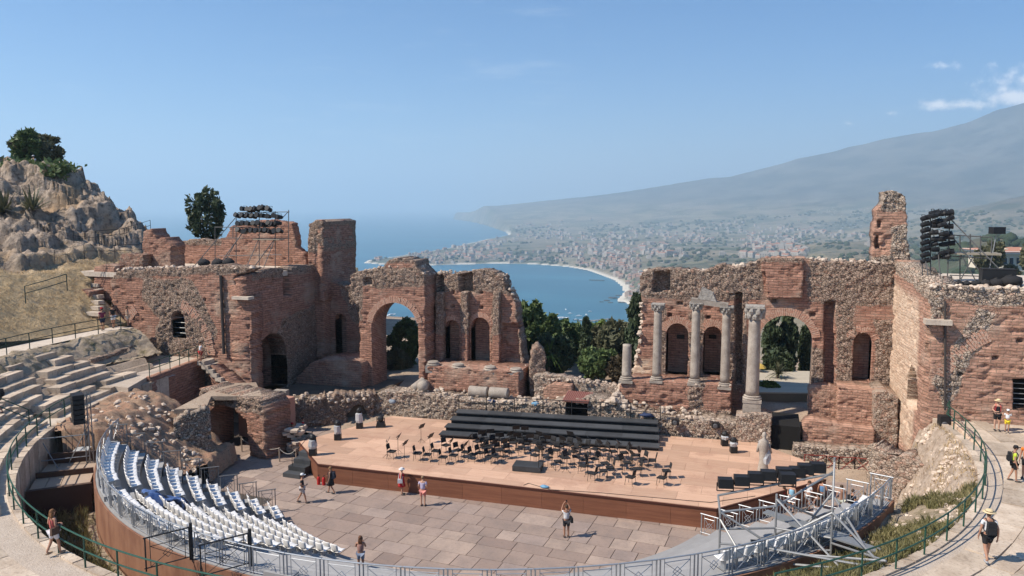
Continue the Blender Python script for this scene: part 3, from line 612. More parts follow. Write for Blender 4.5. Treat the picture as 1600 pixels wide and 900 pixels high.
# ---- right wing
rw = thing('ruined_wing', 'pale sunlit brick wing with broken arch, right of the stage', 'ruin', (24, 9, 4))
RS_ = Wall((22.6, 16.0), (23.2, 8.0))
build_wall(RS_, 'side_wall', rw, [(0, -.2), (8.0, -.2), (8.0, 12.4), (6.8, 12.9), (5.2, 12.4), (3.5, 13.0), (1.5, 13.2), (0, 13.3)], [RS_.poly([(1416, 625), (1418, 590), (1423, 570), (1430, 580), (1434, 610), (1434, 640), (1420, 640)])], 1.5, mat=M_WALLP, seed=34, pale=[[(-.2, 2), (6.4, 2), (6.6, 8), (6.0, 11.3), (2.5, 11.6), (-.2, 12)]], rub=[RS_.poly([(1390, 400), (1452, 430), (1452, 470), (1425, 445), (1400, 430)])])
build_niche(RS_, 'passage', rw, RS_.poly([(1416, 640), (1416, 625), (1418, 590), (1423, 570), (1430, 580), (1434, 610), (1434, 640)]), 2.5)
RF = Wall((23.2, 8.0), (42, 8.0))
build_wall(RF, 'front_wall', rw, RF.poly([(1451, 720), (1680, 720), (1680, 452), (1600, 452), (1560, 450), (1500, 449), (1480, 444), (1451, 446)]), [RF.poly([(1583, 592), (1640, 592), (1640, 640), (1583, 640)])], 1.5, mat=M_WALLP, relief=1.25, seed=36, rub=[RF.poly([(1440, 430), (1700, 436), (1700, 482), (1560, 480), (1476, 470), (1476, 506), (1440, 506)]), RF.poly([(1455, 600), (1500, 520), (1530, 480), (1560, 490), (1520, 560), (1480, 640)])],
           pits=[(*RF.uv(x, y), .12, .1) for x, y in ((1594, 533), (1555, 560), (1500, 585), (1458, 527))])
gwy = build_niche(RF, 'gateway', rw, RF.poly([(1583, 592), (1640, 592), (1640, 640), (1583, 640)]), 1.6, plain('shade_black', (.012, .011, .010), .9))  # opening lined near-black, its inner shade put into the colour
q = RF.uv(1612, 640); arch_ring(RF, 'broken_arch', rw, q[0], q[1] - .3, 4.6, 118, 158, .8, .16, -.01)
sl = MB(); q = RF.uv(1464, 502); sl.box(RF.world(q[0], q[1], .2), (1.35, .8, .28)); sl.build('ledge_slab', M_LIME, rw)
m = MB(); a = RF.uv(1476, 470); b = RF.uv(1476, 640); m.tube(RF.world(a[0], a[1], .12), RF.world(b[0], b[1], .12), .07, 8); m.build('drainpipe', MATS['dark_pipe'], rw)
for k in range(5): a = RF.uv(1583, 600 + k * 8); m = MB(); m.tube(RF.world(a[0], a[1], -.3), RF.world(a[0] + 2.2, a[1], -.3), .025); m.build('gate_bar', MATS['grey_iron'], gwy)
tp = MB(); tp.box((33.4, 12.6, 12.2), (18.6, 9.0, .4)); tp.build('terrace', M_PATH, rw)
rubble('fallen_stones', rw, along(RF, [(1452, 446), (1500, 449), (1660, 452)], 110, .08, .22, (-1.3, .1)))
# ---- plinths and foundations right of the stage
pb = thing('ruined_plinth', 'stepped brick plinth blocks below the right stage wall', 'ruin', (18, 13, 1.5))
for (d, outl, th, rb_, sd_) in [(13.6, [(1308, 668), (1368, 668), (1366, 610), (1310, 606)], 2.4, .15, 41), (12.2, [(1250, 712), (1366, 715), (1366, 672), (1330, 668), (1270, 656), (1254, 664)], 1.6, .1, 42), (12.6, [(1366, 716), (1402, 720), (1404, 622), (1385, 612), (1366, 616)], 3.2, .55, 43),
                                (14.8, [(1262, 660), (1312, 660), (1312, 606), (1290, 602), (1264, 606)], 1.0, .35, 44), (10.9, [(1236, 735), (1400, 745), (1400, 706), (1300, 702), (1240, 696)], 1.4, .95, 45), (11.5, [(1150, 690), (1206, 696), (1206, 652), (1180, 646), (1150, 650)], 1.6, .6, 46)]:
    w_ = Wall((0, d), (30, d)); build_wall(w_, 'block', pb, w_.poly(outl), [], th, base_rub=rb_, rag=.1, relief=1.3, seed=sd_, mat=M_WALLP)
m = MB(); m.box((15.7, 13.6, .6), (2.3, 3.4, 3.6)); m.build('passage_shade_block', plain('shade_black', (.012, .011, .010), .9), pb)  # solid near-black block painted as the shade inside the passage
# ---- foundations behind the stage
fd = thing('rubble_foundation', 'low rubble foundation running behind the wooden stage floor', 'ruin', (0, 12, 1))
FB = Wall((-17, 11.6), (13, 11.6))
dk = FB.poly([(884, 665), (884, 626), (918, 626), (918, 665)])
build_wall(FB, 'front_wall', fd, FB.poly([(560, 672), (1190, 700), (1200, 672), (1140, 660), (1040, 655), (980, 640), (950, 628), (918, 622), (884, 624), (850, 632), (780, 628), (700, 622), (640, 612), (600, 612), (566, 622)]), [dk], 1.9, base_rub=.85, rag=.12, relief=1.4, seed=51, mat=M_WALLP)
build_niche(FB, 'doorway', fd, dk, 1.7, MATS['shade_black'])  # doorway shade painted as a near-black lining
FL = Wall((-21.6, 6.6), (-14.4, 11.2)); flh = [(FL.L - 1.9, -.2), (FL.L - 1.9, .9), (FL.L - 1.3, 1.6), (FL.L - .7, 1.5), (FL.L - .4, .8), (FL.L - .4, -.2)]
build_wall(FL, 'shaded_wall', fd, [(-.5, -.2), (FL.L, -.2), (FL.L + .3, 2.4), (5, 2.5), (2.5, 2.0), (.6, 2.2), (-.6, 1.4)], [flh], 1.6, base_rub=.95, rag=.3, relief=1.8, seed=56)
build_niche(FL, 'hollow', fd, flh, 1.5, MATS['shade_black'])  # near-black colour stands for the shade in the hollow
m = MB(); m.prism([(-22.2, 7.2), (-14.6, 11.9), (-14.6, 18.0), (-22.9, 18.0)], .2, 2.15); m.build('earth_fill', M_SHADESOIL, fd)
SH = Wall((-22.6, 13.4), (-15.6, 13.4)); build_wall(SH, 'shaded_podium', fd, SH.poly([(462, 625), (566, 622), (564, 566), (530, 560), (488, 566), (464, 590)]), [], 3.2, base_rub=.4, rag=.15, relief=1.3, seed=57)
M2 = Wall((-3, 14.0), (5, 14.0)); build_wall(M2, 'low_wall', fd, M2.poly([(834, 640), (972, 650), (972, 606), (930, 600), (900, 592), (850, 586), (834, 588)]), [], 1.0, base_rub=.6, rag=.15, seed=53, mat=M_WALLP)
M3 = Wall((-3, 13.2), (2, 13.2)); build_wall(M3, 'low_wall', fd, M3.poly([(852, 640), (872, 640), (895, 612), (893, 602), (866, 600), (848, 606)]), [], .9, base_rub=.3, rag=.1, seed=54, mat=M_WALLP)
m = MB(); a, b = FB.uv(880, 624), FB.uv(921, 628)
for k in range(14):
    u = a[0] + (b[0] - a[0]) * (k + .5) / 14; m.tube(FB.world(u, a[1] + .28, -1.4), FB.world(u, a[1] - .02, .35), .075, 6)
m.build('tin_roof', plain('red_tin', (.30, .13, .10), .6), fd)
sp_ = along(FB, [(566, 622), (640, 612), (780, 628), (950, 630), (1190, 672)], 260, .07, .22, (-1.9, .1)) + along(FB, [(930, 640), (960, 625), (985, 645)], 70, .12, .4, (-1.5, .2)) + along(M2, [(834, 590), (900, 594), (972, 606)], 60, .08, .2, (-1, .3))
sp_ += along(FL, [(0, 0), (1, 1)], 0) + [(*FL.world(random.uniform(0, FL.L), random.uniform(1.9, 2.4), random.uniform(-1.4, .3)), random.uniform(.08, .24)) for _ in range(110)]
rubble('fallen_stones', fd, sp_)
# ---------------------------------------------------------------- ground, stage, paving, seating
CC = np.array([-1.0, 3.0])
def pol(r, a, z=0.0): return np.array([CC[0] + r * math.cos(R(a)), CC[1] + r * math.sin(R(a)), z])
def sector(m, r0, r1, a0, a1, z0, z1, n=None):
    """closed curved block"""
    n = n or max(1, int(abs(a1 - a0) / 2.5)); vs_ = []
    for i in range(n + 1):
        a = a0 + (a1 - a0) * i / n
        for r, z in ((r0, z0), (r1, z0), (r1, z1), (r0, z1)): vs_.append(pol(r, a, z))
    fs_ = [(0, 1, 2, 3), (4 * n + 3, 4 * n + 2, 4 * n + 1, 4 * n)]
    for i in range(n):
        for k in range(4): fs_.append((4 * i + k, 4 * (i + 1) + k, 4 * (i + 1) + (k + 1) % 4, 4 * i + (k + 1) % 4))
    return m.raw(vs_, fs_)
def clip_poly(sub, clip):
    """convex clip, clip polygon counter-clockwise"""
    out = [tuple(p) for p in sub]
    for i in range(len(clip)):
        a, b = clip[i], clip[(i + 1) % len(clip)]; inp, out = out, []
        ins = lambda p: (b[0] - a[0]) * (p[1] - a[1]) - (b[1] - a[1]) * (p[0] - a[0]) >= 0
        for k in range(len(inp)):
            p, q = inp[k - 1], inp[k]
            if ins(p) != ins(q):
                d1 = (b[0] - a[0]) * (p[1] - a[1]) - (b[1] - a[1]) * (p[0] - a[0]); d2 = (b[0] - a[0]) * (q[1] - a[1]) - (b[1] - a[1]) * (q[0] - a[0]); t_ = d1 / (d1 - d2)
                out.append((p[0] + t_ * (q[0] - p[0]), p[1] + t_ * (q[1] - p[1])))
            if ins(q): out.append(q)
        if not out: return []
    return out
# ground below the ruin and garden
gx, gy = np.meshgrid(np.linspace(-70, 75, 117), np.linspace(-60, 260, 161), indexing='ij')
rr_ = np.hypot(gx - CC[0], gy - CC[1])
gzv = np.where(gy < 9, -.06, np.interp(gy, [9, 11.5, 13, 18, 40, 55, 75, 110, 180, 260], [-.06, .6, 1.2, 2.3, 1.6, -4, -13, -33, -75, -128]))
gzv = gzv + .25 * (gy > 19) * (fbm(gx / 2, gy / 2, 4) - .5) - 0.0
gzv = np.where((gx < -30) & (gy < 60), np.maximum(gzv, 1.0), gzv)
gzv = np.where((gx > 28) & (gy < 45), np.maximum(gzv, 3.2), gzv)
V = np.stack([gx, gy, gzv], -1).reshape(-1, 3); n1_ = gx.shape[1]
A, B = np.meshgrid(np.arange(gx.shape[0] - 1), np.arange(n1_ - 1), indexing='ij')
Q = np.stack([A * n1_ + B, (A + 1) * n1_ + B, (A + 1) * n1_ + B + 1, A * n1_ + B + 1], -1).reshape(-1, 4)
prop(add('ground', mesh_np(V, Q, M_EARTH, True)), kind='structure')

# ---- paved orchestra
t = NT('paving_slab'); p = t.obj(); rnd = t.rand()
c = t.ramp(rnd, [(0, (.27, .195, .158)), (.25, (.36, .268, .218)), (.5, (.30, .222, .18)), (.72, (.42, .315, .25)), (.88, (.33, .252, .214)), (1, (.49, .37, .29))])
c = t.mix(t.rng(t.noise(t.pos(), .7, 6, .65), .38, .7, 0, .5), c, (.20, .16, .14)); c = t.mix(t.rng(t.noise(t.pos(), 7, 6, .75), .5, .72, 0, .45), c, (.13, .105, .09))
t.base(c).set(Roughness=.82); t.bump(t.noise(t.pos(), 16, 5, .7), .25, .02); M_SLAB = t.m
of = MB(); of.box((0, -1, -.03), (52, 26, .03)); of = prop(of.build('orchestra_floor', plain('joint_dirt', (.085, .07, .058), .95)), kind='structure')
stage_c = [gz(x, y, 1.2)[:2] for x, y in ((468, 690), (497, 724), (1120, 794), (1290, 748), (1268, 722), (1180, 691), (612, 650))]
stage_c[4] = (stage_c[3] + stage_c[5]) / 2 + np.array([.8, .3])
ca, sa_ = math.cos(R(-4)), math.sin(R(-4)); y = -16.0
while y < 12:
    h = random.choice((.95, 1.1, 1.2, 1.35)); x = -22 + random.uniform(-1, 0)
    while x < 25:
        w_ = random.choice((1.0, 1.15, 1.3, 1.6, 1.9, 2.2)); cx, cy_ = x + w_ / 2, y + h / 2; sx, sy_ = cx * ca - cy_ * sa_, cx * sa_ + cy_ * ca; r = math.hypot(sx - CC[0], sy_ - CC[1])
        if sy_ < 10.6 and (r < 13.9 or (-20.5 < sx < -9 and sy_ > -4.5) or (11 < sx < 22.5 and sy_ > -3.5)) and not (-10 < sx < 11 and sy_ > 1.2):
            m = MB(); zt = random.uniform(-.004, .006); m.box((0, 0, .015 + zt), (w_ - .035, h - .035, .045), 0)
            me = mesh_from(m.v, m.f, M_SLAB); add('paving_slab', me, of, (sx, sy_, 0), (0, 0, R(-4)))
        x += w_
    y += h
# ---- stage
t = NT('stage_plywood'); p = t.pos(); g = t.noise(t.map(p, (.6, 7, 1)), 1.0, 6, .65)
c = t.mix(t.rng(g, .3, .7), (.61, .395, .272), (.53, .325, .22)); hs = t.new('ShaderNodeHueSaturation'); t.put(hs.inputs['Color'], c); t.put(hs.inputs['Value'], t.math('ADD', .80, t.math('MULTIPLY', t.rand(), .34)))
c = t.mix(t.rng(t.noise(p, .55, 7, .72), .48, .66, 0, .8), hs.outputs[0], (.45, .265, .18)); c = t.mix(t.rng(t.noise(t.map(p, (.35, 1.8, 1)), 1.0, 6, .7), .62, .72, 0, .6), c, (.30, .18, .125))
t.base(c).set(Roughness=.62); M_PLY = t.m
t = NT('stage_front_wood'); p = t.pos(); g = t.noise(t.map(p, (.5, .5, 9)), 1.0, 6, .65)
c = t.mix(t.rng(g, .3, .7), (.235, .098, .055), (.165, .066, .038)); hs = t.new('ShaderNodeHueSaturation'); t.put(hs.inputs['Color'], c); t.put(hs.inputs['Value'], t.math('ADD', .88, t.math('MULTIPLY', t.rand(), .24)))
t.base(hs.outputs[0]).set(Roughness=.6); M_FRONT = t.m
stg = thing('wooden_stage', 'broad low wooden stage with pale plywood floor and brown front boards', 'stage', (0, 5, 0))
m = MB(); m.prism([(p[0], p[1]) for p in stage_c], .0, 1.165); m.build('frame', plain('stage_frame', (.13, .055, .035), .7), stg)
sp_ = [tuple(p) for p in stage_c]
if sum(sp_[i][0] * sp_[(i + 1) % 7][1] - sp_[(i + 1) % 7][0] * sp_[i][1] for i in range(7)) < 0: sp_ = sp_[::-1]
yy = -1.5; row = 0
while yy < 12.5:
    xx = -18 + (row % 2) * 1.2
    while xx < 20:
        pl_ = clip_poly([(xx + .006, yy + .006), (xx + 2.434, yy + .006), (xx + 2.434, yy + 1.214), (xx + .006, yy + 1.214)], sp_)
        if len(pl_) >= 3: m = MB(); m.prism(pl_, 1.168, 1.2 + random.uniform(-.003, .003)); m.build('deck_sheet', M_PLY, stg)
        xx += 2.44
    yy += 1.22; row += 1
def stage_panels(a, b, n):
    a = np.array(a); b = np.array(b); e = (b - a) / n; L = np.linalg.norm(e); ang = math.atan2(e[1], e[0]); nn = np.array([e[1], -e[0]]) / L
    for k in range(n):
        c = a + e * (k + .5) + nn * .02; m = MB(); m.box((c[0], c[1], .535), (L - .012, .025, 1.05), ang); m.build('front_panel', M_FRONT, stg)
stage_panels(stage_c[1], stage_c[2], 10); stage_panels(stage_c[0], stage_c[1], 3); stage_panels(stage_c[2], stage_c[3], 3); stage_panels(stage_c[3], stage_c[4], 1)
for a, b in ((1, 2), (0, 1), (2, 3)):
    m = MB(); a, b = stage_c[a], stage_c[b]; m.beam((a[0], a[1] - .03, 1.13), (b[0], b[1] - .03, 1.13), .09, .085); m.build('edge_trim', plain('dark_trim', (.085, .028, .018), .6), stg)
# ---- steel seating stand
ROWZ = [.30 + .45 * k for k in range(9)]; ROWR = [13.5 + .96 * k for k in range(9)]
M_TIER = plain('tier_shade_grey', (.20, .19, .185), .8, var=.2, scale=1.5); M_TIERT = plain('tier_lit_top', (.33, .32, .31), .8, var=.2, scale=1.2)  # fronts darker for their shade, tops lighter: lighting put into the colours
ENDB = lambda k: -23.0 + 3.0 * k / 8
ENDA = lambda k: -138.0 - 9.5 * k / 8                     # the rows end along a slanting line
ss = thing('seating_stand', 'curved grey stepped stand carrying the white stadium seats', 'seating stand', tuple(pol(18, -100)))
for k in range(9):
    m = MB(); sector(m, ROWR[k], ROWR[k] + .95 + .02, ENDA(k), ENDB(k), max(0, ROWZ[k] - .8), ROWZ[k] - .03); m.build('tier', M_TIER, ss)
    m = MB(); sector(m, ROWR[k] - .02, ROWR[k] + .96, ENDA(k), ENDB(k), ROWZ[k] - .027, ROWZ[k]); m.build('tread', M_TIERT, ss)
for ai, a in enumerate((-125.5, -92, -58)):
    for k in range(9):
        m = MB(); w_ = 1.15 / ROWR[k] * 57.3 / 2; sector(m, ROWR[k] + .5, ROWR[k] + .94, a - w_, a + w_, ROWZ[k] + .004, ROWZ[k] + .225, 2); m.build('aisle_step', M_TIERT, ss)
for k in range(9):
    m = MB(); sector(m, ROWR[k] + .48, ROWR[k] + .9, ENDA(k) + .1, ENDA(k) + 2.2, ROWZ[k] + .004, ROWZ[k] + .22, 2); m.build('end_step', M_TIERT, ss)
t = NT('rust_panel'); p = t.pos(); c = t.mix(t.rng(t.noise(t.map(p, (1, 1, .35)), 1.1, 6, .65), .36, .68), (.30, .155, .095), (.205, .095, .06)); t.base(c).set(Roughness=.75); M_RUST = t.m
m = MB(); sector(m, 22.16, 22.24, -152, -19, 1.0, 3.88, 60); m.build('outer_skirt', M_RUST, ss)
# seats
t = NT('white_seat_plastic'); v = t.math('ADD', .9, t.math('MULTIPLY', t.rand(), .1)); h = t.new('ShaderNodeHueSaturation'); t.put(h.inputs['Color'], (.86, .835, .80)); t.put(h.inputs['Value'], v); t.base(h.outputs[0]).set(Roughness=.38); t.b.inputs['Specular IOR Level'].default_value = .45; M_SEAT = t.m
def shell(rows, mat, name):
    """a curved sheet given as rows of points, thickened"""
    V = [p for r in rows for p in r]; n = len(rows[0]); F = [(j * n + i, j * n + i + 1, (j + 1) * n + i + 1, (j + 1) * n + i) for j in range(len(rows) - 1) for i in range(n - 1)]
    me = mesh_from(V, F, mat, True, name); bm = bmesh.new(); bm.from_mesh(me); bmesh.ops.recalc_face_normals(bm, faces=bm.faces); bmesh.ops.solidify(bm, geom=bm.faces[:], thickness=.025); bm.to_mesh(me); bm.free(); return me
def curved(ws): return ws
seat_rows = [[(x, y, z + .03 * (x / .2) ** 2) for x in (-.235, -.13, 0, .13, .235)] for y, z in ((-.31, .40), (-.27, .43), (-.06, .40), (.12, .39), (.19, .42))]
back_rows = [[(x * k, y - .045 * (x / .2) ** 2, z) for x in (-.225, -.13, 0, .13, .225)] for y, z, k in ((.19, .38, 1.0), (.23, .52, 1.02), (.26, .66, 1.02), (.28, .78, .98), (.285, .82, .82))]
ch0 = bpy.data.objects.new('stadium_seat', None); COL.objects.link(ch0)
add('seat', shell(seat_rows, M_SEAT, 'seat'), ch0); add('backrest', shell(back_rows, M_SEAT, 'backrest'), ch0)
m = MB(); m.box((0, 0, .2), (.07, .22, .40)); m.box((0, 0, .02), (.2, .3, .03)); m.build('bracket', plain('galvanised', (.42, .43, .44), .45, .7), ch0, local=True)
prop(ch0, 'x', 'seat', 'white stadium seats'); first = [True]; spots = []
for blk, (a0, a1) in enumerate(((None, -127.5), (-123.5, -104), (-50, None))):
    for k in range(9):
        b0 = ENDA(k) + 3.0 if a0 is None else a0; a1_ = ENDB(k) - 3.0 if a1 is None else a1; r = ROWR[k] + .42; n = int((a1_ - b0) * math.pi / 180 * r / .5)
        for i in range(n if not (blk == 2 and k < 8) else 0): spots.append((blk, k, b0 + (a1_ - b0) * (i + .5) / n, r, ROWZ[k]))
def to_px(p):
    d = np.asarray(p, float) - CAM; f = d @ FW; return 800 + FPX * (d @ RT) / f, 450 - FPX * (d @ UPV) / f
vis = []
for s_ in spots:
    P = pol(s_[3], s_[2], s_[4] + .7); X, Y = to_px(P)
    if 60 < X < 1500 and Y < 903: vis.append((np.linalg.norm(P - CAM), s_))
vis.sort(key=lambda q: q[0]); ordn = ['first', 'second', 'third', 'fourth', 'fifth', 'sixth', 'seventh', 'eighth', 'ninth']
blkn = ['from the paving, far left block', 'from the paving, block right of the left aisle', 'from the paving, right block by the lamp tower']
# white seats nearest to the pixels they fill; past three hundred the rest is one mass
near = vis[:300]; rest = vis[300:]
for d_, (blk, k, a, r, z) in near:
    lab = 'white plastic stadium seat, %s row %s' % (ordn[k], blkn[blk])
    P = pol(r, a, z); rz = R(a + 90) + math.pi
    # the seat faces the orchestra: its back (+y) points outward
    rz = R(a) - math.pi / 2 + random.uniform(-.06, .06); P = P + np.array([random.uniform(-.025, .025), random.uniform(-.025, .025), 0])
    if first[0]: ch0.location = P; ch0.rotation_euler = (0, 0, rz); ch0['label'] = lab; first[0] = False
    else: copytree(ch0, None, P, rz, lab)
if rest:
    src = [c for c in ch0.children]; V = []; F = []
    for d_, (blk, k, a, r, z) in rest:
        M = Matrix.Translation(Vector(pol(r, a, z))) @ Matrix.Rotation(R(a) - math.pi / 2, 4, 'Z')
        for c in src:
            n = len(V); V += [tuple(M @ v.co) for v in c.data.vertices]; F += [tuple(n + i for i in p.vertices) for p in c.data.polygons]
    prop(add('stadium_seats', mesh_from(V, F, M_SEAT, True)), 'remaining white stadium seats farther back on the curved stand', None, None, 'stuff')
# railings of the stand: bays with crossed bars
M_STEEL = plain('railing_steel', (.40, .41, .42), .45, .55); M_DKSTEEL = plain('dark_iron', (.045, .042, .04), .55, .3)
def bay_mesh(L, mat, h=1.05):
    m = MB()
    m.tube((0, 0, h), (L, 0, h), .028); m.tube((0, 0, .12), (L, 0, .12), .022); m.tube((.06, 0, 0), (.06, 0, h), .028); m.tube((L - .06, 0, 0), (L - .06, 0, h), .028)
    a, b = .22, L - .22; m.tube((a, 0, .12), (a, 0, h), .014, 5); m.tube((b, 0, .12), (b, 0, h), .014, 5); m.tube((a, 0, .9), (b, 0, .9), .014, 5)
    m.tube((a, 0, .14), (b, 0, .9), .012, 5); m.tube((b, 0, .14), (a, 0, .9), .012, 5); c = (a + b) / 2; q = .17
    m.path([(c - q, 0, .52), (c, 0, .52 + q), (c + q, 0, .52), (c, 0, .52 - q), (c - q, 0, .52)], .012, 5)
    return mesh_from(m.v, m.f, mat)
orl = thing('steel_railing', 'long curved steel railing with crossed bars along the back of the white seats', 'railing', tuple(pol(22.1, -100, 3.85)))
L = 1.46; nb_ = int(R(133) * 22.05 / L); bm_ = bay_mesh(L - .02, M_STEEL); oo = origin_of(orl)
for i in range(nb_):
    a = -152 + 133 * i / nb_; p = pol(22.05, a, 3.86); add('railing_bay', bm_, orl, Vector(p) - oo, (0, 0, R(a + 90 + 133 / nb_ / 2)))
erl = thing('steel_railing', 'row of square steel railing panels stepping down beside the left row ends', 'railing', tuple(pol(17, -143, 1)))
oo = origin_of(erl); bm2 = bay_mesh(.98, M_DKSTEEL if False else plain('weathered_steel', (.22, .21, .20), .55, .4), 1.1)
for k in range(9):
    a = pol(ROWR[k] + .02, ENDA(k) - .6, max(.02, ROWZ[k] - .05)); b = pol(ROWR[k] + .96, ENDA(k) - .6, 0); add('railing_panel', bm2, erl, Vector(a) - oo, (0, 0, math.atan2(b[1] - a[1], b[0] - a[0])))
# barrier panels at the right row ends
irl = thing('steel_barrier', 'light steel barrier panels stepping up at the right row ends beside the lamp tower', 'barrier', tuple(pol(17, -22, 1)))
oo = origin_of(irl); bm3 = bay_mesh(.98, M_STEEL, 1.1)
for k in range(9):
    a = pol(ROWR[k] + .02, ENDB(k) + .6, max(.02, ROWZ[k] - .05)); b = pol(ROWR[k] + .96, ENDB(k) + .6, 0); add('barrier_panel', bm3, irl, Vector(a) - oo, (0, 0, math.atan2(b[1] - a[1], b[0] - a[0])))
# ---- ditch, walkway and stone cavea
def ring(name, r0, r1, a0, a1, zf, mat, da=1.0, nr_=14, kind='structure'):
    na_ = int((a1 - a0) / da) + 1; As = np.linspace(a0, a1, na_); Rs = np.linspace(r0, r1, nr_); AA, RA = np.meshgrid(np.radians(As), Rs, indexing='ij')
    X, Y = CC[0] + RA * np.cos(AA), CC[1] + RA * np.sin(AA); Zr = zf(X, Y, RA, np.degrees(AA)); V = np.stack([X, Y, Zr], -1).reshape(-1, 3)
    I, J = np.meshgrid(np.arange(na_ - 1), np.arange(nr_ - 1), indexing='ij'); Q = np.stack([I * nr_ + J, I * nr_ + J + 1, (I + 1) * nr_ + J + 1, (I + 1) * nr_ + J], -1).reshape(-1, 4)
    mid = V[Q].mean(1); Q = Q[~((mid[:, 0] > 22.5) & (mid[:, 1] > 7.9))]
    return prop(add(name, mesh_np(V, Q, mat, True)), kind=kind)
t = NT('weedy_earth'); p = t.pos(); n = t.noise(p, 1.1, 7, .7); t.base(t.ramp(n, [(.30, (.16, .14, .07)), (.40, (.27, .215, .13)), (.50, (.41, .32, .225)), (.7, (.48, .385, .285))])).set(Roughness=.95); t.bump(t.noise(p, 7, 6, .75), .9, .15); M_WEED = t.m
def zditch(X, Y, r, a):
    left = 1.7 + .25 * (fbm(X, Y, 3) - .5) * 2; right = 3.45 + 1.15 * sstep(22.6, 25.3, r) + .5 * (fbm(X * .9, Y * .9, 5) - .5)
    k = sstep(-75, -55, a); up = 1.1 + 3.3 * sstep(20.3, 25.0, r) + .7 * (fbm(X * .8, Y * .8, 6) - .5); k2 = sstep(-8, 0, a)
    return (left * (1 - k) + right * k) * (1 - k2) + up * k2
ring('ditch_bank', 22.2, 25.5, -180, -15, zditch, M_WEED, .8, 26)
def zbank(X, Y, r, a): return .05 + (4.5 * sstep(22.2, 25.1, r) ** .9) + (.9 * (fbm(X * .9, Y * .9, 6) - .5) + .34 * (worley(X * 2.3, Y * 2.3, 4)[2] - .5) + .2 * (worley(X * 4.6, Y * 4.6, 8)[2] - .5)) * sstep(25.4, 24.6, r)
ring('rubble_bank', 21.2, 25.5, -20, 10, zbank, ground_mat('bank_earth', [(.3, (.28, .205, .15)), (.5, (.43, .335, .255)), (.7, (.54, .435, .34))], 1.3, 1.0, (4, (.24, .18, .13))), .4, 40)
ring('walkway', 25.4, 27.2, -182, -122, lambda X, Y, r, a: np.full(X.shape, 4.63), M_PATH)
wk2 = ring('walkway', 25.4, 60, -122, 14, lambda X, Y, r, a: 4.63 + 0 * r, M_GRAVEL, 1.0, 40)
kb = thing('stone_kerb', 'curved stone retaining kerb under the green railing', 'kerb', tuple(pol(25.4, -110, 1)))
for i in range(96):
    a = -180 + 196 * i / 96
    if pol(25.4, a)[1] > 7.4: continue
    m = MB(); sector(m, 25.28 + random.uniform(-.02, .02), 25.62, a + .06, a + 196 / 96 - .06, 1.2, 4.70 + random.uniform(-.015, .015), 2); m.build('kerb_stone', M_STEP, kb)
# flagstones on the walkway
def flags(parent, r0, r1, a0, a1, z, w=1.05, gap=.022):
    r = r0
    while r < r1 - .2:
        dr = random.uniform(.7, 1.05); a = a0 + random.uniform(-.5, .5)
        while a < a1:
            da = random.uniform(.8, 1.7) * w / r * 57.3; mid = pol(r + dr / 2, a + da / 2, z + .3); X, Y = to_px(mid)
            if -60 < X < 1660 and Y < 960 and not (mid[0] > 22.6 and mid[1] > 7.2):
                m = MB(); sector(m, r + gap, r + dr - gap, a + gap / r * 57.3, a + da - gap / r * 57.3, z - .05, z + random.uniform(.025, .085), 1); m.build('flagstone', M_STEP, parent)
            a += da
        r += dr
flags(wk2, 26.7, 33, -121, -92, 4.62); flags(wk2, 26.2, 34, -44, 9, 4.62, 1.5)
cv = thing('stone_seating', 'curved rows of pale ancient stone seats rising at the left edge', 'seating', tuple(pol(28, -150, 4.6)))
for k in range(8):
    r = 26.0 + .74 * k; z = 4.63 + .36 * k
    for (b0, b1) in ((-150.2, -121.5 - k * .3), (-178 + k * 1.2, -153.5)):
        a = b0; ruin = b0 < -153
        while a < b1 - .5:
            da = min(random.uniform(1.0, 1.9) / r * 57.3, b1 - a)
            if not (ruin and random.random() < .13 + .05 * k):
                m = MB(); sector(m, r + random.uniform(-.03, .03), r + .80, a + .05, a + da - .05, z - .15, z + .36 + random.uniform(-.03, .02) - (random.uniform(0, .12) if ruin else 0), 1); m.build('stone_block', M_STEP, cv)
            a += da
    # the stair between the blocks, two treads to each row
    for h in range(2):
        m = MB(); sector(m, r + .37 * h, r + .37 * h + .40, -153.3, -150.4, z - .2, z + .18 * (h + 1), 1); m.build('stair_step', M_STEP, cv)
cvf = ring('cavea_earth', 27.2, 33.5, -182, -122, lambda X, Y, r, a: 4.55 + .36 * np.floor((r - 26.0) / .74).clip(0, 7) + .1 * fbm(X, Y, 2), M_EARTH, 1.0, 30)
pth = ring('upper_path', 31.6, 33.6, -186, -140, lambda X, Y, r, a: np.full(X.shape, 7.45), M_PATH, 1.0, 4)
# ---- gravel terrace, retaining walls and the ruined vault at the left entrance
g1 = MB(); g1.prism([gz(x, y, 5)[:2] for x, y in ((150, 600), (200, 606), (228, 590), (316, 558), (330, 545), (240, 535), (140, 560))], 3.2, 5.0); prop(g1.build('gravel_terrace', M_GRAVEL), kind='structure')
rt = thing('retaining_wall', 'dark brick retaining wall with railing under the gravel terrace', 'wall', (-26.5, 4, 2.4))
RTW = Wall(gz(238, 590, 5)[:2], gz(330, 556, 5)[:2] + np.array([0, -.3]))
build_wall(RTW, 'wall_face', rt, [(0, 1.2), (RTW.L, 1.2), (RTW.L, 5.05), (0, 5.05)], [], .5, rag=.04, seed=61)
m = MB()
for k in range(7):
    u = RTW.L * k / 6; m.tube(RTW.world(u, 5, -.2), RTW.world(u, 6.05, -.2), .03)
for z in (5.55, 6.05): m.tube(RTW.world(0, z, -.2), RTW.world(RTW.L, z, -.2), .028)
m.build('handrail', plain('green_paint', (.022, .075, .05), .45), rt)
ep = thing('earth_bank', 'low stone wall holding a dry earth bank above the gravel', 'bank', (-33, 4, 5))
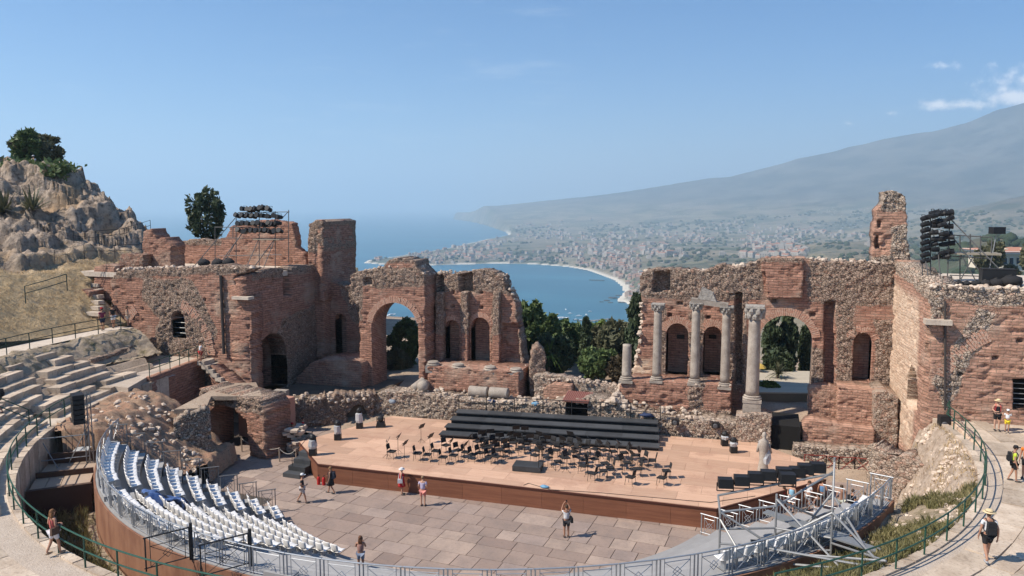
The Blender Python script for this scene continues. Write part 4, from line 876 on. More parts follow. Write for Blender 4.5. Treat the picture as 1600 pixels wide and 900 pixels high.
EW = Wall(gz(150, 590, 5)[:2], gz(246, 556, 5)[:2]); build_wall(EW, 'stone_wall', ep, [(0, 4.7), (EW.L, 4.7), (EW.L, 6.5), (0, 6.3)], [], .5, base_rub=1.0, rag=.1, seed=63)
ring('earth_bank_top', 28.6, 31.8, -186, -158, lambda X, Y, r, a: 5.75 + 1.65 * sstep(28.6, 31.6, r) + .5 * (fbm(X * .9, Y * .9, 3) - .5) + .22 * (fbm(X * 4, Y * 4, 9) - .5), M_WEED, .3, 40)
vr = thing('ruined_vault', 'collapsed rubble vault with pale flat top and deep shadow beneath, left entrance', 'ruin', (-20, 1, 0))
va = [gz(x, y, 4.0)[:2] for x, y in ((272, 643), (322, 640), (330, 622), (410, 622), (400, 600), (350, 602))]
VF = Wall(gz(276, 648, 4)[:2], gz(326, 643, 4)[:2]); build_wall(VF, 'broken_face', vr, [(-.3, .2), (VF.L, .2), (VF.L + .1, 3.0), (VF.L, 4.1), (0, 4.1), (-.2, 3)], [], 1.3, base_rub=1, rag=.22, relief=1.6, seed=65, mat=M_WALLP)
VB = Wall(gz(325, 628, 4)[:2] + np.array([-2.6, 2.2]), gz(412, 628, 4)[:2]); vo = [(.6, .0), (.7, 2.4), (1.8, 3.3), (3.4, 3.2), (VB.L - 1.6, 2.4), (VB.L - 1.4, 0.0)]
build_wall(VB, 'vault_face', vr, [(0, .0), (VB.L, .0), (VB.L, 3.5), (VB.L - .5, 4.1), (0, 4.15)], [vo], 2.4, base_rub=.35, rag=.15, relief=1.5, seed=66, rub=[[(0, 3.2), (VB.L, 3.0), (VB.L, 4.3), (0, 4.3)]])
m = MB(); m.prism(va, 3.85, 4.13); m.build('flat_top', M_EARTH, vr)
m = MB(); c = VB.world(VB.L / 2, 1.8, -3.2); m.box(c, (5, .6, 3.4), math.atan2(VB.t[1], VB.t[0])); m.build('inner_wall', M_WALL, vr)
mt = thing('rubble_mound', 'sloping brick rubble mound with stone terraces above the left seats', 'mound', (-22, -4, 2))
gxs, gys = np.meshgrid(np.linspace(-27, -17.5, 70), np.linspace(-9.5, 1.5, 80), indexing='ij')
rA = np.hypot(gxs - CC[0], gys - CC[1]); aA = np.degrees(np.arctan2(gys - CC[1], gxs - CC[0])); aA = np.where(aA > 0, aA - 360, aA)
top = 1.4 + 3.3 * sstep(18.3, 23.6, rA) ** .8 * 1.0 + .35 * (fbm(gxs * 1.3, gys * 1.3, 8) - .5) + .25 * (worley(gxs * 2.2, gys * 2.2, 3)[2] - .5)
inside = (rA < 25.4) & (rA > 17.8) & (aA < -149.5 - 2.0 * sstep(22, 17, rA)) & (aA > -171)
V = np.stack([gxs, gys, np.where(inside, top, .2)], -1).reshape(-1, 3) - np.array(mt.location); n1_ = gxs.shape[1]
A, B = np.meshgrid(np.arange(gxs.shape[0] - 1), np.arange(n1_ - 1), indexing='ij'); Q = np.stack([A * n1_ + B, (A + 1) * n1_ + B, (A + 1) * n1_ + B + 1, A * n1_ + B + 1], -1).reshape(-1, 4)
Q = Q[inside.reshape(-1)[Q].any(1)]
add('mound', mesh_np(V, Q, ground_mat('brick_rubble', [(.32, (.22, .145, .10)), (.48, (.38, .25, .165)), (.6, (.42, .235, .15)), (.72, (.50, .38, .28))], 1.6, .9, (8, (.14, .10, .07))), True), mt)
sp_ = [(*pol(random.uniform(18.2, 24.5), random.uniform(-168, -152)), 0) for _ in range(120)]
rubble('fallen_stones', mt, [(x, y, 1.45 + 3.3 * float(sstep(18.3, 23.6, np.array(math.hypot(x - CC[0], y - CC[1])))) ** .8, random.uniform(.06, .22)) for x, y, _, _ in sp_])
# stones and drums strewn right of the stage and on the banks
rb2 = thing('rubble_heap', 'pale loose rubble strewn down the bank below the right wing', 'rubble', (22, 4, 2))
sp_ = []
for _ in range(1500):
    a = random.uniform(-17, 9.5); r = random.uniform(21.6, 25.2); P = pol(r, a); z = float(.05 + 4.5 * sstep(22.2, 25.1, np.array(r)) ** .9); sp_.append((P[0], P[1], z - .04, .03 + .17 * random.random() ** 3))
for _ in range(200):
    a = random.uniform(-34, -17); r = random.uniform(22.6, 25.2); P = pol(r, a); z = float(3.45 + 1.15 * sstep(22.6, 25.3, np.array(r))); sp_.append((P[0], P[1], z, random.uniform(.04, .16)))
rubble('stones', rb2, sp_)
bv = thing('broken_vault', 'small broken brick vault with dark hollow in the right bank', 'ruin', (21.5, 5, 0))
BV = Wall((20.9, 5.2), (24.2, 3.6)); bvh = [(.9, -.2), (.9, 1.0), (1.3, 1.7), (1.9, 1.8), (2.3, 1.2), (2.4, -.2)]
build_wall(BV, 'wall_face', bv, [(-.4, -.2), (BV.L, -.2), (BV.L, 3.2), (2.4, 3.0), (1.4, 3.3), (.2, 3.0), (-.4, 3.4)], [bvh], 1.6, base_rub=.55, rag=.25, relief=1.5, seed=91, mat=M_WALLP)
build_niche(BV, 'hollow', bv, bvh, 1.5)
BV2 = Wall((20.7, 9.5), (21.1, 5.2)); build_wall(BV2, 'side_face', bv, [(0, -.1), (BV2.L, -.1), (BV2.L, 3.2), (2.5, 2.4), (1, 2.9), (0, 2.2)], [], .9, base_rub=.9, rag=.25, relief=1.6, seed=92, mat=M_WALLP)
SWR = Wall(gz(1483, 668, 4.4)[:2], gz(1548, 722, 4.4)[:2]); sw = thing('lining_wall', 'smooth pinkish brick lining wall beneath the green stair rail', 'wall', tuple(SWR.world(0, 2)))
build_wall(SWR, 'wall_face', sw, [(-.3, 1.6), (SWR.L, 1.8), (SWR.L, 4.55), (-.3, 4.9)], [], .5, rag=.08, relief=.4, seed=71, mat=M_WALLP, pale=[[(0, 1), (SWR.L, 1), (SWR.L, 5), (0, 5)]])
# ---- the rocky hill on the left
cps = [(px_, py_, d_) for px_, py_, d_ in ((-60, 250, 74), (0, 256, 74), (50, 262, 74), (100, 264, 74), (130, 272, 75), (152, 292, 76), (180, 310, 77), (208, 328, 78), (232, 350, 78), (244, 372, 77), (0, 300, 70), (60, 300, 71), (110, 310, 72), (0, 345, 66), (80, 345, 67), (160, 350, 70), (215, 362, 72), (-60, 345, 66),
       (0, 372, 62), (80, 380, 62), (150, 388, 63), (220, 392, 66), (0, 398, 58), (60, 402, 58), (110, 420, 57), (0, 440, 54), (80, 445, 55), (0, 490, 50), (100, 488, 53), (0, 520, 46.5), (60, 515, 48), (-60, 500, 46), (-60, 400, 56))]
CP = np.array([gdep(*c) for c in cps] + [(-30, 30, 8), (-40, 40, 9), (-60, 60, 8), (-90, 40, 14), (-100, 0, 15), (-34.5, -2, 7.6), (-35.5, 5, 7.6), (-36.5, 9.0, 9), (-60, -20, 14), (-38, 20, 9), (-46, 24, 11)] + [tuple(gdep(*c)) for c in ((205, 345, 92), (110, 300, 92), (20, 280, 92), (255, 395, 86), (300, 425, 96), (150, 330, 108), (240, 420, 70), (195, 430, 62), (150, 440, 57), (130, 480, 54))])
def tps(P, X, Y, lam=.02):
    n = len(P); d2 = ((P[:, None, :2] - P[None, :, :2]) ** 2).sum(-1); K = np.where(d2 > 0, d2 * np.log(d2 + 1e-9), 0) + lam * np.eye(n) * 100; A_ = np.zeros((n + 3, n + 3)); A_[:n, :n] = K; A_[:n, n] = 1; A_[:n, n + 1:] = P[:, :2]; A_[n:, :n] = A_[:n, n:].T
    w_ = np.linalg.solve(A_, np.r_[P[:, 2], 0, 0, 0]); out = w_[n] + w_[n + 1] * X + w_[n + 2] * Y
    for i in range(n):
        q = (X - P[i, 0]) ** 2 + (Y - P[i, 1]) ** 2; out = out + w_[i] * np.where(q > 0, q * np.log(q + 1e-9), 0)
    return out
hx, hy = np.meshgrid(np.linspace(-100, -34.3, 440), np.linspace(-18, 52, 470), indexing='ij'); hzv = tps(CP, hx, hy)
rH = np.hypot(hx - CC[0], hy - CC[1]); hzv = np.minimum(hzv, 7.5 + .75 * np.maximum(rH - 33.4, 0)); hzv = np.where((hx > -38.2) & (hy > 7.6), np.minimum(hzv, 6.0), hzv); hzv = np.where(rH > 33.6, np.maximum(hzv, 7.2), hzv)
rocky = sstep(11.6, 13.6, hzv + 1.2 * (fbm(hx * .25, hy * .25, 3) - .5))
f1, f2, idr = worley(hx * .42 + .8 * fbm(hx * .5, hy * .5, 7), hy * .42, 5); f1b, f2b, idb = worley(hx * 1.1, hy * 1.1, 9)
hzv = hzv + rocky * (1.0 * (idr - .5) * np.clip((f2 - f1) * 4, 0, 1) + .3 * (idb - .5) * np.clip((f2b - f1b) * 3, 0, 1) + 2.2 * (.5 - np.abs(2 * fbm(hx * .30, hy * .30, 11, 5) - 1)) + 1.1 * (np.floor(hzv * .8 + 1.5 * fbm(hx * .3, hy * .3, 19, 3)) / .8 - hzv) * .75 + .22 * (idb - .5) + .8 * (fbm(hx * 1.7, hy * 1.7, 23, 4, .6) - .5) - 1.5) + (1 - rocky) * .25 * (fbm(hx * .8, hy * .8, 13) - .5)
t = NT('hillside'); p = t.pos(); rk = t.attr('rock')
gr = t.ramp(t.noise(p, .55, 8, .7), [(.3, (.42, .29, .155)), (.5, (.58, .42, .235)), (.7, (.64, .49, .30))]); gr = t.mix(t.rng(t.noise(p, 4, 6, .75), .5, .7), gr, (.36, .245, .135))
ro = t.mix(t.rng(t.noise(p, .5, 8, .7), .35, .65), (.50, .395, .305), (.34, .262, .198)); ro = t.mix(t.rng(t.noise(p, 2.2, 7, .75), .46, .66), ro, (.13, .10, .075)); ro = t.mix(t.rng(t.noise(p, .22, 6, .6), .54, .66, 0, .8), ro, (.44, .30, .18))
t.base(t.mix(rk, gr, ro)).set(Roughness=.95); t.bump(t.math('ADD', t.noise(p, 1.6, 7, .75), t.math('MULTIPLY', t.vor(p, 1.3), .6)), 1.0, .35)
V = np.stack([hx, hy, hzv], -1).reshape(-1, 3); n1_ = hx.shape[1]; A, B = np.meshgrid(np.arange(hx.shape[0] - 1), np.arange(n1_ - 1), indexing='ij')
Q = np.stack([A * n1_ + B, (A + 1) * n1_ + B, (A + 1) * n1_ + B + 1, A * n1_ + B + 1], -1).reshape(-1, 4); mid = V[Q].mean(1)
Q = Q[np.hypot(V[Q].mean(1)[:, 0] - CC[0], V[Q].mean(1)[:, 1] - CC[1]) > 33.2]
me = mesh_np(V, Q, t.m, False); a = me.attributes.new('rock', 'FLOAT', 'POINT'); a.data.foreach_set('value', rocky.reshape(-1).astype(np.float32))
prop(add('rocky_hill', me), kind='structure')
def hill_z(x, y):
    i = int(np.clip((x + 100) / 65.7 * 439, 0, 439)); j = int(np.clip((y + 18) / 70 * 469, 0, 469)); return float(hzv[i, j])
# small walls left of the wing
lr = thing('ruined_wall', 'broken brick stubs and steps at the foot of the rocky hill', 'ruin', (-38, 9, 7))
for (d, outl, th, rb_, sd_) in [(10.5, [(222, 425), (268, 425), (268, 384), (258, 372), (246, 374), (236, 358), (224, 362)], 1.6, .35, 81), (8.2, [(148, 470), (180, 470), (180, 416), (165, 412), (147, 416)], 1.0, .2, 82), (9.5, [(182, 425), (224, 425), (224, 398), (190, 396)], 1.2, .5, 83), (6.6, [(112, 520), (138, 520), (140, 456), (128, 452), (112, 458)], 1.4, .4, 84), (7.0, [(50, 530), (113, 530), (112, 462), (55, 474)], 1.0, .95, 85)]:
    w_ = Wall((-60, d), (-20, d)); build_wall(w_, 'wall_stub', lr, w_.poly(outl), [], th, base_rub=rb_, rag=.12, relief=1.2, seed=sd_)
for k in range(7):
    a = gD(146, 490 - k * 9, 5.6 + k * .55); m = MB(); m.box((a[0], a[1], a[2]), (1.6, .6, .3)); m.build('step', M_LIME, lr)
# ---------------------------------------------------------------- trees, town, boats
def leaf_mat(name, dark, mid, light, sc_=1.1):
    t = NT(name); p = t.pos(); n = t.noise(p, sc_, 4, .7); f = t.noise(p, 9.0, 3, .6)
    c = t.ramp(t.math('ADD', t.math('MULTIPLY', n, .65), t.math('MULTIPLY', f, .35)), [(.34, dark), (.5, mid), (.66, light)])
    t.base(c).set(Roughness=.6); t.b.inputs['Specular IOR Level'].default_value = .3
    tr = t.new('ShaderNodeBsdfTranslucent'); t.put(tr.inputs[0], c); mx = t.new('ShaderNodeMixShader'); mx.inputs[0].default_value = .22
    t.l.new(t.b.outputs[0], mx.inputs[1]); t.l.new(tr.outputs[0], mx.inputs[2]); t.l.new(mx.outputs[0], t.n['Material Output'].inputs['Surface']); MATS[name] = t.m; return t.m
L_BROAD = leaf_mat('broad_leaf', (.045, .07, .026), (.10, .145, .05), (.20, .24, .085)); L_OLIVE = leaf_mat('olive_leaf', (.055, .06, .032), (.115, .115, .062), (.19, .18, .10))
L_CYP = leaf_mat('cypress_leaf', (.028, .042, .022), (.058, .082, .04), (.11, .135, .065)); L_DRYB = leaf_mat('dry_bush_leaf', (.055, .045, .028), (.11, .085, .05), (.17, .13, .075)); L_BRIGHT = leaf_mat('bright_leaf', (.05, .085, .018), (.11, .16, .03), (.19, .22, .05))
M_BARK = plain('bark', (.12, .088, .062), .9, var=.3)
def leaves(pts, size, upright=.0, aspect=1.9):
    n = len(pts); a = RNG.normal(size=(n, 3)); a[:, 2] += upright * 2; a /= np.linalg.norm(a, axis=1)[:, None]; b = RNG.normal(size=(n, 3)); b -= (a * b).sum(1)[:, None] * a; b /= np.linalg.norm(b, axis=1)[:, None]
    s_ = size * RNG.uniform(.6, 1.35, n)[:, None]; a = a * s_ * aspect / 2; b = b * s_ / 2; pts = np.asarray(pts)
    V = np.stack([pts - a, pts + b * .9 - a * .1, pts + a, pts - b * .9 - a * .1], 1).reshape(-1, 3); return V, np.arange(4 * n).reshape(n, 4)
def crown_pts(n, c, rad, clumps, shape='round'):
    out = []; c = np.asarray(c, float); rad = np.asarray(rad, float)
    for k in range(clumps):
        d = RNG.normal(size=3); d /= np.linalg.norm(d); rr = RNG.uniform(.35, 1.0) ** .6
        if shape == 'column':
            h = RNG.uniform(-1, 1); w_ = np.sqrt(max(0, 1 - abs(h) ** 2.2)) * (1.0 if h < .2 else 1 - .25 * (h - .2)); an = RNG.uniform(0, 6.283); q = RNG.uniform(.45, 1) ; ctr = c + rad * np.array([math.cos(an) * w_ * q, math.sin(an) * w_ * q, h]); cr = rad * np.array([.42, .42, .11])
        elif shape == 'cone':
            h = RNG.uniform(-1, 1); w_ = max(.06, .5 * (1 - h)) ** .8; an = RNG.uniform(0, 6.283); q = RNG.uniform(.4, 1); ctr = c + rad * np.array([math.cos(an) * w_ * q, math.sin(an) * w_ * q, h]); cr = rad * np.array([.3, .3, .10])
        else:
            ctr = c + rad * d * rr * np.array([1, 1, .95]); cr = rad * RNG.uniform(.12, .27)
        m = n // clumps; e = RNG.normal(size=(m, 3)); e /= np.linalg.norm(e, axis=1)[:, None]; out.append(ctr + e * (RNG.uniform(0.2, 1, m) ** .5)[:, None] * cr)
    return np.vstack(out)
def tree(label, base, top, half, kind='round', leaf=L_BROAD, n=3600, size=.34, name='tree', group=None, trunk_frac=.28, lean=(0, 0), cat='tree'):
    base = np.asarray(base, float); H = top - base[2]; o = thing(name, label, cat, base, 0, group); m = MB(); tz = H * trunk_frac
    m.tube((0, 0, -.4), (lean[0] * .3, lean[1] * .3, tz), max(.07, H * .022), 7, max(.05, H * .015))
    for k in range(6):
        an = k * 1.05 + random.random(); l = half * random.uniform(.35, .7); m.tube((lean[0] * .3, lean[1] * .3, tz * random.uniform(.75, 1)), (math.cos(an) * l, math.sin(an) * l, tz + (H - tz) * random.uniform(.3, .7)), H * .010 + .02, 5, .02)
    m.build('trunk', M_BARK, o, local=True)
    zc = (tz * .7 + H) / 2; P = crown_pts(n, (lean[0], lean[1], zc), (half, half, H - zc), {'round': 64, 'column': 90, 'cone': 80}[kind], 'round' if kind == 'round' else kind)
    if kind == 'round': P[:, 2] = np.maximum(P[:, 2], tz * .35)
    V, Q = leaves(P, size, .25 if kind == 'round' else .9); add('crown', mesh_np(V, Q, leaf, False, 'crown'), o); return o
def tree_px(label, x, ytop, ybase, halfpx, D, **kw):
    b = gD(x, ybase, D); t_ = gD(x, ytop, D); mpp = ((b - CAM) @ FW) / FPX; base_z = min(b[2], 2.2) if kw.pop('ground', True) else b[2]
    return tree(label, (b[0], b[1], base_z), t_[2], halfpx * mpp, **kw)
GG = 'garden trees behind the stage wall'
tree_px('broad dark green tree against the ragged end of the left stage wall', 826, 470, 592, 30, 23, group=GG, n=5200)
tree_px('rounded leafy tree second from the left wall end in the gap', 850, 488, 592, 28, 27, group=GG, n=4600)
tree_px('leafy tree in the middle of the gap with the sea above it', 882, 502, 592, 27, 30, group=GG, n=4600)
tree_px('low dark tree just behind the spiky palm', 866, 520, 596, 30, 21, group=GG, n=4200, leaf=L_CYP)
tree_px('tall pale green tree filling the left of the gap', 838, 478, 596, 26, 33, group=GG, n=4200)
tree_px('far broad tree below the sea right of the middle cypress', 925, 506, 596, 30, 36, group=GG, n=4200, leaf=L_BROAD)
tree_px('far bushy tree left of the middle cypress', 900, 504, 596, 26, 35, group=GG, n=4000, leaf=L_BROAD)
tree_px('yellowish green tree behind the brownish bushy tree', 950, 497, 600, 24, 34, group=GG, n=3800, leaf=L_BRIGHT)
tree_px('slender dark cypress standing in the middle of the gap', 915, 500, 596, 8.5, 25, kind='column', leaf=L_CYP, n=4200, size=.24, group=GG, trunk_frac=.08, name='cypress')
tree_px('olive green tree right of the slender cypress', 937, 508, 598, 27, 28, leaf=L_OLIVE, n=4400, group=GG)
tree_px('broad bushy tree with brownish leaves near the stub column', 962, 500, 600, 28, 24, leaf=L_OLIVE, n=5000, group=GG)
tree_px('dark low bush in front of the garden trees', 935, 545, 602, 30, 20.5, leaf=L_BROAD, n=3600, group=GG)
tree_px('dark shrub under the brownish tree by the stub column', 968, 556, 606, 22, 20, leaf=L_DRYB, n=2600, group=GG)
tree_px('tall dark cypress with ragged top beside the right wall end', 993, 462, 600, 15, 23, kind='column', leaf=L_CYP, n=6000, size=.3, group=GG, trunk_frac=.08, name='cypress')
tree_px('bushy tree seen through the tall left arch', 632, 496, 606, 24, 23, n=4600, leaf=L_BROAD, group=GG)
tree_px('grey leaved shrub low inside the left arch', 622, 545, 606, 20, 21, n=2600, leaf=L_OLIVE, group=GG, cat='shrub', name='shrub')
tree_px('left of three dark cypresses seen through the right arch', 1206, 493, 600, 14, 30, kind='column', leaf=L_CYP, n=5200, size=.3, group='cypresses behind the right arch', trunk_frac=.08, name='cypress')
tree_px('middle of three dark cypresses seen through the right arch', 1229, 493, 600, 12, 31, kind='column', leaf=L_CYP, n=5200, size=.3, group='cypresses behind the right arch', trunk_frac=.08, name='cypress')
tree_px('right, smallest of three cypresses seen through the right arch', 1256, 514, 596, 9, 33, kind='column', leaf=L_CYP, n=4000, size=.3, group='cypresses behind the right arch', trunk_frac=.08, name='cypress')
tree_px('dark shrub between the cypresses behind the right arch', 1216, 548, 600, 24, 28, leaf=L_CYP, n=3600, cat='shrub', name='shrub')
tree_px('bright green hedge bush in front of the pale deck', 1200, 596, 612, 17, 21, leaf=L_BRIGHT, n=1800, size=.22, cat='shrub', name='shrub')
tree_px('ragged dark conifer rising behind the left wing terrace', 324, 290, 400, 27, 26, kind='round', leaf=L_CYP, n=3000, size=.27, ground=False, name='conifer', trunk_frac=.2)
tree_px('wide untidy bush with spiky top on the rocky hill summit', 58, 208, 262, 37, 22, leaf=L_OLIVE, n=5200, size=.42, ground=False, trunk_frac=.05, cat='bush', name='bush')
tree_px('green spiky shrub within the hilltop bush', 48, 204, 262, 22, 20.5, leaf=L_BROAD, n=3000, size=.45, ground=False, trunk_frac=.05, cat='bush', name='bush')
tree_px('small green shrub beside the dry grass slope', 26, 372, 402, 20, 8, leaf=L_OLIVE, n=1800, size=.3, ground=False, trunk_frac=.05, cat='shrub', name='shrub')
hd = thing('hedge', 'trimmed dark green hedge along the edge of the rocky summit', 'hedge', tuple(gD(40, 285, 17)))
P = []
for k in range(60):
    x = random.uniform(-40, 100); c = gD(x, random.uniform(258, 280), 17 + random.uniform(-1, 1)); e = RNG.normal(size=(90, 3)); P.append(c + e * np.array([.55, .55, .32]))
V, Q = leaves(np.vstack(P), .34, .2); add('foliage', mesh_np(V - np.array(hd.location), Q, L_BROAD), hd)
m = MB()
for k in range(8): c = gD(-30 + k * 17, 284, 17); m.tube((c[0], c[1], c[2] - 1), (c[0], c[1], c[2] + .6), .07, 5)
m.build('stem', M_BARK, hd)
def rosette(label, base, n, L, w_, mat, trunk=0.0, name='agave', cat='plant', droop=.5):
    o = thing(name, label, cat, base); m = MB()
    if trunk > 0: m.tube((0, 0, -.2), (.1, 0, trunk), .16, 7, .1); m.build('trunk', M_BARK, o, local=True); m = MB()
    for k in range(n):
        an = random.uniform(0, 6.283); el = R(random.uniform(5, 80)); l = L * random.uniform(.7, 1.1); pts = []
        for i in range(4):
            s_ = i / 3; rad = l * s_ * math.cos(el); pts.append((rad * math.cos(an) + .1 * (trunk > 0), rad * math.sin(an), trunk + l * s_ * math.sin(el) - droop * l * s_ * s_ * math.cos(el)))
        q = (-math.sin(an), math.cos(an)); vs_ = []
        for i, p in enumerate(pts):
            h = w_ * (1, 1.1, .7, .06)[i] / 2; vs_ += [(p[0] - q[0] * h, p[1] - q[1] * h, p[2]), (p[0] + q[0] * h, p[1] + q[1] * h, p[2])]
        m.raw(vs_, [(2 * i, 2 * i + 1, 2 * i + 3, 2 * i + 2) for i in range(3)])
    m.build('leaves', mat, o, local=True); return o
b = gD(856, 584, 19.6); rosette('spiky palm with pale drooping leaves and thin trunk in the gap', (b[0], b[1], 2.0), 110, 1.7, .12, L_BRIGHT, gD(856, 556, 19.6)[2] - 2.0, 'palm', 'palm', .75)
b = gD(1214, 586, 24); rosette('small fan palm below the cypresses behind the right arch', (b[0], b[1], b[2] - .4), 60, 1.3, .12, L_OLIVE, .5, 'palm', 'palm', .5)
for x, y in ((50, 322), (6, 322)):
    b = gdep(x, y, 69); rosette('grey green agave on the rocky slope, %s' % ('right of the pair' if x > 20 else 'at the left picture edge'), (b[0], b[1], hill_z(b[0], b[1]) - .2), 46, 2.6, .24, L_OLIVE, 0, 'agave', 'agave', .15)
# grass and weeds on the banks
def blades(n, sampler, hmin, hmax, w_, mat, label, name):
    P = np.array([sampler() for _ in range(n)]); h = RNG.uniform(hmin, hmax, n); an = RNG.uniform(0, 6.283, n); ln = RNG.normal(size=(n, 2)) * .35 * h[:, None]
    d = np.stack([np.cos(an), np.sin(an), 0 * an], -1) * w_ / 2; tip = P + np.stack([ln[:, 0], ln[:, 1], h], -1); mid = P + np.stack([ln[:, 0] * .35, ln[:, 1] * .35, h * .6], -1)
    V = np.stack([P - d, P + d, mid + d * .7, tip, mid - d * .7], 1).reshape(-1, 3); Q = (np.arange(n)[:, None] * 5 + np.arange(5)[None])
    return prop(add(name, mesh_np(V, Q, mat)), label, None, None, 'stuff')
L_GRASS = leaf_mat('bank_grass', (.12, .125, .045), (.25, .225, .10), (.42, .355, .18), .9); L_STRAW = leaf_mat('straw_grass', (.40, .28, .14), (.56, .41, .22), (.64, .50, .30), .9)
def sb():
    while True:
        a = random.uniform(-52, -14); r = random.uniform(22.5, 25.2); P = pol(r, a)
        if fbm(np.array(P[0] * .8), np.array(P[1] * .8), 44) > .42 - .012 * (-a - 30): return (P[0], P[1], float(zditch(np.array(P[0]), np.array(P[1]), np.array(r), np.array(a))))
blades(17000, sb, .10, .40, .035, L_GRASS, 'green and straw coloured grass on the right bank', 'bank_grass')
def sbk():
    a = random.uniform(-18, 9); r = random.uniform(21.8, 25.2); P = pol(r, a); return (P[0], P[1], float(.05 + 4.5 * sstep(22.2, 25.1, np.array(r)) ** .9))
blades(2600, sbk, .08, .3, .035, L_STRAW, 'sparse dry grass tufts on the rubble bank at right', 'dry_tufts')
def sl_():
    a = random.uniform(-140, -96); r = random.uniform(22.6, 25.2); P = pol(r, a); return (P[0], P[1], 1.7)
blades(5000, sl_, .15, .7, .05, L_GRASS, 'weeds growing in the ditch behind the seats', 'ditch_weeds')
def shl():
    while True:
        x, y = random.uniform(-62, -35), random.uniform(-6, 14)
        if math.hypot(x - CC[0], y - CC[1]) > 34 and hill_z(x, y) < 13: return (x, y, hill_z(x, y))
blades(5000, shl, .06, .2, .05, L_STRAW, 'dry straw grass on the left slope', 'dry_grass')
# ---- deck and tent behind the right arch
dk_ = thing('timber_deck', 'pale plank deck behind the right arch', 'deck', tuple(gD(1220, 600, 23)))
da = [gz(x, y, 3.0)[:2] for x, y in ((1165, 612), (1290, 614), (1285, 580), (1165, 578))]
for k in range(16):
    s0, s1 = k / 16, (k + .9) / 16; L_ = lambda a, b, s: a + (b - a) * s; m = MB(); q = [L_(da[0], da[3], s0), L_(da[1], da[2], s0), L_(da[1], da[2], s1), L_(da[0], da[3], s1)]; m.prism([tuple(p) for p in q], 2.9, 3.0); m.build('plank', plain('pale_plank', (.50, .43, .33), .8), dk_)
m = MB(); m.prism([tuple(p) for p in da], 1.9, 2.88); m.build('deck_frame', plain('deck_frame', (.2, .16, .11), .8), dk_)
tn = thing('yellow_sunshade', 'small yellow sunshade left of the cypresses behind the right arch', 'sunshade', tuple(gD(1188, 582, 26)))
m = MB(); c = gD(1188, 570, 26); m.lathe([(.5, -.25), (.32, -.05), (.05, .12)], c, 8); m.build('canopy', plain('yellow_cloth', (.5, .34, .08), .8), tn); m = MB(); m.tube((c[0], c[1], c[2] - 2.5), (c[0], c[1], c[2] + .25), .03); m.build('pole', MATS['galvanised'], tn)
# ---- bay town
def ground_hit(x, y):
    """first point of the land along the line of sight"""
    d = pixel_ray(x, y); hl = np.hypot(d[0], d[1]); k = RS / hl; zr = HCAM + k * d[2]; i = np.interp(x, XS, np.arange(len(XS))); a = min(int(i), len(XS) - 2); u = i - a
    g = GR[a] * (1 - u) + GR[a + 1] * u; below = np.nonzero((zr <= g) & (RS > 800))[0]
    if len(below) == 0 or below[0] == 0: return np.array([0, 0, SEA - 50.0]), 1e9
    j = below[0]; f0, f1_ = zr[j - 1] - g[j - 1], zr[j] - g[j]; w_ = f0 / (f0 - f1_) if f0 != f1_ else 0; kk = k[j - 1] + (k[j] - k[j - 1]) * min(max(w_, 0), 1); return CAM + kk * d, kk
def house_mesh(w_, d, h, roof, flat):
    V = [(-w_ / 2, -d / 2, -6), (w_ / 2, -d / 2, -6), (w_ / 2, d / 2, -6), (-w_ / 2, d / 2, -6), (-w_ / 2, -d / 2, h), (w_ / 2, -d / 2, h), (w_ / 2, d / 2, h), (-w_ / 2, d / 2, h)]
    F = [(0, 1, 5, 4), (1, 2, 6, 5), (2, 3, 7, 6), (3, 0, 4, 7), (0, 3, 2, 1)]; mi = [0] * 5
    if flat: F.append((4, 5, 6, 7)); mi.append(0); n = 8; V += [(-w_ / 4, -d / 4, h), (w_ / 4, -d / 4, h), (w_ / 4, d / 4, h), (-w_ / 4, d / 4, h), (-w_ / 4, -d / 4, h + 2.5), (w_ / 4, -d / 4, h + 2.5), (w_ / 4, d / 4, h + 2.5), (-w_ / 4, d / 4, h + 2.5)]; F += [(8, 9, 13, 12), (9, 10, 14, 13), (10, 11, 15, 14), (11, 8, 12, 15), (12, 13, 14, 15)]; mi += [0] * 5
    else: V += [(-w_ / 2, 0, h + roof), (w_ / 2, 0, h + roof)]; F += [(4, 5, 9, 8), (6, 7, 8, 9), (4, 8, 7), (5, 6, 9)]; mi += [1, 1, 0, 0]
    # dark window strips, storey by storey
    k = 0
    for s_ in range(max(1, int(h // 3.2))):
        z0 = 1.0 + s_ * 3.1; n_ = max(2, int(w_ // 4))
        for i in range(n_):
            for sgn in (-1, 1):
                x0 = -w_ / 2 + w_ * (i + .32) / n_; x1 = -w_ / 2 + w_ * (i + .68) / n_; y = sgn * (d / 2 + .12); b = len(V); V += [(x0, y, z0), (x1, y, z0), (x1, y, z0 + 1.6), (x0, y, z0 + 1.6)]; F.append((b, b + 1, b + 2, b + 3) if sgn < 0 else (b + 3, b + 2, b + 1, b)); mi.append(2)
    me = mesh_from(V, F, M_HWALL); me.materials.append(M_HROOF); me.materials.append(M_HWIN); me.polygons.foreach_set('material_index', mi); return me
t = NT('town_render'); t.base(t.ramp(t.rand(), [(0, (.36, .32, .28)), (.3, (.34, .27, .21)), (.5, (.42, .39, .35)), (.75, (.31, .21, .16)), (1, (.35, .29, .235))])).set(Roughness=.9); M_HWALL = t.m
M_HROOF = plain('town_roof_tile', (.30, .15, .10), .9, var=.3); M_HWIN = plain('town_window', (.05, .055, .06), .5)
HM = [house_mesh(random.uniform(11, 22), random.uniform(9, 14), random.uniform(6, 15), 2.6, k % 3 == 2) for k in range(9)]
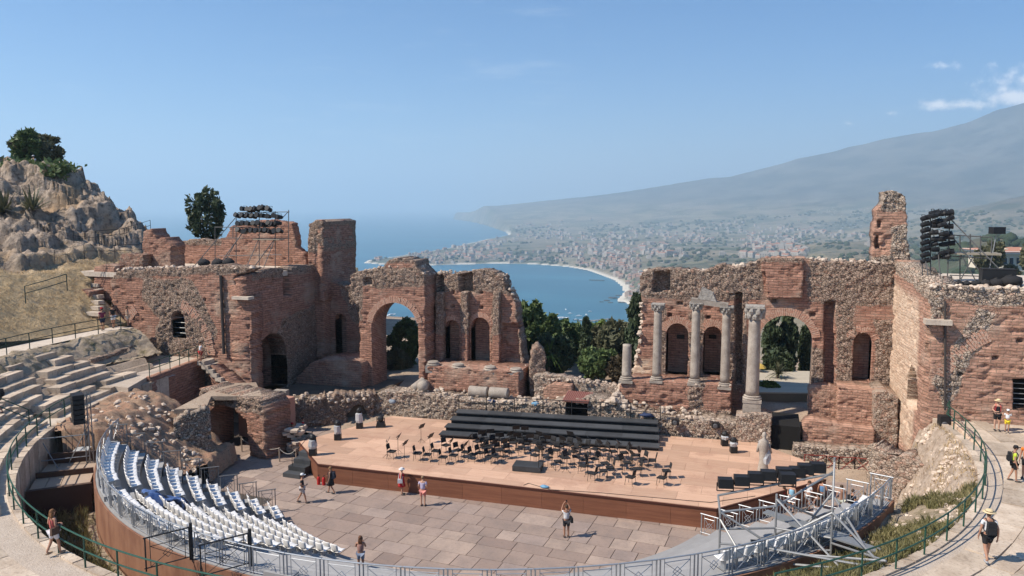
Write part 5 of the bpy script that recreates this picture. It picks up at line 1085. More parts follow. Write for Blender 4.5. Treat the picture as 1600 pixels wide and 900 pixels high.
zones = [((640, 985), (394, 412), 120, 'house in the town along the far beach of the bay'), ((900, 1000), (405, 425), 75, 'house in the dense town quarter where the bay curves'), ((960, 1005), (425, 478), 60, 'house on the near shore quarter above the rocks of the bay'), ((570, 760), (384, 408), 45, 'house scattered over the low green cape')]
cnt = 0; rest_h = []
for (xr, yr, n, lab) in zones:
    k = 0; tries = 0
    while k < n and tries < 4000:
        tries += 1; x = random.uniform(*xr); y = random.uniform(*yr); P, kk = ground_hit(x, y)
        if P[2] < SEA + 2.2 or poly_sdf(land_poly, np.array([P[0]]), np.array([P[1]]))[0] > -22: continue
        o = add('house', random.choice(HM), None, P, (0, 0, random.uniform(0, 3.14))); s_ = random.uniform(.7, 1.15) * (1.0 if y > 396 else 1.2); o.scale = (s_, s_, s_); prop(o, 'small pale ' + lab, 'house', lab.replace('house', 'houses')); k += 1
V = []; F = []; MI = []
for _ in range(1000):
    if random.random() < .55: x = random.uniform(700, 1260); y = random.uniform(372, 404)
    else: x = random.uniform(800, 1420); y = random.gauss(366, 9)
    if fbm(np.array(x / 60.0), np.array(y / 9.0), 15, 3) < .47 or y < 340: continue
    P, kk = ground_hit(x, y)
    if P[2] < SEA + 2.2 or poly_sdf(land_poly, np.array([P[0]]), np.array([P[1]]))[0] > -30: continue
    me = random.choice(HM); M = Matrix.Translation(Vector(P)) @ Matrix.Rotation(random.uniform(0, 3.14), 4, 'Z') @ Matrix.Scale(random.uniform(.8, 1.6), 4); n = len(V); V += [tuple(M @ v.co) for v in me.vertices]
    for p in me.polygons: F.append(tuple(n + i for i in p.vertices)); MI.append(p.material_index)
me = mesh_from(V, F, M_HWALL); me.materials.append(M_HROOF); me.materials.append(M_HWIN); me.polygons.foreach_set('material_index', MI)
prop(add('distant_houses', me), 'distant houses spread over the plain below the volcano', None, None, 'stuff')
# trees of the far land as one mass
t = NT('far_wood'); p = t.pos(); t.base(t.ramp(t.noise(p, .01, 4), [(.35, (.022, .036, .018)), (.65, (.055, .070, .032))])).set(Roughness=.95); M_FARW = t.m
V = []; Q = []; n = 0
for _ in range(5200):
    x = random.uniform(560, 1640); y = 330 + 130 * random.random() ** 1.3
    if fbm(np.array(x / 45.0), np.array(y / 9.0), 61, 3) < .45: continue
    P, kk = ground_hit(x, y)
    if P[2] < SEA + 2.5 or kk > 7000 or kk < 700 or poly_sdf(land_poly, np.array([P[0]]), np.array([P[1]]))[0] > -30: continue
    s_ = random.uniform(3, 6.5) * (1 + kk / 4000); b = MB().ball((P[0], P[1], P[2] + s_ * .3), (s_, s_, s_ * random.uniform(.5, .8)), 6, 4, .25); V += b.v; Q += [tuple(n + i for i in f) for f in b.f]; n = len(V)
prop(add('far_woodland', mesh_from(V, Q, M_FARW, True)), 'dark scattered trees over the far hills and plain', None, None, 'stuff')
# villa on the right hillside
vl = thing('villa', 'cream villa with red tiled roof at the right edge behind the wing', 'house', tuple(gdep(1590, 430, 170)))
mpp = 170 / FPX; c = np.array(gdep(1598, 412, 170)); o3 = MB(); rt_ = RT
def face_box(m, x0, x1, y0, y1, dep0, dep1):
    a = [gdep(x, y, dep0) for x, y in ((x0, y1), (x1, y1), (x1, y0), (x0, y0))]; f = FW.copy(); f[2] = 0; f /= np.linalg.norm(f); b = [p + f * (dep1 - dep0) for p in a]; m.raw(a + b, [(0, 1, 2, 3), (5, 4, 7, 6), (4, 0, 3, 7), (1, 5, 6, 2), (3, 2, 6, 7), (4, 5, 1, 0)]); return m
face_box(o3, 1563, 1650, 396, 424, 170, 182).build('wall', plain('cream_render', (.66, .58, .45), .85), vl); face_box(MB(), 1560, 1653, 393, 397, 169, 183).build('eaves', plain('white_trim', (.7, .66, .6), .8), vl)
m = MB(); f = np.array([-sY, cY, 0]); a = [gdep(1558, 394, 168.5), gdep(1655, 394, 168.5)]; r_ = [gdep(1566, 386, 176), gdep(1646, 386, 176)]; b = [p + f * 15 for p in a]; m.raw(a + r_ + b, [(0, 1, 3, 2), (2, 3, 5, 4), (0, 2, 4), (1, 5, 3)]); m.build('roof', plain('villa_tile', (.42, .20, .13), .85), vl)
for x in (1569, 1579, 1590, 1600):
    wf = face_box(MB(), x - .6, x + 5.1, 402, 414, 169.85, 170.2).build('window', MATS['white_trim'], vl); face_box(MB(), x, x + 4.5, 403, 413, 169.7, 170.0).build('pane', MATS['town_window'], wf)
for x in (1571, 1598): face_box(MB(), x, x + 4, 388, 394, 172, 173).build('chimney', MATS['cream_render'], vl)
for k, (x, yt, yb, hw) in enumerate(((1552, 378, 432, 14), (1536, 384, 432, 12), (1612, 378, 434, 16), (1580, 416, 440, 9))):
    b = gdep(x, yb, 160); t_ = gdep(x, yt, 160); tree('green tree beside the cream villa, number %s from the left' % ('two', 'one', 'four', 'three')[k], b, t_[2], hw * 160 / FPX, leaf=L_OLIVE, n=1800, size=.8, group='trees around the villa')
# ---- boats, jetty, rocks
def boat_mesh(L_):
    m = MB(); w_ = L_ * .28; m.raw([(-L_ / 2, -w_ / 2, 1.0), (L_ * .25, -w_ / 2, 1.1), (L_ / 2, 0, 1.5), (L_ * .25, w_ / 2, 1.1), (-L_ / 2, w_ / 2, 1.0), (-L_ / 2, -w_ * .35, -.5), (L_ * .2, -w_ * .35, -.5), (L_ * .42, 0, -.3), (L_ * .2, w_ * .35, -.5), (-L_ / 2, w_ * .35, -.5)], [(0, 1, 2, 3, 4), (0, 5, 6, 1), (1, 6, 7, 2), (2, 7, 8, 3), (3, 8, 9, 4), (4, 9, 5, 0)]); return m
M_BOAT = plain('boat_white', (.78, .78, .76), .4); M_BOATC = plain('boat_cabin', (.55, .58, .6), .3)
bo = [(879, 497, 34, .5, 'largest white motor yacht in the bay beyond the gap'), (612, 492, 26, 1.2, 'white yacht seen through the tall left arch'), (905, 494, 14, .3, 'small boat nearest the right of the large yacht'), (916, 492, 12, 2, 'small pale boat above the cypress top'), (891, 490, 11, .2, 'tiny boat behind the large yacht'), (872, 491, 10, 1, 'tiny boat left of the large yacht'), (900, 500, 13, .1, 'dark hulled boat below the small boats'), (862, 500, 12, .6, 'small boat at the left of the moored cluster'), (922, 487, 9, .4, 'boat farthest out among the moored cluster'), (908, 501, 16, .2, 'dark hulled boat close to the jetty'), (884, 484, 8, 2.2, 'lone tiny boat far out in the bay'), (851, 493, 9, .9, 'tiny boat above the leftmost garden tree')]
for x, y, L_, rz, lab in bo:
    P = gz(x, y, SEA + .3); o = thing('boat', lab, 'boat', P, rz, 'boats moored in the bay'); mt_ = plain('boat_dark', (.06, .06, .07), .5) if 'dark' in lab else M_BOAT
    boat_mesh(L_).build('hull', mt_, o, local=True); m = MB(); m.box((-L_ * .08, 0, 1.9), (L_ * .42, L_ * .18, 1.8), 0, .8); m.build('cabin', M_BOATC, o, local=True)
jt = thing('jetty', 'short dark jetty running out from the town beach', 'jetty', tuple(gz(925, 437.5, SEA + 1)))
a, b = gz(921, 437.3, SEA + 1.4), gz(944, 438.2, SEA + 1.4); m = MB(); m.beam(a, b, 9, 1.2); m.build('deck', plain('jetty_dark', (.09, .085, .08), .8), jt)
m = MB()
for k in range(6): c = a + (b - a) * (k + .5) / 6; m.tube((c[0], c[1], SEA - 2), (c[0], c[1], SEA + 1), 1.0)
m.build('pile', MATS['jetty_dark'], jt)
jt2 = thing('breakwater', 'low rocky breakwater with moored boats behind the cypress', 'breakwater', tuple(gz(925, 502, SEA)))
m = MB()
for k in range(40): c = gz(918 + k * .95, 502.5 - k * .09, SEA); m.ball((c[0], c[1], SEA + .5), (random.uniform(2, 4), random.uniform(2, 4), random.uniform(1, 2.4)), 6, 4, .3)
m.build('boulders', M_ROCK, jt2)
for k, (x, y, s_) in enumerate(((958, 466, 14), (948, 470, 10), (966, 462, 9), (954, 473, 8), (940, 472, 7), (968, 468, 8), (972, 473, 10))):
    P = gz(x, y, SEA); m = MB(); m.ball((0, 0, 0), (s_, s_ * .6, s_ * .22), 9, 6, .25); o = add('sea_rock', mesh_from(m.v, m.f, plain('wet_rock', (.06, .058, .055), .7)), None, P); prop(o, 'dark low rock awash off the near shore of the bay', 'rock', 'rocks off the shore')
# ---------------------------------------------------------------- columns and stone pieces
M_BLACK = plain('black_paint', (.018, .018, .019), .5, var=.3); M_BLACKF = plain('black_fabric', (.022, .021, .022), .85); M_RISER = plain('riser_black', (.055, .057, .06), .7, var=.5, scale=1.2)
M_CAP = stone_mat('carved_marble', (.46, .42, .365), (.30, .27, .235), (.10, .09, .08), 6, .9)
def column(label, x, ybase, ytop, D, rad, plinth=True, cap=None, ped=None):
    b = gD(x, ybase, D); zt = gD(x, ytop, D)[2]; o = thing('column', label, 'column', b); z0 = 0.0; H = zt - b[2]
    if ped:
        m = MB()
        for k in range(4): m.box((0, 0, ped * (k + .5) / 4), (rad * 2.7 - .03 * (k % 2), rad * 2.7 - .03 * (k % 2), ped / 4 - .01))
        m.build('pedestal', M_MARBLE, o, local=True); z0 = ped
    m = MB()
    if plinth: m.box((0, 0, z0 + .09), (rad * 2.8, rad * 2.8, .18)); m.lathe([(rad * 1.35, z0 + .18), (rad * 1.45, z0 + .26), (rad * 1.2, z0 + .33), (rad * 1.28, z0 + .40), (rad * 1.05, z0 + .45)], n=18); m.build('base', M_MARBLE, o, local=True); z0 += .45
    hc = .55 if cap == 'small' else .95 if cap == 'big' else 0; zs = H - hc; m = MB(); n = 14
    m.lathe([(rad * (1 - .13 * i / n) * random.uniform(.985, 1.015), z0 + (zs - z0) * i / n) for i in range(n + 1)], n=20, wob=.012)
    m.build('shaft', M_MARBLE, o, smooth=True, local=True)
    if cap:
        m = MB(); q = rad * .9; m.lathe([(q, zs), (q * 1.15, zs + .06), (q * 1.05, zs + .12), (q * 1.3, zs + hc * .6), (q * 1.55, zs + hc * .82)], n=14)
        for row, (zz, rr2) in enumerate(((.3, 1.22), (.62, 1.42))):
            for k in range(8): a = 2 * math.pi * (k + .5 * row) / 8; m.ball((q * rr2 * math.cos(a), q * rr2 * math.sin(a), zs + hc * zz), (.11 * hc / .6, .11 * hc / .6, .16 * hc / .6), 6, 4, .2)
        m.box((0, 0, zs + hc * .92), (q * 3.1, q * 3.1, hc * .16)); m.build('capital', M_CAP, o, local=True)
    return o
column('short broken column stub at the left end of the right podium', 979, 597, 538, 13.8, .36)
column('slim grey column, first full one from the left on the right podium', 1026, 597, 474, 13.9, .33, cap='small')
column('slim grey column, second full one on the right podium, below the fragment', 1085, 601, 472, 13.9, .33, cap='small')
column('slim grey column at the right corner of the right podium', 1132, 607, 478, 13.9, .33, cap='small')
column('tall grey column with leafy capital on a white pedestal left of the right arch', 1174, 656, 477, 12.6, .44, cap='big', ped=1.3)
en = thing('entablature_fragment', 'carved marble beam fragment lying across the second and third columns', 'stone', tuple(gD(1110, 472, 13.9)))
a, b = gD(1080, 470, 13.9), gD(1138, 474, 13.9); m = MB(); m.beam((a[0], a[1], a[2] + .05), (b[0], b[1], b[2] - .15), .7, .34); m.build('beam', M_MARBLE, en)
m = MB(); q = gD(1103, 460, 13.9); m.raw([(q[0] - .55, q[1] - .35, q[2] - .3), (q[0] + .75, q[1] - .35, q[2] - .45), (q[0] + .5, q[1] - .3, q[2] + .1), (q[0] - .25, q[1] - .35, q[2] + .55), (q[0] - .55, q[1] + .35, q[2] - .3), (q[0] + .75, q[1] + .35, q[2] - .45), (q[0] + .5, q[1] + .3, q[2] + .15), (q[0] - .3, q[1] + .35, q[2] + .5)], [(0, 1, 2, 3), (7, 6, 5, 4), (0, 4, 5, 1), (1, 5, 6, 2), (2, 6, 7, 3), (3, 7, 4, 0)]); m.build('gable_block', M_CAP, en)
for k, (x, y) in enumerate(((677, 573), (716, 577), (766, 581), (806, 584))):
    b = gD(x, y, 14.05); o = thing('column_remnant', 'white column base on the left podium, %s from the left' % ('first', 'second', 'third', 'fourth')[k], 'column base', (b[0], b[1], b[2] - .42), 0, 'column bases on the left podium'); m = MB(); m.box((0, 0, .28), (.95, .95, .55)); m.build('plinth', stone_mat('grey_marble', (.27, .25, .23), (.20, .185, .17), (.1, .09, .08), 3) if k == 0 else MATS['grey_marble'], o, local=True)
    m = MB(); m.lathe([(.5, .55), (.55, .64), (.42, .72), (.47, .8), (.38, .88)], n=18, wob=.02); m.build('torus', M_MARBLE, o, local=True)
def drum(label, p, q, r):
    p, q = np.array(p), np.array(q); c = (p + q) / 2; o = thing('column_drum', label, 'column drum', c - np.array([0, 0, r]), 0, 'fallen column drums'); L_ = np.linalg.norm(q - p); m = MB(); m.lathe([(r * .98, -L_ / 2), (r, -L_ / 2 + .05), (r * .97, 0), (r, L_ / 2 - .05), (r * .97, L_ / 2)], c, 18, q - p, .012); m.build('shaft', M_MARBLE, o, True); return o
def dpx(x0, y0, x1, y1, D, r, lab): drum(lab, gD(x0, y0, D), gD(x1, y1, D), r)
dpx(734, 611, 762, 613, 12.6, .42, 'left of two fallen drums lying before the left podium'); dpx(766, 613, 794, 615, 12.6, .42, 'right of two fallen drums lying before the left podium')
drum('slanting fallen drum leaning by the left arch', gD(646, 608, 12.4), gD(663, 595, 13.2), .36); drum('short drum with its round end facing us, beside the slanting one', gD(660, 603, 12.2), gD(664, 601, 13.6), .42)
wb = thing('marble_block', 'pair of white marble blocks in the shade below the left wing', 'stone', tuple(gD(435, 640, 7)))
for x, y, s_ in ((425, 628, 1.0), (440, 622, 1.25)): P = gD(x, y, 7.0); m = MB(); m.box((P[0], P[1], P[2]), (s_ * .8, .5, s_), .1); m.build('block', M_MARBLE, wb)
# ---------------------------------------------------------------- on the stage
cr = thing('choir_riser', 'long black four step choir riser with rear guard rail on the stage', 'riser', (.9, 8, 1.2))
A0 = np.array([-6.5, 5.9]); B0 = np.array([8.2, 7.6]); e = (B0 - A0) / np.linalg.norm(B0 - A0); nn = np.array([-e[1], e[0]])
for k in range(4):
    a = A0 + nn * (.95 * k) + e * .12 * k; b = B0 + nn * (.95 * k) - e * .05 * k; L_ = np.linalg.norm(b - a)
    for i in range(6):
        c = a + (b - a) * (i + .5) / 6 + nn * .475; m = MB(); m.box((c[0], c[1], 1.205 + (.26 * (k + 1)) - .035), (L_ / 6 - .012, .94, .07), math.atan2(e[1], e[0])); m.build('platform', M_RISER, cr)
    c = (a + b) / 2 + nn * .5; m = MB(); m.box((c[0], c[1], 1.205 + .13 * (k + 1) - .04), (L_ - .15, .7, .26 * (k + 1) - .08), math.atan2(e[1], e[0])); m.build('skirt', M_BLACKF, cr)
a = A0 + nn * 3.8 + e * .4; b = B0 + nn * 3.8; m = MB()
for k in range(8): c = a + (b - a) * k / 7; m.beam((c[0], c[1], 2.2), (c[0], c[1], 3.25), .05, .05)
for z in (2.75, 3.25): m.tube((a[0], a[1], z), (b[0], b[1], z), .028)
m.build('guard_rail', M_BLACK, cr)
for side, lab in ((B0, 'right'), (A0, 'left')):
    pass
pd = thing('conductor_podium', 'low black conductor podium with thin rail post at front centre of the stage', 'podium', tuple(gz(825, 733, 1.21))); m = MB(); m.box((0, 0, .17), (1.7, 1.1, .3), R(5)); m.build('platform', M_RISER, pd, local=True); m = MB(); m.tube((.8, -.45, .3), (.8, -.45, 1.3), .02); m.tube((.8, .45, .3), (.8, .45, 1.3), .02); m.tube((.8, -.45, 1.3), (.8, .45, 1.3), .02); m.build('rail', M_BLACK, pd, local=True)
oc = bpy.data.objects.new('orchestra_chair', None); COL.objects.link(oc); prop(oc, 'x', 'chair', 'black orchestra chairs')
m = MB(); m.box((0, 0, .45), (.46, .46, .06)); m.build('seat', M_BLACKF, oc, local=True)
br_ = [[(x, -.2 - .10 * ((z - .5) / .45) - .03 * (1 - (x / .2) ** 2), z) for x in (-.21, -.1, 0, .1, .21)] for z in (.58, .68, .8, .9)]; add('backrest', shell(br_, M_BLACKF, 'backrest'), oc)
for sx in (-1, 1):
    for sy_ in (-1, 1): m = MB(); m.tube((.19 * sx, .19 * sy_, .43), (.23 * sx, .24 * sy_, 0), .013, 5); m.build('leg', M_BLACK, oc, local=True)
    m = MB(); m.tube((.2 * sx, -.18, .45), (.2 * sx, -.27, .85), .013, 5); m.build('back_post', M_BLACK, oc, local=True)
ms = bpy.data.objects.new('music_stand', None); COL.objects.link(ms); prop(ms, 'x', 'music stand', 'black music stands')
m = MB(); m.tube((0, 0, .12), (0, 0, 1.12), .014, 6); m.build('pole', M_BLACK, ms, local=True)
m = MB(); m.beam((-.25, -.02, 1.14), (.25, -.02, 1.14), .03, .03); m.raw([(-.25, .0, 1.02), (.25, .0, 1.02), (.25, .16, 1.33), (-.25, .16, 1.33), (-.25, .02, 1.01), (.25, .02, 1.01), (.25, .18, 1.32), (-.25, .18, 1.32)], [(0, 1, 2, 3), (7, 6, 5, 4), (0, 4, 5, 1), (1, 5, 6, 2), (2, 6, 7, 3), (3, 7, 4, 0)]); m.build('desk', M_BLACK, ms, local=True)
for k in range(3): a = 2.1 * k + .4; m = MB(); m.tube((0, 0, .3), (.28 * math.cos(a), .28 * math.sin(a), .01), .010, 5); m.build('leg', M_BLACK, ms, local=True)
cond = gz(825, 733, 1.2)
left = [(612, 716), (653, 719), (668, 721), (681, 715), (697, 706), (693, 725), (716, 714), (728, 717), (739, 721), (750, 718), (763, 710), (765, 724), (779, 714), (793, 716), (776, 724), (709, 722)]
mid = [(746, 700), (760, 696), (757, 706), (772, 702), (786, 698), (789, 708), (801, 702), (812, 700), (822, 704), (836, 702), (848, 706), (861, 704), (874, 708), (888, 706), (900, 710), (914, 710), (815, 709), (842, 712), (868, 714), (896, 716), (930, 712), (944, 714), (958, 716), (975, 718), (994, 722)]
rgt = [(836, 722), (856, 726), (872, 732), (884, 726), (900, 724), (911, 739), (926, 751), (943, 747), (945, 735), (928, 728), (965, 728), (980, 734), (996, 744), (985, 757), (1019, 730), (1004, 728), (1034, 758), (1041, 747), (953, 742), (912, 729)]
firsts = [True, True]
def seat_at(x, y, lab):
    P = gz(x, y, 1.205); d = cond - P; rz = math.atan2(d[1], d[0]) - math.pi / 2 + random.uniform(-.35, .35)
    if firsts[0]: oc.location = P; oc.rotation_euler = (0, 0, rz); oc['label'] = lab; firsts[0] = False
    else: copytree(oc, None, P, rz, lab)
def stand_at(x, y, lab):
    P = gz(x, y, 1.205); d = cond - P; rz = math.atan2(d[1], d[0]) - math.pi / 2 + random.uniform(-.5, .5)
    if firsts[1]: ms.location = P; ms.rotation_euler = (0, 0, rz); ms['label'] = lab; firsts[1] = False
    else: copytree(ms, None, P, rz, lab)
seat_at(*left[0], 'leftmost black orchestra chair, apart from the others')
for p_ in left[1:]: seat_at(*p_, 'black orchestra chair in the group left of the conductor podium')
for p_ in mid: seat_at(*p_, 'black orchestra chair in the dense rows before the choir riser')
for p_ in rgt[:-2]: seat_at(*p_, 'black orchestra chair in the group right of the conductor podium')
seat_at(*rgt[-2], 'black orchestra chair near the middle of the right group'); seat_at(*rgt[-1], 'black orchestra chair close behind the podium at right')
stand_at(658, 692, 'music stand standing alone on the empty stage at left'); stand_at(605, 716, 'leftmost music stand with folded desk'); stand_at(622, 709, 'music stand behind the leftmost chair')
for x, y in ((632, 720), (672, 708), (704, 716), (733, 709), (726, 722), (754, 722), (772, 718), (788, 716)): stand_at(x, y, 'black music stand among the chairs left of the podium')
for x, y in ((752, 702), (766, 700), (780, 706), (796, 704), (808, 706), (828, 708), (844, 704), (856, 710), (880, 712), (892, 704), (906, 714), (922, 714), (938, 718), (952, 720), (968, 720), (986, 724), (806, 694), (820, 695)): stand_at(x, y, 'black music stand in the dense rows before the riser')
for x, y in ((846, 728), (862, 734), (885, 738), (898, 732), (918, 744), (936, 740), (956, 734), (972, 744), (988, 736), (1000, 732)): stand_at(x, y, 'black music stand among the chairs right of the podium')
# wrapped stage lamps, monitors and steps
M_WRAP = plain('clear_wrap', (.42, .42, .42), .25, 0, .6, .4, 5)
def wrapped(label, x, y, h=1.35):
    P = gz(x, y, 1.205); o = thing('stage_lamp', label, 'stage lamp', P, 0, 'wrapped stage lamps'); m = MB(); m.box((0, 0, .22), (.42, .42, .42), .3); m.build('base', M_BLACK, o, local=True); m = MB(); m.lathe([(.22, .42), (.27, .6), (.25, h * .72), (.2, h * .74)], n=10, wob=.12); m.build('plastic_wrap', M_WRAP, o, local=True); m = MB(); m.ball((0, 0, h * .85), (.21, .2, .22), 10, 7, .05); m.tube((-.24, 0, h * .6), (-.24, 0, h * .9), .03); m.tube((.24, 0, h * .6), (.24, 0, h * .9), .03); m.build('head', M_BLACK, o, local=True); return o
wrapped('plastic wrapped stage lamp at the left front corner by the steps', 489, 711); wrapped('plastic wrapped stage lamp second from the front on the left', 528, 687); wrapped('dark stage lamp farthest back on the left stage edge', 562, 669, 1.5)
wrapped('dark stage lamp at the right rear of the stage, right of two', 1146, 707, .95); wrapped('dark stage lamp at the right rear of the stage, left of two', 1132, 696, .9)
mo = thing('floor_monitor', 'small black floor lamp on the stage behind the wrapped ones', 'floor lamp', tuple(gz(595, 667, 1.205))); m = MB(); m.box((0, 0, .2), (.7, .5, .36), .4, .75); m.build('housing', M_BLACK, mo, local=True); m = MB(); m.tube((-.3, 0, .35), (-.3, 0, .7), .03); m.tube((.3, 0, .35), (.3, 0, .7), .03); m.ball((0, 0, .6), .24, 8, 6); m.build('head', M_BLACK, mo, local=True)
stt = thing('draped_statue', 'pale figure wrapped in plastic at the right rear corner of the stage', 'statue', tuple(gz(1192, 741, 1.205)))
m = MB(); m.lathe([(.36, 0), (.30, .4), (.22, .9), (.25, 1.3), (.30, 1.75), (.24, 2.05), (.09, 2.2), (.13, 2.32), (.12, 2.48), (.04, 2.56)], n=14, wob=.07); m.tube((.28, 0, 1.85), (.42, .05, 1.3), .07, 7); m.tube((-.28, 0, 1.85), (-.36, -.1, 1.35), .07, 7); m.build('figure', M_MARBLE, stt, True, True); m = MB(); m.ball((.15, -.08, 1.0), (.24, .22, .5), 8, 6, .25); m.ball((-.1, .1, 1.8), (.26, .22, .24), 8, 6, .25); m.build('plastic_wrap', M_WRAP, stt, local=True)
sp2 = thing('stage_steps', 'black four step stair against the left front of the stage', 'steps', tuple(gz(468, 745, 0)))
a, b = gz(455, 748, 0), gz(488, 730, 0); dd = (b - a) / 4; ang = math.atan2(dd[1], dd[0])
for k in range(4): c = a + dd * (k + .5); m = MB(); m.box((c[0], c[1], .14 * (k + 1) + .02), (np.hypot(dd[0], dd[1]) - .01, 1.25, .28 * (k + 1)), ang); m.build('step', M_RISER, sp2)
m = MB(); q0, q1 = a + np.array([-.3, .6, 0]), b + np.array([-.3, .6, 0]); m.tube(q0, q0 + np.array([0, 0, 1.2]), .02); m.tube(q1 + np.array([0, 0, 1]), q1 + np.array([0, 0, 2.2]), .02); m.tube(q0 + np.array([0, 0, 1.2]), q1 + np.array([0, 0, 2.2]), .02); m.build('handrail', M_BLACK, sp2)
for k, (x, y) in enumerate(((498, 757), (506, 758))):
    P = gz(x, y, .04); o = thing('fire_extinguisher', 'red fire extinguisher by the stage front, %s of two' % ('left', 'right')[k], 'extinguisher', P); m = MB(); m.lathe([(.09, 0), (.1, .05), (.1, .42), (.05, .5)], n=10); m.build('cylinder', plain('red_paint', (.45, .02, .02), .35), o, local=True); m = MB(); m.tube((0, 0, .48), (0, 0, .6), .02); m.beam((0, 0, .6), (.1, 0, .62), .03, .03); m.build('valve', M_BLACK, o, local=True)
P = gz(1181, 808, .04); o = thing('fire_extinguisher', 'red fire extinguisher at the right front corner of the stage', 'extinguisher', P); m = MB(); m.lathe([(.09, 0), (.1, .05), (.1, .42), (.05, .5)], n=10); m.build('cylinder', MATS['red_paint'], o, local=True); m = MB(); m.tube((0, 0, .48), (0, 0, .6), .02); m.build('valve', M_BLACK, o, local=True)
rp = thing('rope_barrier', 'rope slung between short posts across the left entrance', 'rope barrier', tuple(gz(437, 722, 0))); M_ROPE = plain('rope', (.42, .38, .33), .9); ps = [gz(x, y, .02) for x, y in ((378, 706), (437, 722), (463, 724))]
for p_ in ps: m = MB(); m.tube(p_, p_ + np.array([0, 0, 1.0]), .045, 8); m.build('post', plain('post_wood', (.33, .26, .2), .8), rp)
for a, b in zip(ps[:-1], ps[1:]): m = MB(); m.path([a + (b - a) * s_ + np.array([0, 0, .95 - 1.4 * s_ * (1 - s_)]) for s_ in np.linspace(0, 1, 9)], .022, 5); m.build('rope', M_ROPE, rp)
dp = thing('dry_stone_pier', 'small stacked stone pier at the left corner of the stage', 'stone pier', tuple(gz(462, 715, 0))); m = MB(); P = gz(458, 712, 0)
for z in np.arange(0, 1.9, .16):
    for k in range(5): m.box((P[0] + random.uniform(-.5, .5), P[1] + random.uniform(-.3, 1.5), z + .08), (random.uniform(.35, .6), random.uniform(.35, .6), .15), random.uniform(0, 3))
prop(m.build('stones', M_RUBST, dp), kind='stuff')
# packs and bags
def bag(label, x, y, z, size, mat, name='bag', cat='bag'):
    P = gz(x, y, z); size = tuple(q * .62 for q in size); m = MB(); m.ball((0, 0, size[2] * .8), (size[0], size[1], size[2] * 1.1), 10, 7, .3); m.box((0, 0, size[2] * 1.6), (size[0] * .5, size[1] * .3, size[2] * .3), .4); o = add(name, mesh_from(m.v, m.f, mat, True), None, P); return prop(o, label, cat)
M_BLUE = plain('light_blue_plastic', (.14, .30, .44), .6); M_BLUED = plain('dark_blue_cloth', (.03, .045, .10), .8)
bag('light blue bag on the foundation behind the left end of the riser', 836, 634, 2.4, (.5, .35, .25), M_BLUE); bag('light blue bag behind the middle of the riser rail', 936, 641, 2.4, (.55, .35, .28), M_BLUE); bag('dark bag lying behind the left part of the riser rail', 768, 630, 2.3, (.55, .35, .25), M_BLUED); bag('pale grey bundle by the left arch rubble', 613, 630, 2.1, (.45, .35, .25), plain('grey_cloth', (.25, .28, .31), .8)); bag('dark blue crumpled cloth behind the right riser rail', 1010, 651, 2.4, (.8, .4, .22), M_BLUED); bag('blue water pack at the front edge of the stage floor', 851, 762, 1.21, (.38, .2, .12), M_BLUE, 'water_pack', 'water pack')
cb = thing('cable', 'thin dark cable along the front edge of the stage', 'cable', tuple(gz(900, 765, 1.21))); m = MB(); m.path([gz(x, y, 1.215) for x, y in ((818, 758), (826, 755), (836, 758), (860, 765), (940, 770), (1040, 779), (1110, 785), (1180, 775))], .018, 5); m.build('wire', M_BLACK, cb)
# loudspeakers among the rubble
for k, (x, y, d, lab) in enumerate(((1474, 664, 7.0, 'black loudspeaker box under the right wing'), (1055, 655, 11.2, 'small black lamp on the foundation right of the riser, left of two'), (1118, 660, 11.2, 'small black lamp on the foundation right of the riser, right of two'))):
    P = gD(x, y + 8, d); o = thing('loudspeaker' if k == 0 else 'floor_lamp', lab, 'loudspeaker' if k == 0 else 'floor lamp', P); s_ = .55 if k == 0 else .5; h = .85 if k == 0 else .36
    m = MB(); m.box((0, 0, h / 2), (s_, .45, h), .2); m.build('cabinet', M_BLACK, o, local=True); m = MB(); m.lathe([(.17, 0), (.12, .05)], (0, -.25, h * .45), 12, (0, -1, 0)); m.build('cone', plain('grey_cone', (.08, .08, .085), .6), o, local=True)
# red barrier
rbx = thing('red_barrier', 'low red metal barrier before the right plinth', 'barrier', tuple(gz(1320, 738, 0))); M_RED = plain('rust_red_paint', (.27, .06, .045), .55); ps = [gz(x, y, .02) for x, y in ((1256, 736), (1290, 738), (1310, 740), (1335, 741), (1360, 744), (1384, 746))]
for a, b in zip(ps[:-1], ps[1:]):
    m = MB()
    for p_ in (a, b): m.beam(p_, p_ + np.array([0, 0, 1.1]), .06, .06)
    for z in (.15, 1.08): m.beam(a + np.array([0, 0, z]), b + np.array([0, 0, z]), .05, .05)
    m.beam(a + np.array([0, 0, .15]), b + np.array([0, 0, 1.08]), .035, .035); m.beam(a + np.array([0, 0, 1.08]), b + np.array([0, 0, .15]), .035, .035); m.build('panel', M_RED, rbx)
# ---------------------------------------------------------------- green railings
M_GREEN = MATS['green_paint']
def green_rail(label, pts, h=1.08, step=1.9, mat=None, mid=(.55,), r=.03):
    pts = [np.array(p, float) for p in pts]; o = thing('green_railing' if mat is None else 'handrail', label, 'railing', pts[0]); mat = mat or M_GREEN; seg = np.r_[0, np.cumsum([np.linalg.norm(b - a) for a, b in zip(pts[:-1], pts[1:])])]; P = np.array(pts)
    at = lambda s_: np.array([np.interp(s_, seg, P[:, i]) for i in range(3)]); n = max(1, round(seg[-1] / step))
    for k in range(n + 1): q = at(seg[-1] * k / n); m = MB(); m.tube(q - np.array([0, 0, .1]), q + np.array([0, 0, h]), r * 1.1, 6); m.build('post', mat, o)
    fine = [at(s_) for s_ in np.linspace(0, seg[-1], max(3, int(seg[-1] / .7)))]
    for z in (h, *[h * q for q in mid]): m = MB(); m.path([q + np.array([0, 0, z]) for q in fine], r, 6); m.build('rail', mat, o)
    return o
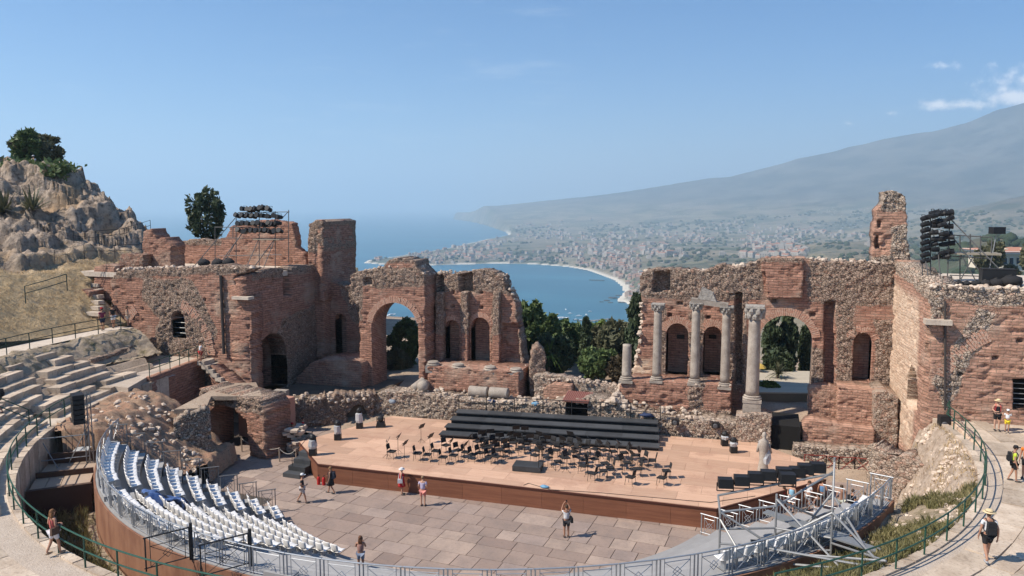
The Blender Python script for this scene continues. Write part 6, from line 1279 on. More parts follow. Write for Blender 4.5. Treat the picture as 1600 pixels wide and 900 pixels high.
green_rail('curved green railing along the walkway at lower left', [pol(25.55, a, 4.68) for a in np.linspace(-160, -88, 40)])
green_rail('green railing sweeping round the grassy bank at right', [pol(25.55, a, 4.68) for a in np.linspace(-52, 9, 34)] + [tuple(gD(1482, 655, 7.5))], step=1.8)
green_rail('green handrail descending the stone steps at far left', [pol(31.5, -150.4, 7.4), pol(26.4, -150.4, 4.75)], mat=plain('dark_green_paint', (.018, .045, .035), .5), step=1.7)
green_rail('thin dark railing beside the upper left path', [pol(31.7, a, 7.45) for a in np.linspace(-184, -158, 12)], mat=MATS['dark_green_paint'], step=2.2)
green_rail('thin dark railing above the dry grass slope', [np.array([*gdep(x, y, d)]) for x, y, d in ((40, 472, 52), (75, 462, 53), (105, 452, 54))], mat=MATS['dark_green_paint'], step=2)
for lab, pts in (('thin dark rail along the upper hill path', ((10, 352, 66), (60, 358, 66), (120, 372, 66), (155, 372, 67))), ('thin dark rail along the lower hill path', ((85, 400, 62), (130, 392, 62), (180, 392, 64), (222, 390, 66))), ('thin dark rail beside the hill terrace', ((150, 376, 68), (190, 368, 70), (235, 352, 74)))):
    q = [gdep(*p_) for p_ in pts]; q = [np.array([p_[0], p_[1], max(hill_z(p_[0], p_[1]), p_[2] - .6)]) for p_ in q]; green_rail(lab, q, mat=M_BLACK, step=2.2, r=.022)
# ---------------------------------------------------------------- lamp tower, right foreground
lt = thing('lamp_tower', 'steel scaffold tower carrying a row of floodlights, lower right', 'scaffold', (15, -9, 2.5)); M_TUBE = plain('scaffold_tube', (.30, .30, .295), .5, .4)
T = [np.array(p) for p in ((12.8, -10.6, 2.4), (14.9, -9.8, 2.4), (16.9, -10.6, 3.4), (18.4, -13.2, 4.4), (14.0, -12.2, 3.0), (17.2, -7.2, 3.4))]; ZT = [5.0, 5.6, 5.6, 5.5, 4.6, 6.5]
def tb(a, b, name='tube', r=.045): m = MB(); m.tube(a, b, r, 7); m.build(name, M_TUBE, lt)
for q, z in zip(T[:3] + T[5:], ZT[:3] + ZT[5:]): tb((q[0], q[1], q[2] - 1.6), (q[0], q[1], z), 'standard')
top = lambda i, z: np.array([T[i][0], T[i][1], z])
for (i, zi, j, zj) in ((0, 3.6, 2, 3.9), (0, 4.9, 1, 5.1), (1, 5.1, 5, 5.9), (0, 2.9, 2, 2.9), (0, 4.9, 2, 2.6), (2, 5.4, 0, 2.6), (1, 5.4, 3, 3.0), (3, 4.9, 0, 3.4), (3, 4.9, 2, 4.2), (4, 4.0, 2, 3.0), (4, 3.4, 0, 4.6), (5, 6.3, 2, 3.2), (5, 3.6, 1, 5.4), (4, 4.4, 3, 4.6), (0, 3.0, 3, 4.5)): tb(top(i, zi), top(j, zj), 'brace')
m = MB(); m.box((15.2, -11.0, 3.45), (2.4, 1.1, .06), .2); m.build('plank', plain('steel_plank', (.30, .31, .31), .5, .5), lt)
for (i, zi, j, zj) in ((0, 3.0, 5, 4.2), (2, 4.6, 5, 4.6), (0, 4.2, 1, 4.2), (1, 4.2, 2, 4.4), (1, 2.6, 5, 5.0), (3, 4.2, 5, 4.9), (4, 4.4, 0, 2.8), (2, 5.4, 3, 4.6)): tb(top(i, zi), top(j, zj), 'brace')
for k in range(3): m = MB(); m.box((16.0 + .5 * k, -9.4 - .5 * k, 4.35 + .02 * k), (3.4, .42, .06), -.5); m.build('plank', MATS['steel_plank'], lt)
m = MB(); m.box((14.5, -10.2, 3.62), (1.0, .7, .05), .1); m.build('tray', M_BLACK, lt); tb((12.6, -8.4, 4.75), (16.9, -7.3, 5.75), 'lamp_bar', .05); tb((12.6, -8.4, 4.75), (12.8, -10.6, 4.75), 'brace'); tb((16.9, -7.3, 5.75), (17.2, -7.2, 5.75), 'brace')
def flood(label, P, rz, s_=1.0, tilt=0):
    o = thing('floodlight', label, 'floodlight', P, rz, 'floodlights on the lamp tower'); m = MB(); m.box((0, 0, .32 * s_), (.62 * s_, .42 * s_, .42 * s_)); m.build('housing', M_BLACK, o, local=True); m = MB()
    for k in range(5): m.box((0, .26 * s_, (.16 + .08 * k) * s_), (.56 * s_, .1 * s_, .02))
    m.build('fin', M_BLACK, o, local=True); m = MB(); m.path([(-.36 * s_, 0, .32 * s_), (-.36 * s_, 0, -.05), (.36 * s_, 0, -.05), (.36 * s_, 0, .32 * s_)], .025, 5); m.build('yoke', M_BLACK, o, local=True)
fl = [(1133, 757), (1158, 753), (1180, 748), (1200, 745), (1224, 741), (1230, 750), (1245, 740), (1258, 735), (1277, 733)]
for k, (x, y) in enumerate(fl): flood('black floodlight on the tower bar, %s from the left' % ['first', 'second', 'third', 'fourth', 'fifth', 'sixth', 'seventh', 'eighth', 'ninth'][k], gD(x, y + 8, -8.2 + k * .13 - (1.2 if k == 5 else 0)), R(12), .95)
# ---------------------------------------------------------------- lamp rigs on the wings
def par(label, P, rz, tilt, grp, s_=1.0):
    o = thing('spotlight', label, 'spotlight', P, 0, grp); o.rotation_euler = (tilt, 0, rz); m = MB(); m.lathe([(.12 * s_, .2 * s_), (.15 * s_, .05 * s_), (.17 * s_, -.28 * s_), (.18 * s_, -.3 * s_)], (0, 0, 0), 10, (0, 1, 0)); m.build('can', M_BLACK, o, local=True); m = MB(); m.path([(-.2 * s_, 0, 0), (-.2 * s_, 0, .22 * s_), (.2 * s_, 0, .22 * s_), (.2 * s_, 0, 0)], .018, 4); m.build('yoke', M_BLACK, o, local=True)
    return o
rg = thing('lamp_rig', 'scaffold frame full of spotlights on the left wing terrace', 'scaffold', tuple(gD(400, 415, 14)))
def rt_(rig, a, b, D0, D1=None, name='tube', r=.035, mat=None): m = MB(); m.tube(gD(*a, D0), gD(*b, D1 if D1 is not None else D0), r, 6); m.build(name, mat or plain('dull_tube', (.11, .108, .105), .65, .2), rig)
for a, b, d0, d1 in [((369, 335), (369, 420), 14, 14), ((405, 330), (405, 420), 14, 14), ((430, 330), (430, 420), 14, 14), ((451, 328), (451, 410), 16, 16), ((372, 332), (452, 331), 14, 14), ((372, 355), (452, 353), 14, 14), ((345, 372), (452, 372), 14, 14), ((300, 420), (368, 340), 11, 14), ((338, 420), (378, 365), 11, 14), ((345, 420), (372, 372), 14, 14), ((336, 355), (336, 420), 14, 14), ((336, 355), (372, 355), 14, 14), ((405, 372), (385, 418), 14, 12), ((430, 372), (412, 418), 14, 12), ((440, 342), (451, 330), 14, 16), ((340, 400), (440, 398), 13, 13), ((364, 355), (364, 372), 14, 14), ((395, 420), (430, 372), 12, 14)]: rt_(rg, a, b, d0, d1)
m = MB(); P = gD(420, 374, 14); m.box((P[0], P[1], P[2]), (2.6, .8, .06)); m.build('plank', plain('scaffold_plank', (.32, .27, .2), .8), rg)
G1 = 'spotlights on the left rig'; rown = ['top row', 'second row', 'third row', 'bottom row']
for rI, (y, xs) in enumerate(((327, np.linspace(383, 421, 7)), (338, np.linspace(373, 437, 9)), (350, np.linspace(374, 436, 9)), (361, np.linspace(375, 438, 10)))):
    for x in xs: par('black spotlight in the %s of the left wing rig' % rown[rI], gD(x + random.uniform(-1, 1), y + random.uniform(-1.5, 1.5), 13.8), R(random.uniform(-30, 10)), R(random.uniform(-25, -5)), G1, 1.2)
for k, (x, y) in enumerate(((318, 413), (340, 413), (357, 412))):
    P = gD(x, y, 10.5); o = thing('ballast_bag', 'dark bulky ballast bag on the left wing edge, %s of three' % ('left', 'middle', 'right')[k], 'ballast bag', P); m = MB(); m.ball((0, 0, .1), (.55, .4, .34), 10, 7, .1); m.build('bag', M_BLACKF, o, True, True); m = MB(); m.path([(-.3, 0, .4), (0, 0, .52), (.3, 0, .4)], .03, 5); m.build('handle', M_BLACK, o, local=True)
rg2 = thing('lamp_rig', 'scaffold mast packed with spotlights on the right wing terrace', 'scaffold', tuple(gD(1465, 445, 11)))
for a, b, d0, d1 in [((1441, 445), (1441, 345), 11, 11), ((1454, 445), (1454, 340), 11, 11), ((1470, 442), (1466, 395), 10.5, 11), ((1480, 442), (1484, 340), 11, 11), ((1441, 418), (1472, 428), 11, 11), ((1441, 438), (1472, 440), 11, 11), ((1486, 343), (1590, 450), 11, 9), ((1484, 365), (1552, 450), 11, 10), ((1484, 367), (1550, 371), 11, 11), ((1550, 371), (1546, 448), 11, 11), ((1500, 367), (1500, 448), 12.5, 12.5), ((1516, 366), (1516, 400), 11, 11), ((1532, 368), (1532, 402), 11, 11), ((1484, 400), (1548, 404), 11, 11), ((1500, 395), (1530, 448), 11, 11), ((1520, 402), (1495, 448), 11, 11), ((1445, 400), (1452, 442), 11, 10), ((1484, 430), (1546, 432), 11, 11)]: rt_(rg2, a, b, d0, d1, r=.035)
m = MB(); P = gD(1522, 396, 11.5); m.box((P[0], P[1], P[2]), (2.6, 1.2, .12)); m.build('plank', MATS['scaffold_plank'], rg2)
G2 = 'spotlights on the right rig'
for rI, y in enumerate(np.linspace(341, 408, 8)):
    par('black spotlight on the outer left side of the right mast, %s from top' % ordn[rI], gD(1444, y, 10.9), R(110), R(-15), G2, .95)
    for x in ((1459, 1471, 1482) if rI < 7 else (1462, 1476)): par('black spotlight in tier %s from the top of the right mast' % ordn[rI], gD(x + random.uniform(-2, 2), y - 6 + random.uniform(-3, 3), 10.8 + random.uniform(-.4, .4)), R(random.uniform(60, 120)), R(random.uniform(-25, 0)), G2, .95)
for k in range(3): par('black spotlight crowning the right mast, %s of three' % ('left', 'middle', 'right')[k], gD(1458 + k * 11, 333, 10.9), R(100), R(-10), G2, 1.1)
P = gD(1558, 360, 11); o = thing('floodlight', 'lone black floodlight on a pole at the right rig', 'floodlight', P); m = MB(); m.box((0, 0, 0), (.75, .45, .4), .4); m.build('housing', M_BLACK, o, local=True); m = MB(); m.tube((0, 0, 0), (-.25, 0, -2.2), .03); m.build('pole', M_TUBE, o, local=True)
for k, (x, w_) in enumerate(((1497, .3), (1510, .26), (1525, .3), (1540, .34), (1557, .42), (1580, .6))):
    P = gD(x, 446, 8.8); o = thing('ballast_bag', 'dark round ballast on the right wing edge, %s from the left' % ordn[k], 'ballast bag', P); m = MB(); m.ball((0, 0, w_ * .4), (w_, w_ * .8, w_ * .55), 10, 7, .1); m.build('bag', M_BLACKF, o, True, True); m = MB(); m.path([(-w_ * .4, 0, w_ * .8), (0, 0, w_ * 1.05), (w_ * .4, 0, w_ * .8)], .03, 5); m.build('handle', M_BLACK, o, local=True)
P = gD(1558, 436, 9.6); o = thing('equipment_case', 'black equipment case on the right wing terrace', 'case', P); m = MB(); m.box((0, 0, 0), (1.7, .8, 1.1)); m.build('body', M_BLACK, o, local=True); m = MB(); m.box((0, 0, .58), (1.74, .84, .06)); m.build('lid', M_BLACKF, o, local=True)
# ---------------------------------------------------------------- left loudspeaker mast and platform
sm = thing('speaker_mast', 'steel mast with a hanging column of slim black loudspeakers, left of the seats', 'speaker mast', tuple(gz(136, 745, 3.4)))
MP = pol(23.0, -146.5, 0); m = MB()
for dx, dy in ((-.12, -.12), (.12, -.12), (.12, .12), (-.12, .12)): m.tube((MP[0] + dx, MP[1] + dy, 1.8), (MP[0] + dx, MP[1] + dy, 7.0), .03)
for k in range(10): z = 2 + k * .5; m.tube((MP[0] - .12, MP[1] - .12, z), (MP[0] + .12, MP[1] - .12, z + .5), .015, 4); m.tube((MP[0] + .12, MP[1] + .12, z), (MP[0] + .12, MP[1] - .12, z + .5), .015, 4)
m.build('mast', M_TUBE, sm)
for k in range(6): m = MB(); m.box((MP[0] - .15, MP[1] - .45, 6.9 - k * .27), (.85, .55, .22), R(-35)); m.build('speaker_box', M_BLACK, sm)
m = MB()
for a, b in (((-1.6, -.8, 1.8), (0, 0, 5.2)), ((-2.2, .9, 1.9), (0, 0, 4.6)), ((-1.9, -1.6, 4.7), (0, 0, 4.7)), ((-1.9, -1.6, 3.5), (0, 0, 3.5)), ((-2.4, -1.0, 4.7), (.3, -1.5, 2.0))): m.tube((MP[0] + a[0], MP[1] + a[1], a[2]), (MP[0] + b[0], MP[1] + b[1], b[2]), .028)
m.build('brace', M_TUBE, sm)
lp = thing('timber_platform', 'bare wooden platform with dark side in the ditch left of the seats', 'platform', tuple(pol(23.8, -141, 2)))
for k in range(4): m = MB(); sector(m, 22.5 + k * .66, 22.5 + k * .66 + .63, -147, -137.5, 3.05, 3.14, 3); m.build('board', plain('bare_board', (.40, .30, .22), .8), lp)
m = MB(); sector(m, 22.4, 25.2, -137.6, -137.0, 1.3, 3.2, 1); m.build('side_board', plain('dark_side_board', (.085, .05, .035), .8), lp)
m = MB(); sector(m, 22.5, 25.1, -147.4, -147, 3.15, 3.7, 1); sector(m, 22.5, 25.1, -142, -141.7, 3.15, 3.42, 1); m.build('sill', MATS['dark_side_board'], lp)
for k, a in enumerate((-149.6, -148.2)):
    P = pol(23.6, a, 3.3); o = thing('slatted_panel', 'white slatted panel by the speaker mast, %s of two' % ('left', 'right')[k], 'panel', P, R(a)); m = MB()
    for i in range(8): m.box((0, -.25 + i * .07, .35), (.75, .05, .03))
    m.build('slat', plain('white_slat', (.62, .62, .6), .5), o, local=True); m = MB(); m.beam((-.3, -.28, .32), (-.3, .28, .32), .03, .03); m.beam((.3, -.28, .32), (.3, .28, .32), .03, .03); m.tube((-.3, -.25, 0), (-.3, -.25, .35), .02); m.tube((.3, -.25, 0), (.3, -.25, .35), .02); m.build('frame', M_TUBE, o, local=True)
# blue cover thrown over seats, black gates at the foot of the stand
tp_ = thing('blue_tarpaulin', 'crumpled blue and black tarpaulin thrown over seats beside the left aisle', 'tarpaulin', tuple(pol(19.2, -123, 2.7)))
n = 22; U, W = np.meshgrid(np.linspace(-1, 1, n), np.linspace(-1, 1, n), indexing='ij'); rr2 = 19.6 + 1.2 * W; aa = -123.6 + 1.9 * U; zz = .3 + .45 * (rr2 - 13.5) / .96 + .5 + .45 * (fbm(U * 3, W * 3, 5) - .5) - .45 * np.maximum(np.abs(U), np.abs(W)) ** 4
V = np.stack([CC[0] + rr2 * np.cos(np.radians(aa)), CC[1] + rr2 * np.sin(np.radians(aa)), zz], -1).reshape(-1, 3) - np.array(tp_.location); A, B = np.meshgrid(np.arange(n - 1), np.arange(n - 1), indexing='ij'); Q = np.stack([A * n + B, (A + 1) * n + B, (A + 1) * n + B + 1, A * n + B + 1], -1).reshape(-1, 4)
t = NT('tarp'); t.base(t.mix(t.rng(t.noise(t.pos(), 1.1, 4), .46, .54), (.02, .022, .03), (.10, .17, .36))).set(Roughness=.5); add('sheet', mesh_np(V, Q, t.m, True), tp_)
for k, (x, y, x2, y2) in enumerate(((226, 872, 300, 852), (312, 884, 392, 862))):
    a, b = gz(x, y + 22, 3.9), gz(x2, y2 + 22, 3.9); d = b - a; L_ = np.hypot(d[0], d[1]); o = thing('iron_gate', 'black iron gate with crossed bars behind the left stand, %s of two' % ('left', 'right')[k], 'gate', a, math.atan2(d[1], d[0])); add('gate_leaf', bay_mesh(L_, M_DKSTEEL, 1.25), o); m = MB(); m.beam((L_, 0, 0), (L_, 0, 1.4), .1, .1); m.build('post', M_DKSTEEL, o, local=True)
sg = thing('notice_board', 'small white notice on the brick pier by the upper left path', 'sign', tuple(gD(129, 498, 6.3))); P = gD(129, 490, 6.3); m = MB(); m.box(P, (.42, .04, .55)); m.build('board', plain('white_board', (.7, .7, .68), .5), sg); m = MB(); m.box((P[0], P[1] - .025, P[2] + .1), (.3, .012, .03)); m.box((P[0], P[1] - .025, P[2]), (.3, .012, .03)); m.build('text_line', plain('faint_grey', (.45, .45, .44), .6), sg)
# ---------------------------------------------------------------- visitors
SKINQ = []
def skin_obj(name, parent, verts, edges, radii, mat, sub=1, root=0):
    me = bpy.data.meshes.new(name); me.from_pydata(verts, edges, []); me.materials.append(mat); o = add(name, me, parent); md = o.modifiers.new('skin', 'SKIN'); md.use_smooth_shade = True; md.branch_smoothing = .6
    for i, r in enumerate(radii): me.skin_vertices[0].data[i].radius = r if isinstance(r, tuple) else (r, r)
    me.skin_vertices[0].data[root].use_root = True; s_ = o.modifiers.new('sub', 'SUBSURF'); s_.levels = s_.render_levels = sub; SKINQ.append(o); return o
def cloth(name, col): return plain('cloth_' + name, col, .85, 0, .2, .18, 9)
SKINM = {'light': plain('skin_light', (.50, .29, .20), .55, var=.08), 'tan': plain('skin_tan', (.40, .21, .135), .55, var=.08), 'dark': plain('skin_brown', (.22, .115, .075), .55, var=.08)}
ARMS = {'down': ((.235, -.03, 1.13), (.255, .05, .88), (.25, .09, .77)), 'bent': ((.24, -.05, 1.14), (.16, .20, 1.08), (.09, .25, 1.10)), 'phone': ((.23, .10, 1.16), (.11, .30, 1.30), (.05, .33, 1.38)), 'raised': ((.24, .12, 1.38), (.15, .24, 1.62), (.08, .28, 1.72)), 'swing': ((.24, -.14, 1.15), (.25, -.13, .90), (.25, -.11, .79)), 'rail': ((.26, .05, 1.17), (.30, .26, 1.05), (.30, .33, 1.03)), 'hip': ((.33, -.06, 1.16), (.22, .04, 1.0), (.16, .08, .98))}
def person(label, P, rz, h=1.72, shirt=None, bottom=None, arms=('down', 'down'), skin='tan', hair=(.06, .035, .02), hairlen=0, hat=None, pack=None, kind='shorts', stride=0.0, sleeve=.6, shoes=(.05, .05, .05), sit=False, bag_=None, phone=False, child=False, bend=0.0):
    o = thing('person', label, 'person', P, rz, None); k = h / 1.72; hd = 1.16 if child else 1.0; sm = SKINM[skin]
    S = lambda v: (v[0] * k, v[1] * k, v[2] * k)
    lean = lambda v: (v[0], v[1] + bend * max(0, v[2] - .95), v[2]); drop = -.45 if sit else 0.0
    V = [(0, 0, .95), (0, .0, 1.10), (0, -.01, 1.27), (0, -.01, 1.41), (0, .0, 1.49), (0, .02, 1.555), (0, .025, 1.615), (0, .015, 1.675)]; Rr = [(.155, .115), (.135, .10), (.165, .11), (.135, .085), (.055, .058), (.068 * hd, .08 * hd), (.078 * hd, .098 * hd), (.062 * hd, .08 * hd)]
    E_ = [(i, i + 1) for i in range(7)]; idx = {}
    for s_, nm in ((-1, 'l'), (1, 'r')):
        st = stride * (1 if s_ > 0 else -1)
        if sit: leg = [(.09 * s_, .03, .90), (.12 * s_, .45, .92), (.12 * s_, .47, .53), (.12 * s_, .60, .49)]
        else: leg = [(.092 * s_, 0, .86), (.10 * s_, st * .55 + .02, .49), (.10 * s_, st - (.10 if st < 0 else 0), .085 + (.06 if st < -.1 else 0)), (.115 * s_, st + .14 - (.08 if st < 0 else 0), .035)]
        b = len(V); V += leg; Rr += [(.088, .092), (.058, .062), (.038, .042), (.040, .028)]; E_ += [(0, b), (b, b + 1), (b + 1, b + 2), (b + 2, b + 3)]; idx['leg' + nm] = b
        a = ARMS[arms[0 if s_ < 0 else 1]]; b = len(V); V += [(.175 * s_, -.01, 1.40)] + [(q[0] * s_, q[1], q[2]) for q in a]; Rr += [.056, .042, .028, (.036, .026)]; E_ += [(3, b), (b, b + 1), (b + 1, b + 2), (b + 2, b + 3)]; idx['arm' + nm] = b
        w = np.array(V[b + 2]); hnd = np.array(V[b + 3]); d = (hnd - w) / (np.linalg.norm(hnd - w) + 1e-9); side = np.array([0, 1.0, 0]) if abs(d[1]) < .7 else np.array([0, 0, 1.0]); side = side - d * (side @ d); side /= np.linalg.norm(side)
        for f, (off, ln) in enumerate(((-.030, .062), (-.010, .075), (.010, .070), (.028, .054))):
            p0 = hnd + side * off + d * .03; p1 = p0 + d * ln * .6 + np.array([-.012 * s_, 0, 0]); p2 = p0 + d * ln + np.array([-.028 * s_, 0, 0]); c = len(V); V += [tuple(p0), tuple(p1), tuple(p2)]; Rr += [.010, .009, .008]; E_ += [(b + 3, c), (c, c + 1), (c + 1, c + 2)]
        p0 = (w + hnd) / 2 + side * .038; c = len(V); V += [tuple(p0), tuple(p0 + side * .02 + d * .045)]; Rr += [.012, .009]; E_ += [(b + 3, c), (c, c + 1)]
    fix = lambda v: S(lean((v[0], v[1], v[2] + drop)))
    V2 = [fix(v) for v in V]; Rk = [tuple(q * k for q in (r if isinstance(r, tuple) else (r, r))) for r in Rr]
    skin_obj('body', o, V2, E_, Rk, sm)
    def garment(name, ids, rad, mat, cut=None):
        vs_ = []; rr = []; mp = {}
        for i in ids: mp[i] = len(vs_); vs_.append(V2[i]); rr.append(tuple(q * k for q in rad[i]))
        es = [(mp[a], mp[b]) for a, b in E_ if a in mp and b in mp]
        if cut:
            for i, j, f, r in cut: mp2 = len(vs_); vs_.append(tuple(np.array(V2[i]) + (np.array(V2[j]) - np.array(V2[i])) * f)); rr.append((r * k, r * k)); es.append((mp[i], mp2))
        return skin_obj(name, o, vs_, es, rr, mat)
    al, ar, ll, lr_ = idx['arml'], idx['armr'], idx['legl'], idx['legr']
    if shirt is not None:
        rad = {0: (.168, .128), 1: (.158, .122), 2: (.182, .128), 3: (.15, .10), al: (.072, .072), ar: (.072, .072)}
        garment('shirt', [0, 1, 2, 3] + ([al, ar] if sleeve > 0 else []), rad, shirt, [(al, al + 1, sleeve, .062), (ar, ar + 1, sleeve, .062)] if sleeve > 0 else None)
    if kind == 'dress' and bottom is not None:
        m = MB(); prof = [(.255, .56), (.235, .68), (.21, .82), (.175, 1.0), (.165, 1.08), (.185, 1.25), (.175, 1.36), (.09, 1.43)]; m.lathe([(r * k * .93, z * k) for r, z in prof], n=14, wob=.03); m.build('dress', bottom, o, True, True)
    elif bottom is not None:
        f = {'shorts': .78, 'long': 1.0, 'brief': .35}[kind]; rad = {0: (.172, .132), ll: (.108, .112), lr_: (.108, .112)}; cuts = [(ll, ll + 1, f, .088), (lr_, lr_ + 1, f, .088)]
        if kind == 'long': rad.update({ll + 1: (.075, .08), lr_ + 1: (.075, .08)}); garment('trousers', [0, ll, lr_, ll + 1, lr_ + 1], rad, bottom, [(ll + 1, ll + 2, .92, .06), (lr_ + 1, lr_ + 2, .92, .06)])
        else: garment('shorts', [0, ll, lr_], rad, bottom, cuts)
    for b in (ll, lr_):
        a, t_ = np.array(V2[b + 2]), np.array(V2[b + 3]); m = MB(); c = (a + t_) / 2; m.ball((c[0], c[1] + .01, max(c[2] - .015, .035) if not sit else c[2]), (.055 * k, .145 * k, .045 * k), 8, 6); m.build('shoe', plain('shoe_%d%d%d' % tuple(int(99 * q) for q in shoes), shoes, .7), o, True, True)
    hc = np.array(fix((0, .02, 1.625))); m = MB(); m.ball((hc[0], hc[1] - .022 * k, hc[2] + .028 * k), (.092 * k * hd, .108 * k * hd, .098 * k * hd), 10, 8, .04)
    if hairlen > 0:
        for q in range(5): m.ball((hc[0] + (q - 2) * .03 * k, hc[1] - .075 * k, hc[2] - hairlen * .5 * k), (.045 * k, .05 * k, hairlen * .62 * k), 7, 6, .08)
    m.build('hair', plain('hair_%d%d' % (int(hair[0] * 99), int(hair[1] * 99)), hair, .7), o, True, True)
    m = MB(); m.ball((hc[0], hc[1] + .098 * k, hc[2] - .012 * k), (.014 * k, .022 * k, .022 * k), 6, 5); m.ball((hc[0] - .082 * k, hc[1], hc[2] - .005), (.012 * k, .022 * k, .032 * k), 6, 5); m.ball((hc[0] + .082 * k, hc[1], hc[2] - .005), (.012 * k, .022 * k, .032 * k), 6, 5); m.build('face', sm, o, True, True)
    m = MB(); m.ball((hc[0] - .03 * k, hc[1] + .085 * k, hc[2] + .012 * k), .011 * k, 6, 5); m.ball((hc[0] + .03 * k, hc[1] + .085 * k, hc[2] + .012 * k), .011 * k, 6, 5); m.box((hc[0], hc[1] + .084 * k, hc[2] - .05 * k), (.045 * k, .012 * k, .010 * k)); m.build('eyes_and_mouth', plain('eye_dark', (.03, .02, .018), .5), o, False, True)
    if hat:
        m = MB(); c = (hc[0], hc[1] - .005, hc[2])
        if hat[0] == 'brim': m.lathe([(.205 * k, .048 * k), (.20 * k, .06 * k), (.112 * k, .066 * k), (.106 * k, .13 * k), (.07 * k, .15 * k)], c, 18)
        else: m.lathe([(.108 * k, .03 * k), (.110 * k, .07 * k), (.085 * k, .125 * k), (.02 * k, .142 * k)], c, 14); m.box((c[0], c[1] + .145 * k, c[2] + .045 * k), (.14 * k, .11 * k, .014 * k))
        hob = m.build('hat', hat[1], o, True, True)
        if hat[0] == 'brim': m = MB(); m.lathe([(.112 * k, .07 * k), (.110 * k, .095 * k)], c, 18); m.build('hat_band', cloth('hat_band', (.12, .09, .07)), hob, True, True)
    if pack is not None:
        m = MB(); c = S((0, -.215, 1.20)); m.box(c, (.29 * k, .16 * k, .42 * k), 0, .86); m.box((c[0], c[1] - .09 * k, c[2] - .08 * k), (.22 * k, .05 * k, .2 * k)); bpo = m.build('backpack', pack, o, False, True); m = MB()
        for s_ in (-1, 1): m.path([S((.10 * s_, -.13, 1.38)), S((.11 * s_, .0, 1.47)), S((.115 * s_, .125, 1.34)), S((.13 * s_, .06, 1.08)), S((.12 * s_, -.13, 1.03))], .018 * k, 5)
        m.build('strap', pack, bpo, False, True)
    if bag_ is not None:
        m = MB(); c = S((.23, -.08, .98)); m.box(c, (.12 * k, .32 * k, .26 * k), .1, .88); sbo = m.build('shoulder_bag', bag_, o, False, True); m = MB(); m.path([S((.23, -.18, 1.1)), S((.05, -.14, 1.44)), S((-.10, .0, 1.46)), S((.08, .13, 1.3)), S((.23, .03, 1.1))], .014 * k, 5); m.build('bag_strap', bag_, sbo, False, True)
    if phone:
        q = np.array(V2[idx['armr'] + 3]); m = MB(); m.box((q[0] - .03, q[1] + .02, q[2] + .06), (.075, .012, .15)); m.build('phone', M_BLACK, o, False, True)
    return o
away = R(18); W_ = lambda n, c: cloth(n, c)
white = W_('white', (.70, .70, .70)); blackc = W_('black', (.02, .02, .022)); pk = W_('pack_black', (.022, .022, .024)); straw = W_('straw', (.62, .48, .28)); red = W_('red', (.42, .03, .035))
G = lambda x, y, z=.035: gz(x, y, z)
person('man in straw hat, white T-shirt and black backpack walking along the right walkway', G(1541, 876, 4.70), away - R(8), 1.80, white, blackc, ('down', 'swing'), 'tan', hat=('brim', straw), pack=pk, stride=.20, shoes=(.35, .35, .36))
person('woman in red sleeveless top and white shorts with brown shoulder bag, lower left walkway', G(86, 866, 4.70), away - R(30), 1.64, W_('coral', (.42, .10, .09)), W_('pale_shorts', (.60, .57, .58)), ('bent', 'bent'), 'tan', (.16, .075, .03), .20, bag_=W_('brown_bag', (.09, .055, .04)), stride=.14, sleeve=0, shoes=(.3, .2, .13))
person('boy in lime T-shirt and black cap standing by the right railing', G(1583, 752, 4.70), R(-95), 1.62, W_('lime', (.50, .60, .06)), blackc, ('down', 'down'), 'tan', hat=('cap', blackc), pack=pk, stride=.1)
person('person in orange top cut by the right picture edge', G(1602, 748, 4.70), R(150), 1.74, W_('orange', (.75, .20, .03)), blackc, ('bent', 'down'), 'tan')
person('woman in black sleeveless top and sun hat before the right wing wall', G(1557, 672, 4.72), R(175), 1.70, blackc, blackc, ('down', 'bent'), 'light', hat=('brim', straw), pack=W_('red_pack', (.55, .08, .08)), sleeve=0)
person('child in white T-shirt and yellow shorts beside the woman in black', G(1573, 675, 4.72), R(160), 1.25, white, W_('yellow', (.75, .55, .04)), ('bent', 'bent'), 'tan', hat=('cap', white), child=True)
person('man on the paving raising a phone, white T-shirt, dark shorts, black backpack', G(885, 840), R(25), 1.74, white, W_('charcoal', (.035, .035, .04)), ('raised', 'raised'), 'tan', bag_=pk, phone=True)
person('man in black polo, white cap and grey shorts walking left of the stage', G(473, 786), R(-60), 1.72, blackc, W_('grey_check', (.42, .40, .40)), ('down', 'bent'), 'tan', hat=('cap', white), stride=.2)
person('woman in black dress with dark backpack walking before the stage corner', G(517, 771), R(100), 1.62, None, blackc, ('down', 'bent'), 'tan', (.20, .11, .05), .08, pack=W_('navy_pack', (.03, .035, .05)), kind='dress', stride=.18)
person('woman in red dress and white hat standing close to the stage front', G(628, 773), R(-70), 1.60, None, red, ('down', 'down'), 'light', hat=('brim', white), kind='dress', bag_=white)
person('man in lavender shirt and salmon shorts facing the stage', G(661, 791), R(10), 1.76, W_('lavender', (.45, .40, .52)), W_('salmon', (.62, .24, .20)), ('bent', 'bent'), 'light', (.22, .14, .08))
person('woman with long brown hair taking a photo at the lower railing', G(564, 893, .6), R(20), 1.66, W_('rose', (.40, .22, .18)), W_('denim', (.20, .24, .32)), ('phone', 'phone'), 'tan', (.13, .055, .025), .30, phone=True, sleeve=0)
person('man in maroon T-shirt and red cap on the upper left path', pol(32.6, 177.5, 7.46), R(60), 1.74, W_('maroon', (.20, .03, .07)), W_('navy', (.03, .035, .06)), ('down', 'bent'), 'tan', hat=('cap', red), stride=.15)
person('man in black T-shirt and white shorts, middle of three on the upper left path', pol(33.0, 175.2, 7.46), R(70), 1.78, blackc, white, ('down', 'down'), 'tan', stride=.1)
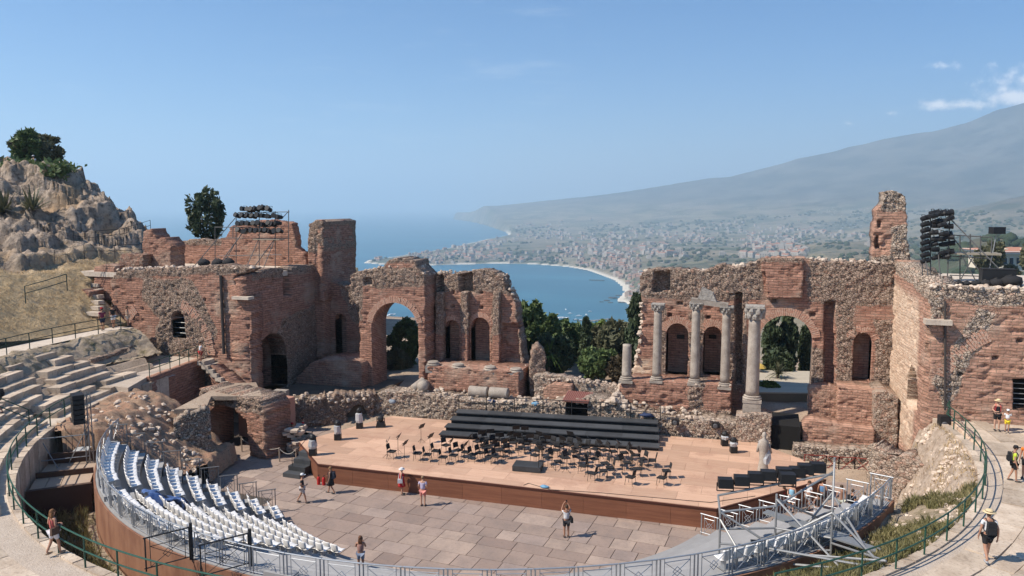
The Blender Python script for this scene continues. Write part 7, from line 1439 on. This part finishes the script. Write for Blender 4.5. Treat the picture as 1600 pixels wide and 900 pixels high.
person('woman in beige top with outstretched arm, right of three on the upper left path', pol(32.4, 173.8, 7.46), R(-60), 1.66, W_('beige', (.50, .42, .33)), W_('beige_short', (.52, .47, .40)), ('down', 'rail'), 'tan', (.12, .07, .04), .15, sleeve=0)
person('woman in dark backpack and brown shorts climbing the stone seats at far left', pol(28.0, -151.0, 5.62), R(120), 1.66, W_('tanktop', (.30, .16, .11)), W_('brown_shorts', (.26, .15, .09)), ('bent', 'bent'), 'tan', (.05, .03, .02), .1, pack=pk, sleeve=0, stride=.15)
person('person in white top and red shorts at the end of the gravel terrace', gz(314, 566, 5.0), R(150), 1.60, white, red, ('down', 'bent'), 'tan')
person('person in white T-shirt and cap on the hilltop before the bush', gD(54, 270, 19.5), R(190), 1.75, white, W_('navy', (.03, .035, .06)), ('down', 'bent'), 'tan', hat=('cap', white))
person('person in red shirt seated in the shade of the left entrance', gz(421, 700, .05), R(-100), 1.72, red, W_('navy', (.03, .035, .06)), ('bent', 'bent'), 'tan', sit=True)
bn = thing('stone_bench', 'low stone bench in the shade of the left entrance', 'bench', tuple(gz(419, 700, .0))); q = gz(419, 700, 0); m = MB(); m.box((q[0] - .05, q[1] + .02, .34), (1.5, .5, .1), R(-100)); m.build('seat', M_LIME, bn); m = MB(); m.box((q[0], q[1] - .5, .15), (.3, .3, .3)); m.build('leg', M_LIME, bn); m = MB(); m.box((q[0] - .1, q[1] + .5, .15), (.3, .3, .3)); m.build('leg', M_LIME, bn)
person('left of two standing people in red shirts by the dry stone pier', gz(457, 698, .03), R(-120), 1.72, red, blackc, ('bent', 'bent'), 'tan', hat=('cap', red))
person('right of two standing people in red shirts by the dry stone pier', gz(474, 688, .03), R(-60), 1.72, red, blackc, ('down', 'bent'), 'tan')
person('woman in blue top and white shorts right of the stage corner', G(1236, 800), R(160), 1.66, W_('sky_blue', (.26, .48, .62)), white, ('down', 'bent'), 'light', (.3, .2, .1), .1, sleeve=0)
person('person in white shirt beside the stage right corner', G(1263, 797), R(120), 1.68, white, W_('grey_check', (.42, .40, .40)), ('bent', 'down'), 'light')
person('person in blue sleeveless top behind the barriers at right', G(1284, 795), R(-20), 1.70, W_('mid_blue', (.12, .24, .42)), blackc, ('down', 'bent'), 'tan', sleeve=0)
person('person in white trousers and dark top by the barrier panels', G(1276, 818), R(30), 1.72, W_('dark_top', (.06, .05, .05)), white, ('bent', 'down'), 'tan', kind='long', sleeve=.3)
person('bare backed man in pale shorts near the right barriers', G(1313, 806), R(10), 1.74, None, W_('pale_green', (.55, .56, .46)), ('down', 'down'), 'tan')
person('person in dark clothes with bag at the right barriers', G(1331, 812), R(-60), 1.70, W_('navy', (.03, .035, .06)), blackc, ('bent', 'bent'), 'tan', pack=pk)
person('child in red at the right stage side', G(1224, 796), R(80), 1.30, red, red, ('down', 'down'), 'light', child=True)
# turn the skeletons into meshes
bpy.context.view_layer.update(); dg = bpy.context.evaluated_depsgraph_get()
newm = [bpy.data.meshes.new_from_object(o.evaluated_get(dg)) for o in SKINQ]
for o, me in zip(SKINQ, newm):
    mt_ = o.data.materials[0]; o.modifiers.clear(); o.data = me
    if len(me.materials) == 0: me.materials.append(mt_)
    me.polygons.foreach_set('use_smooth', [True] * len(me.polygons)); me.update()
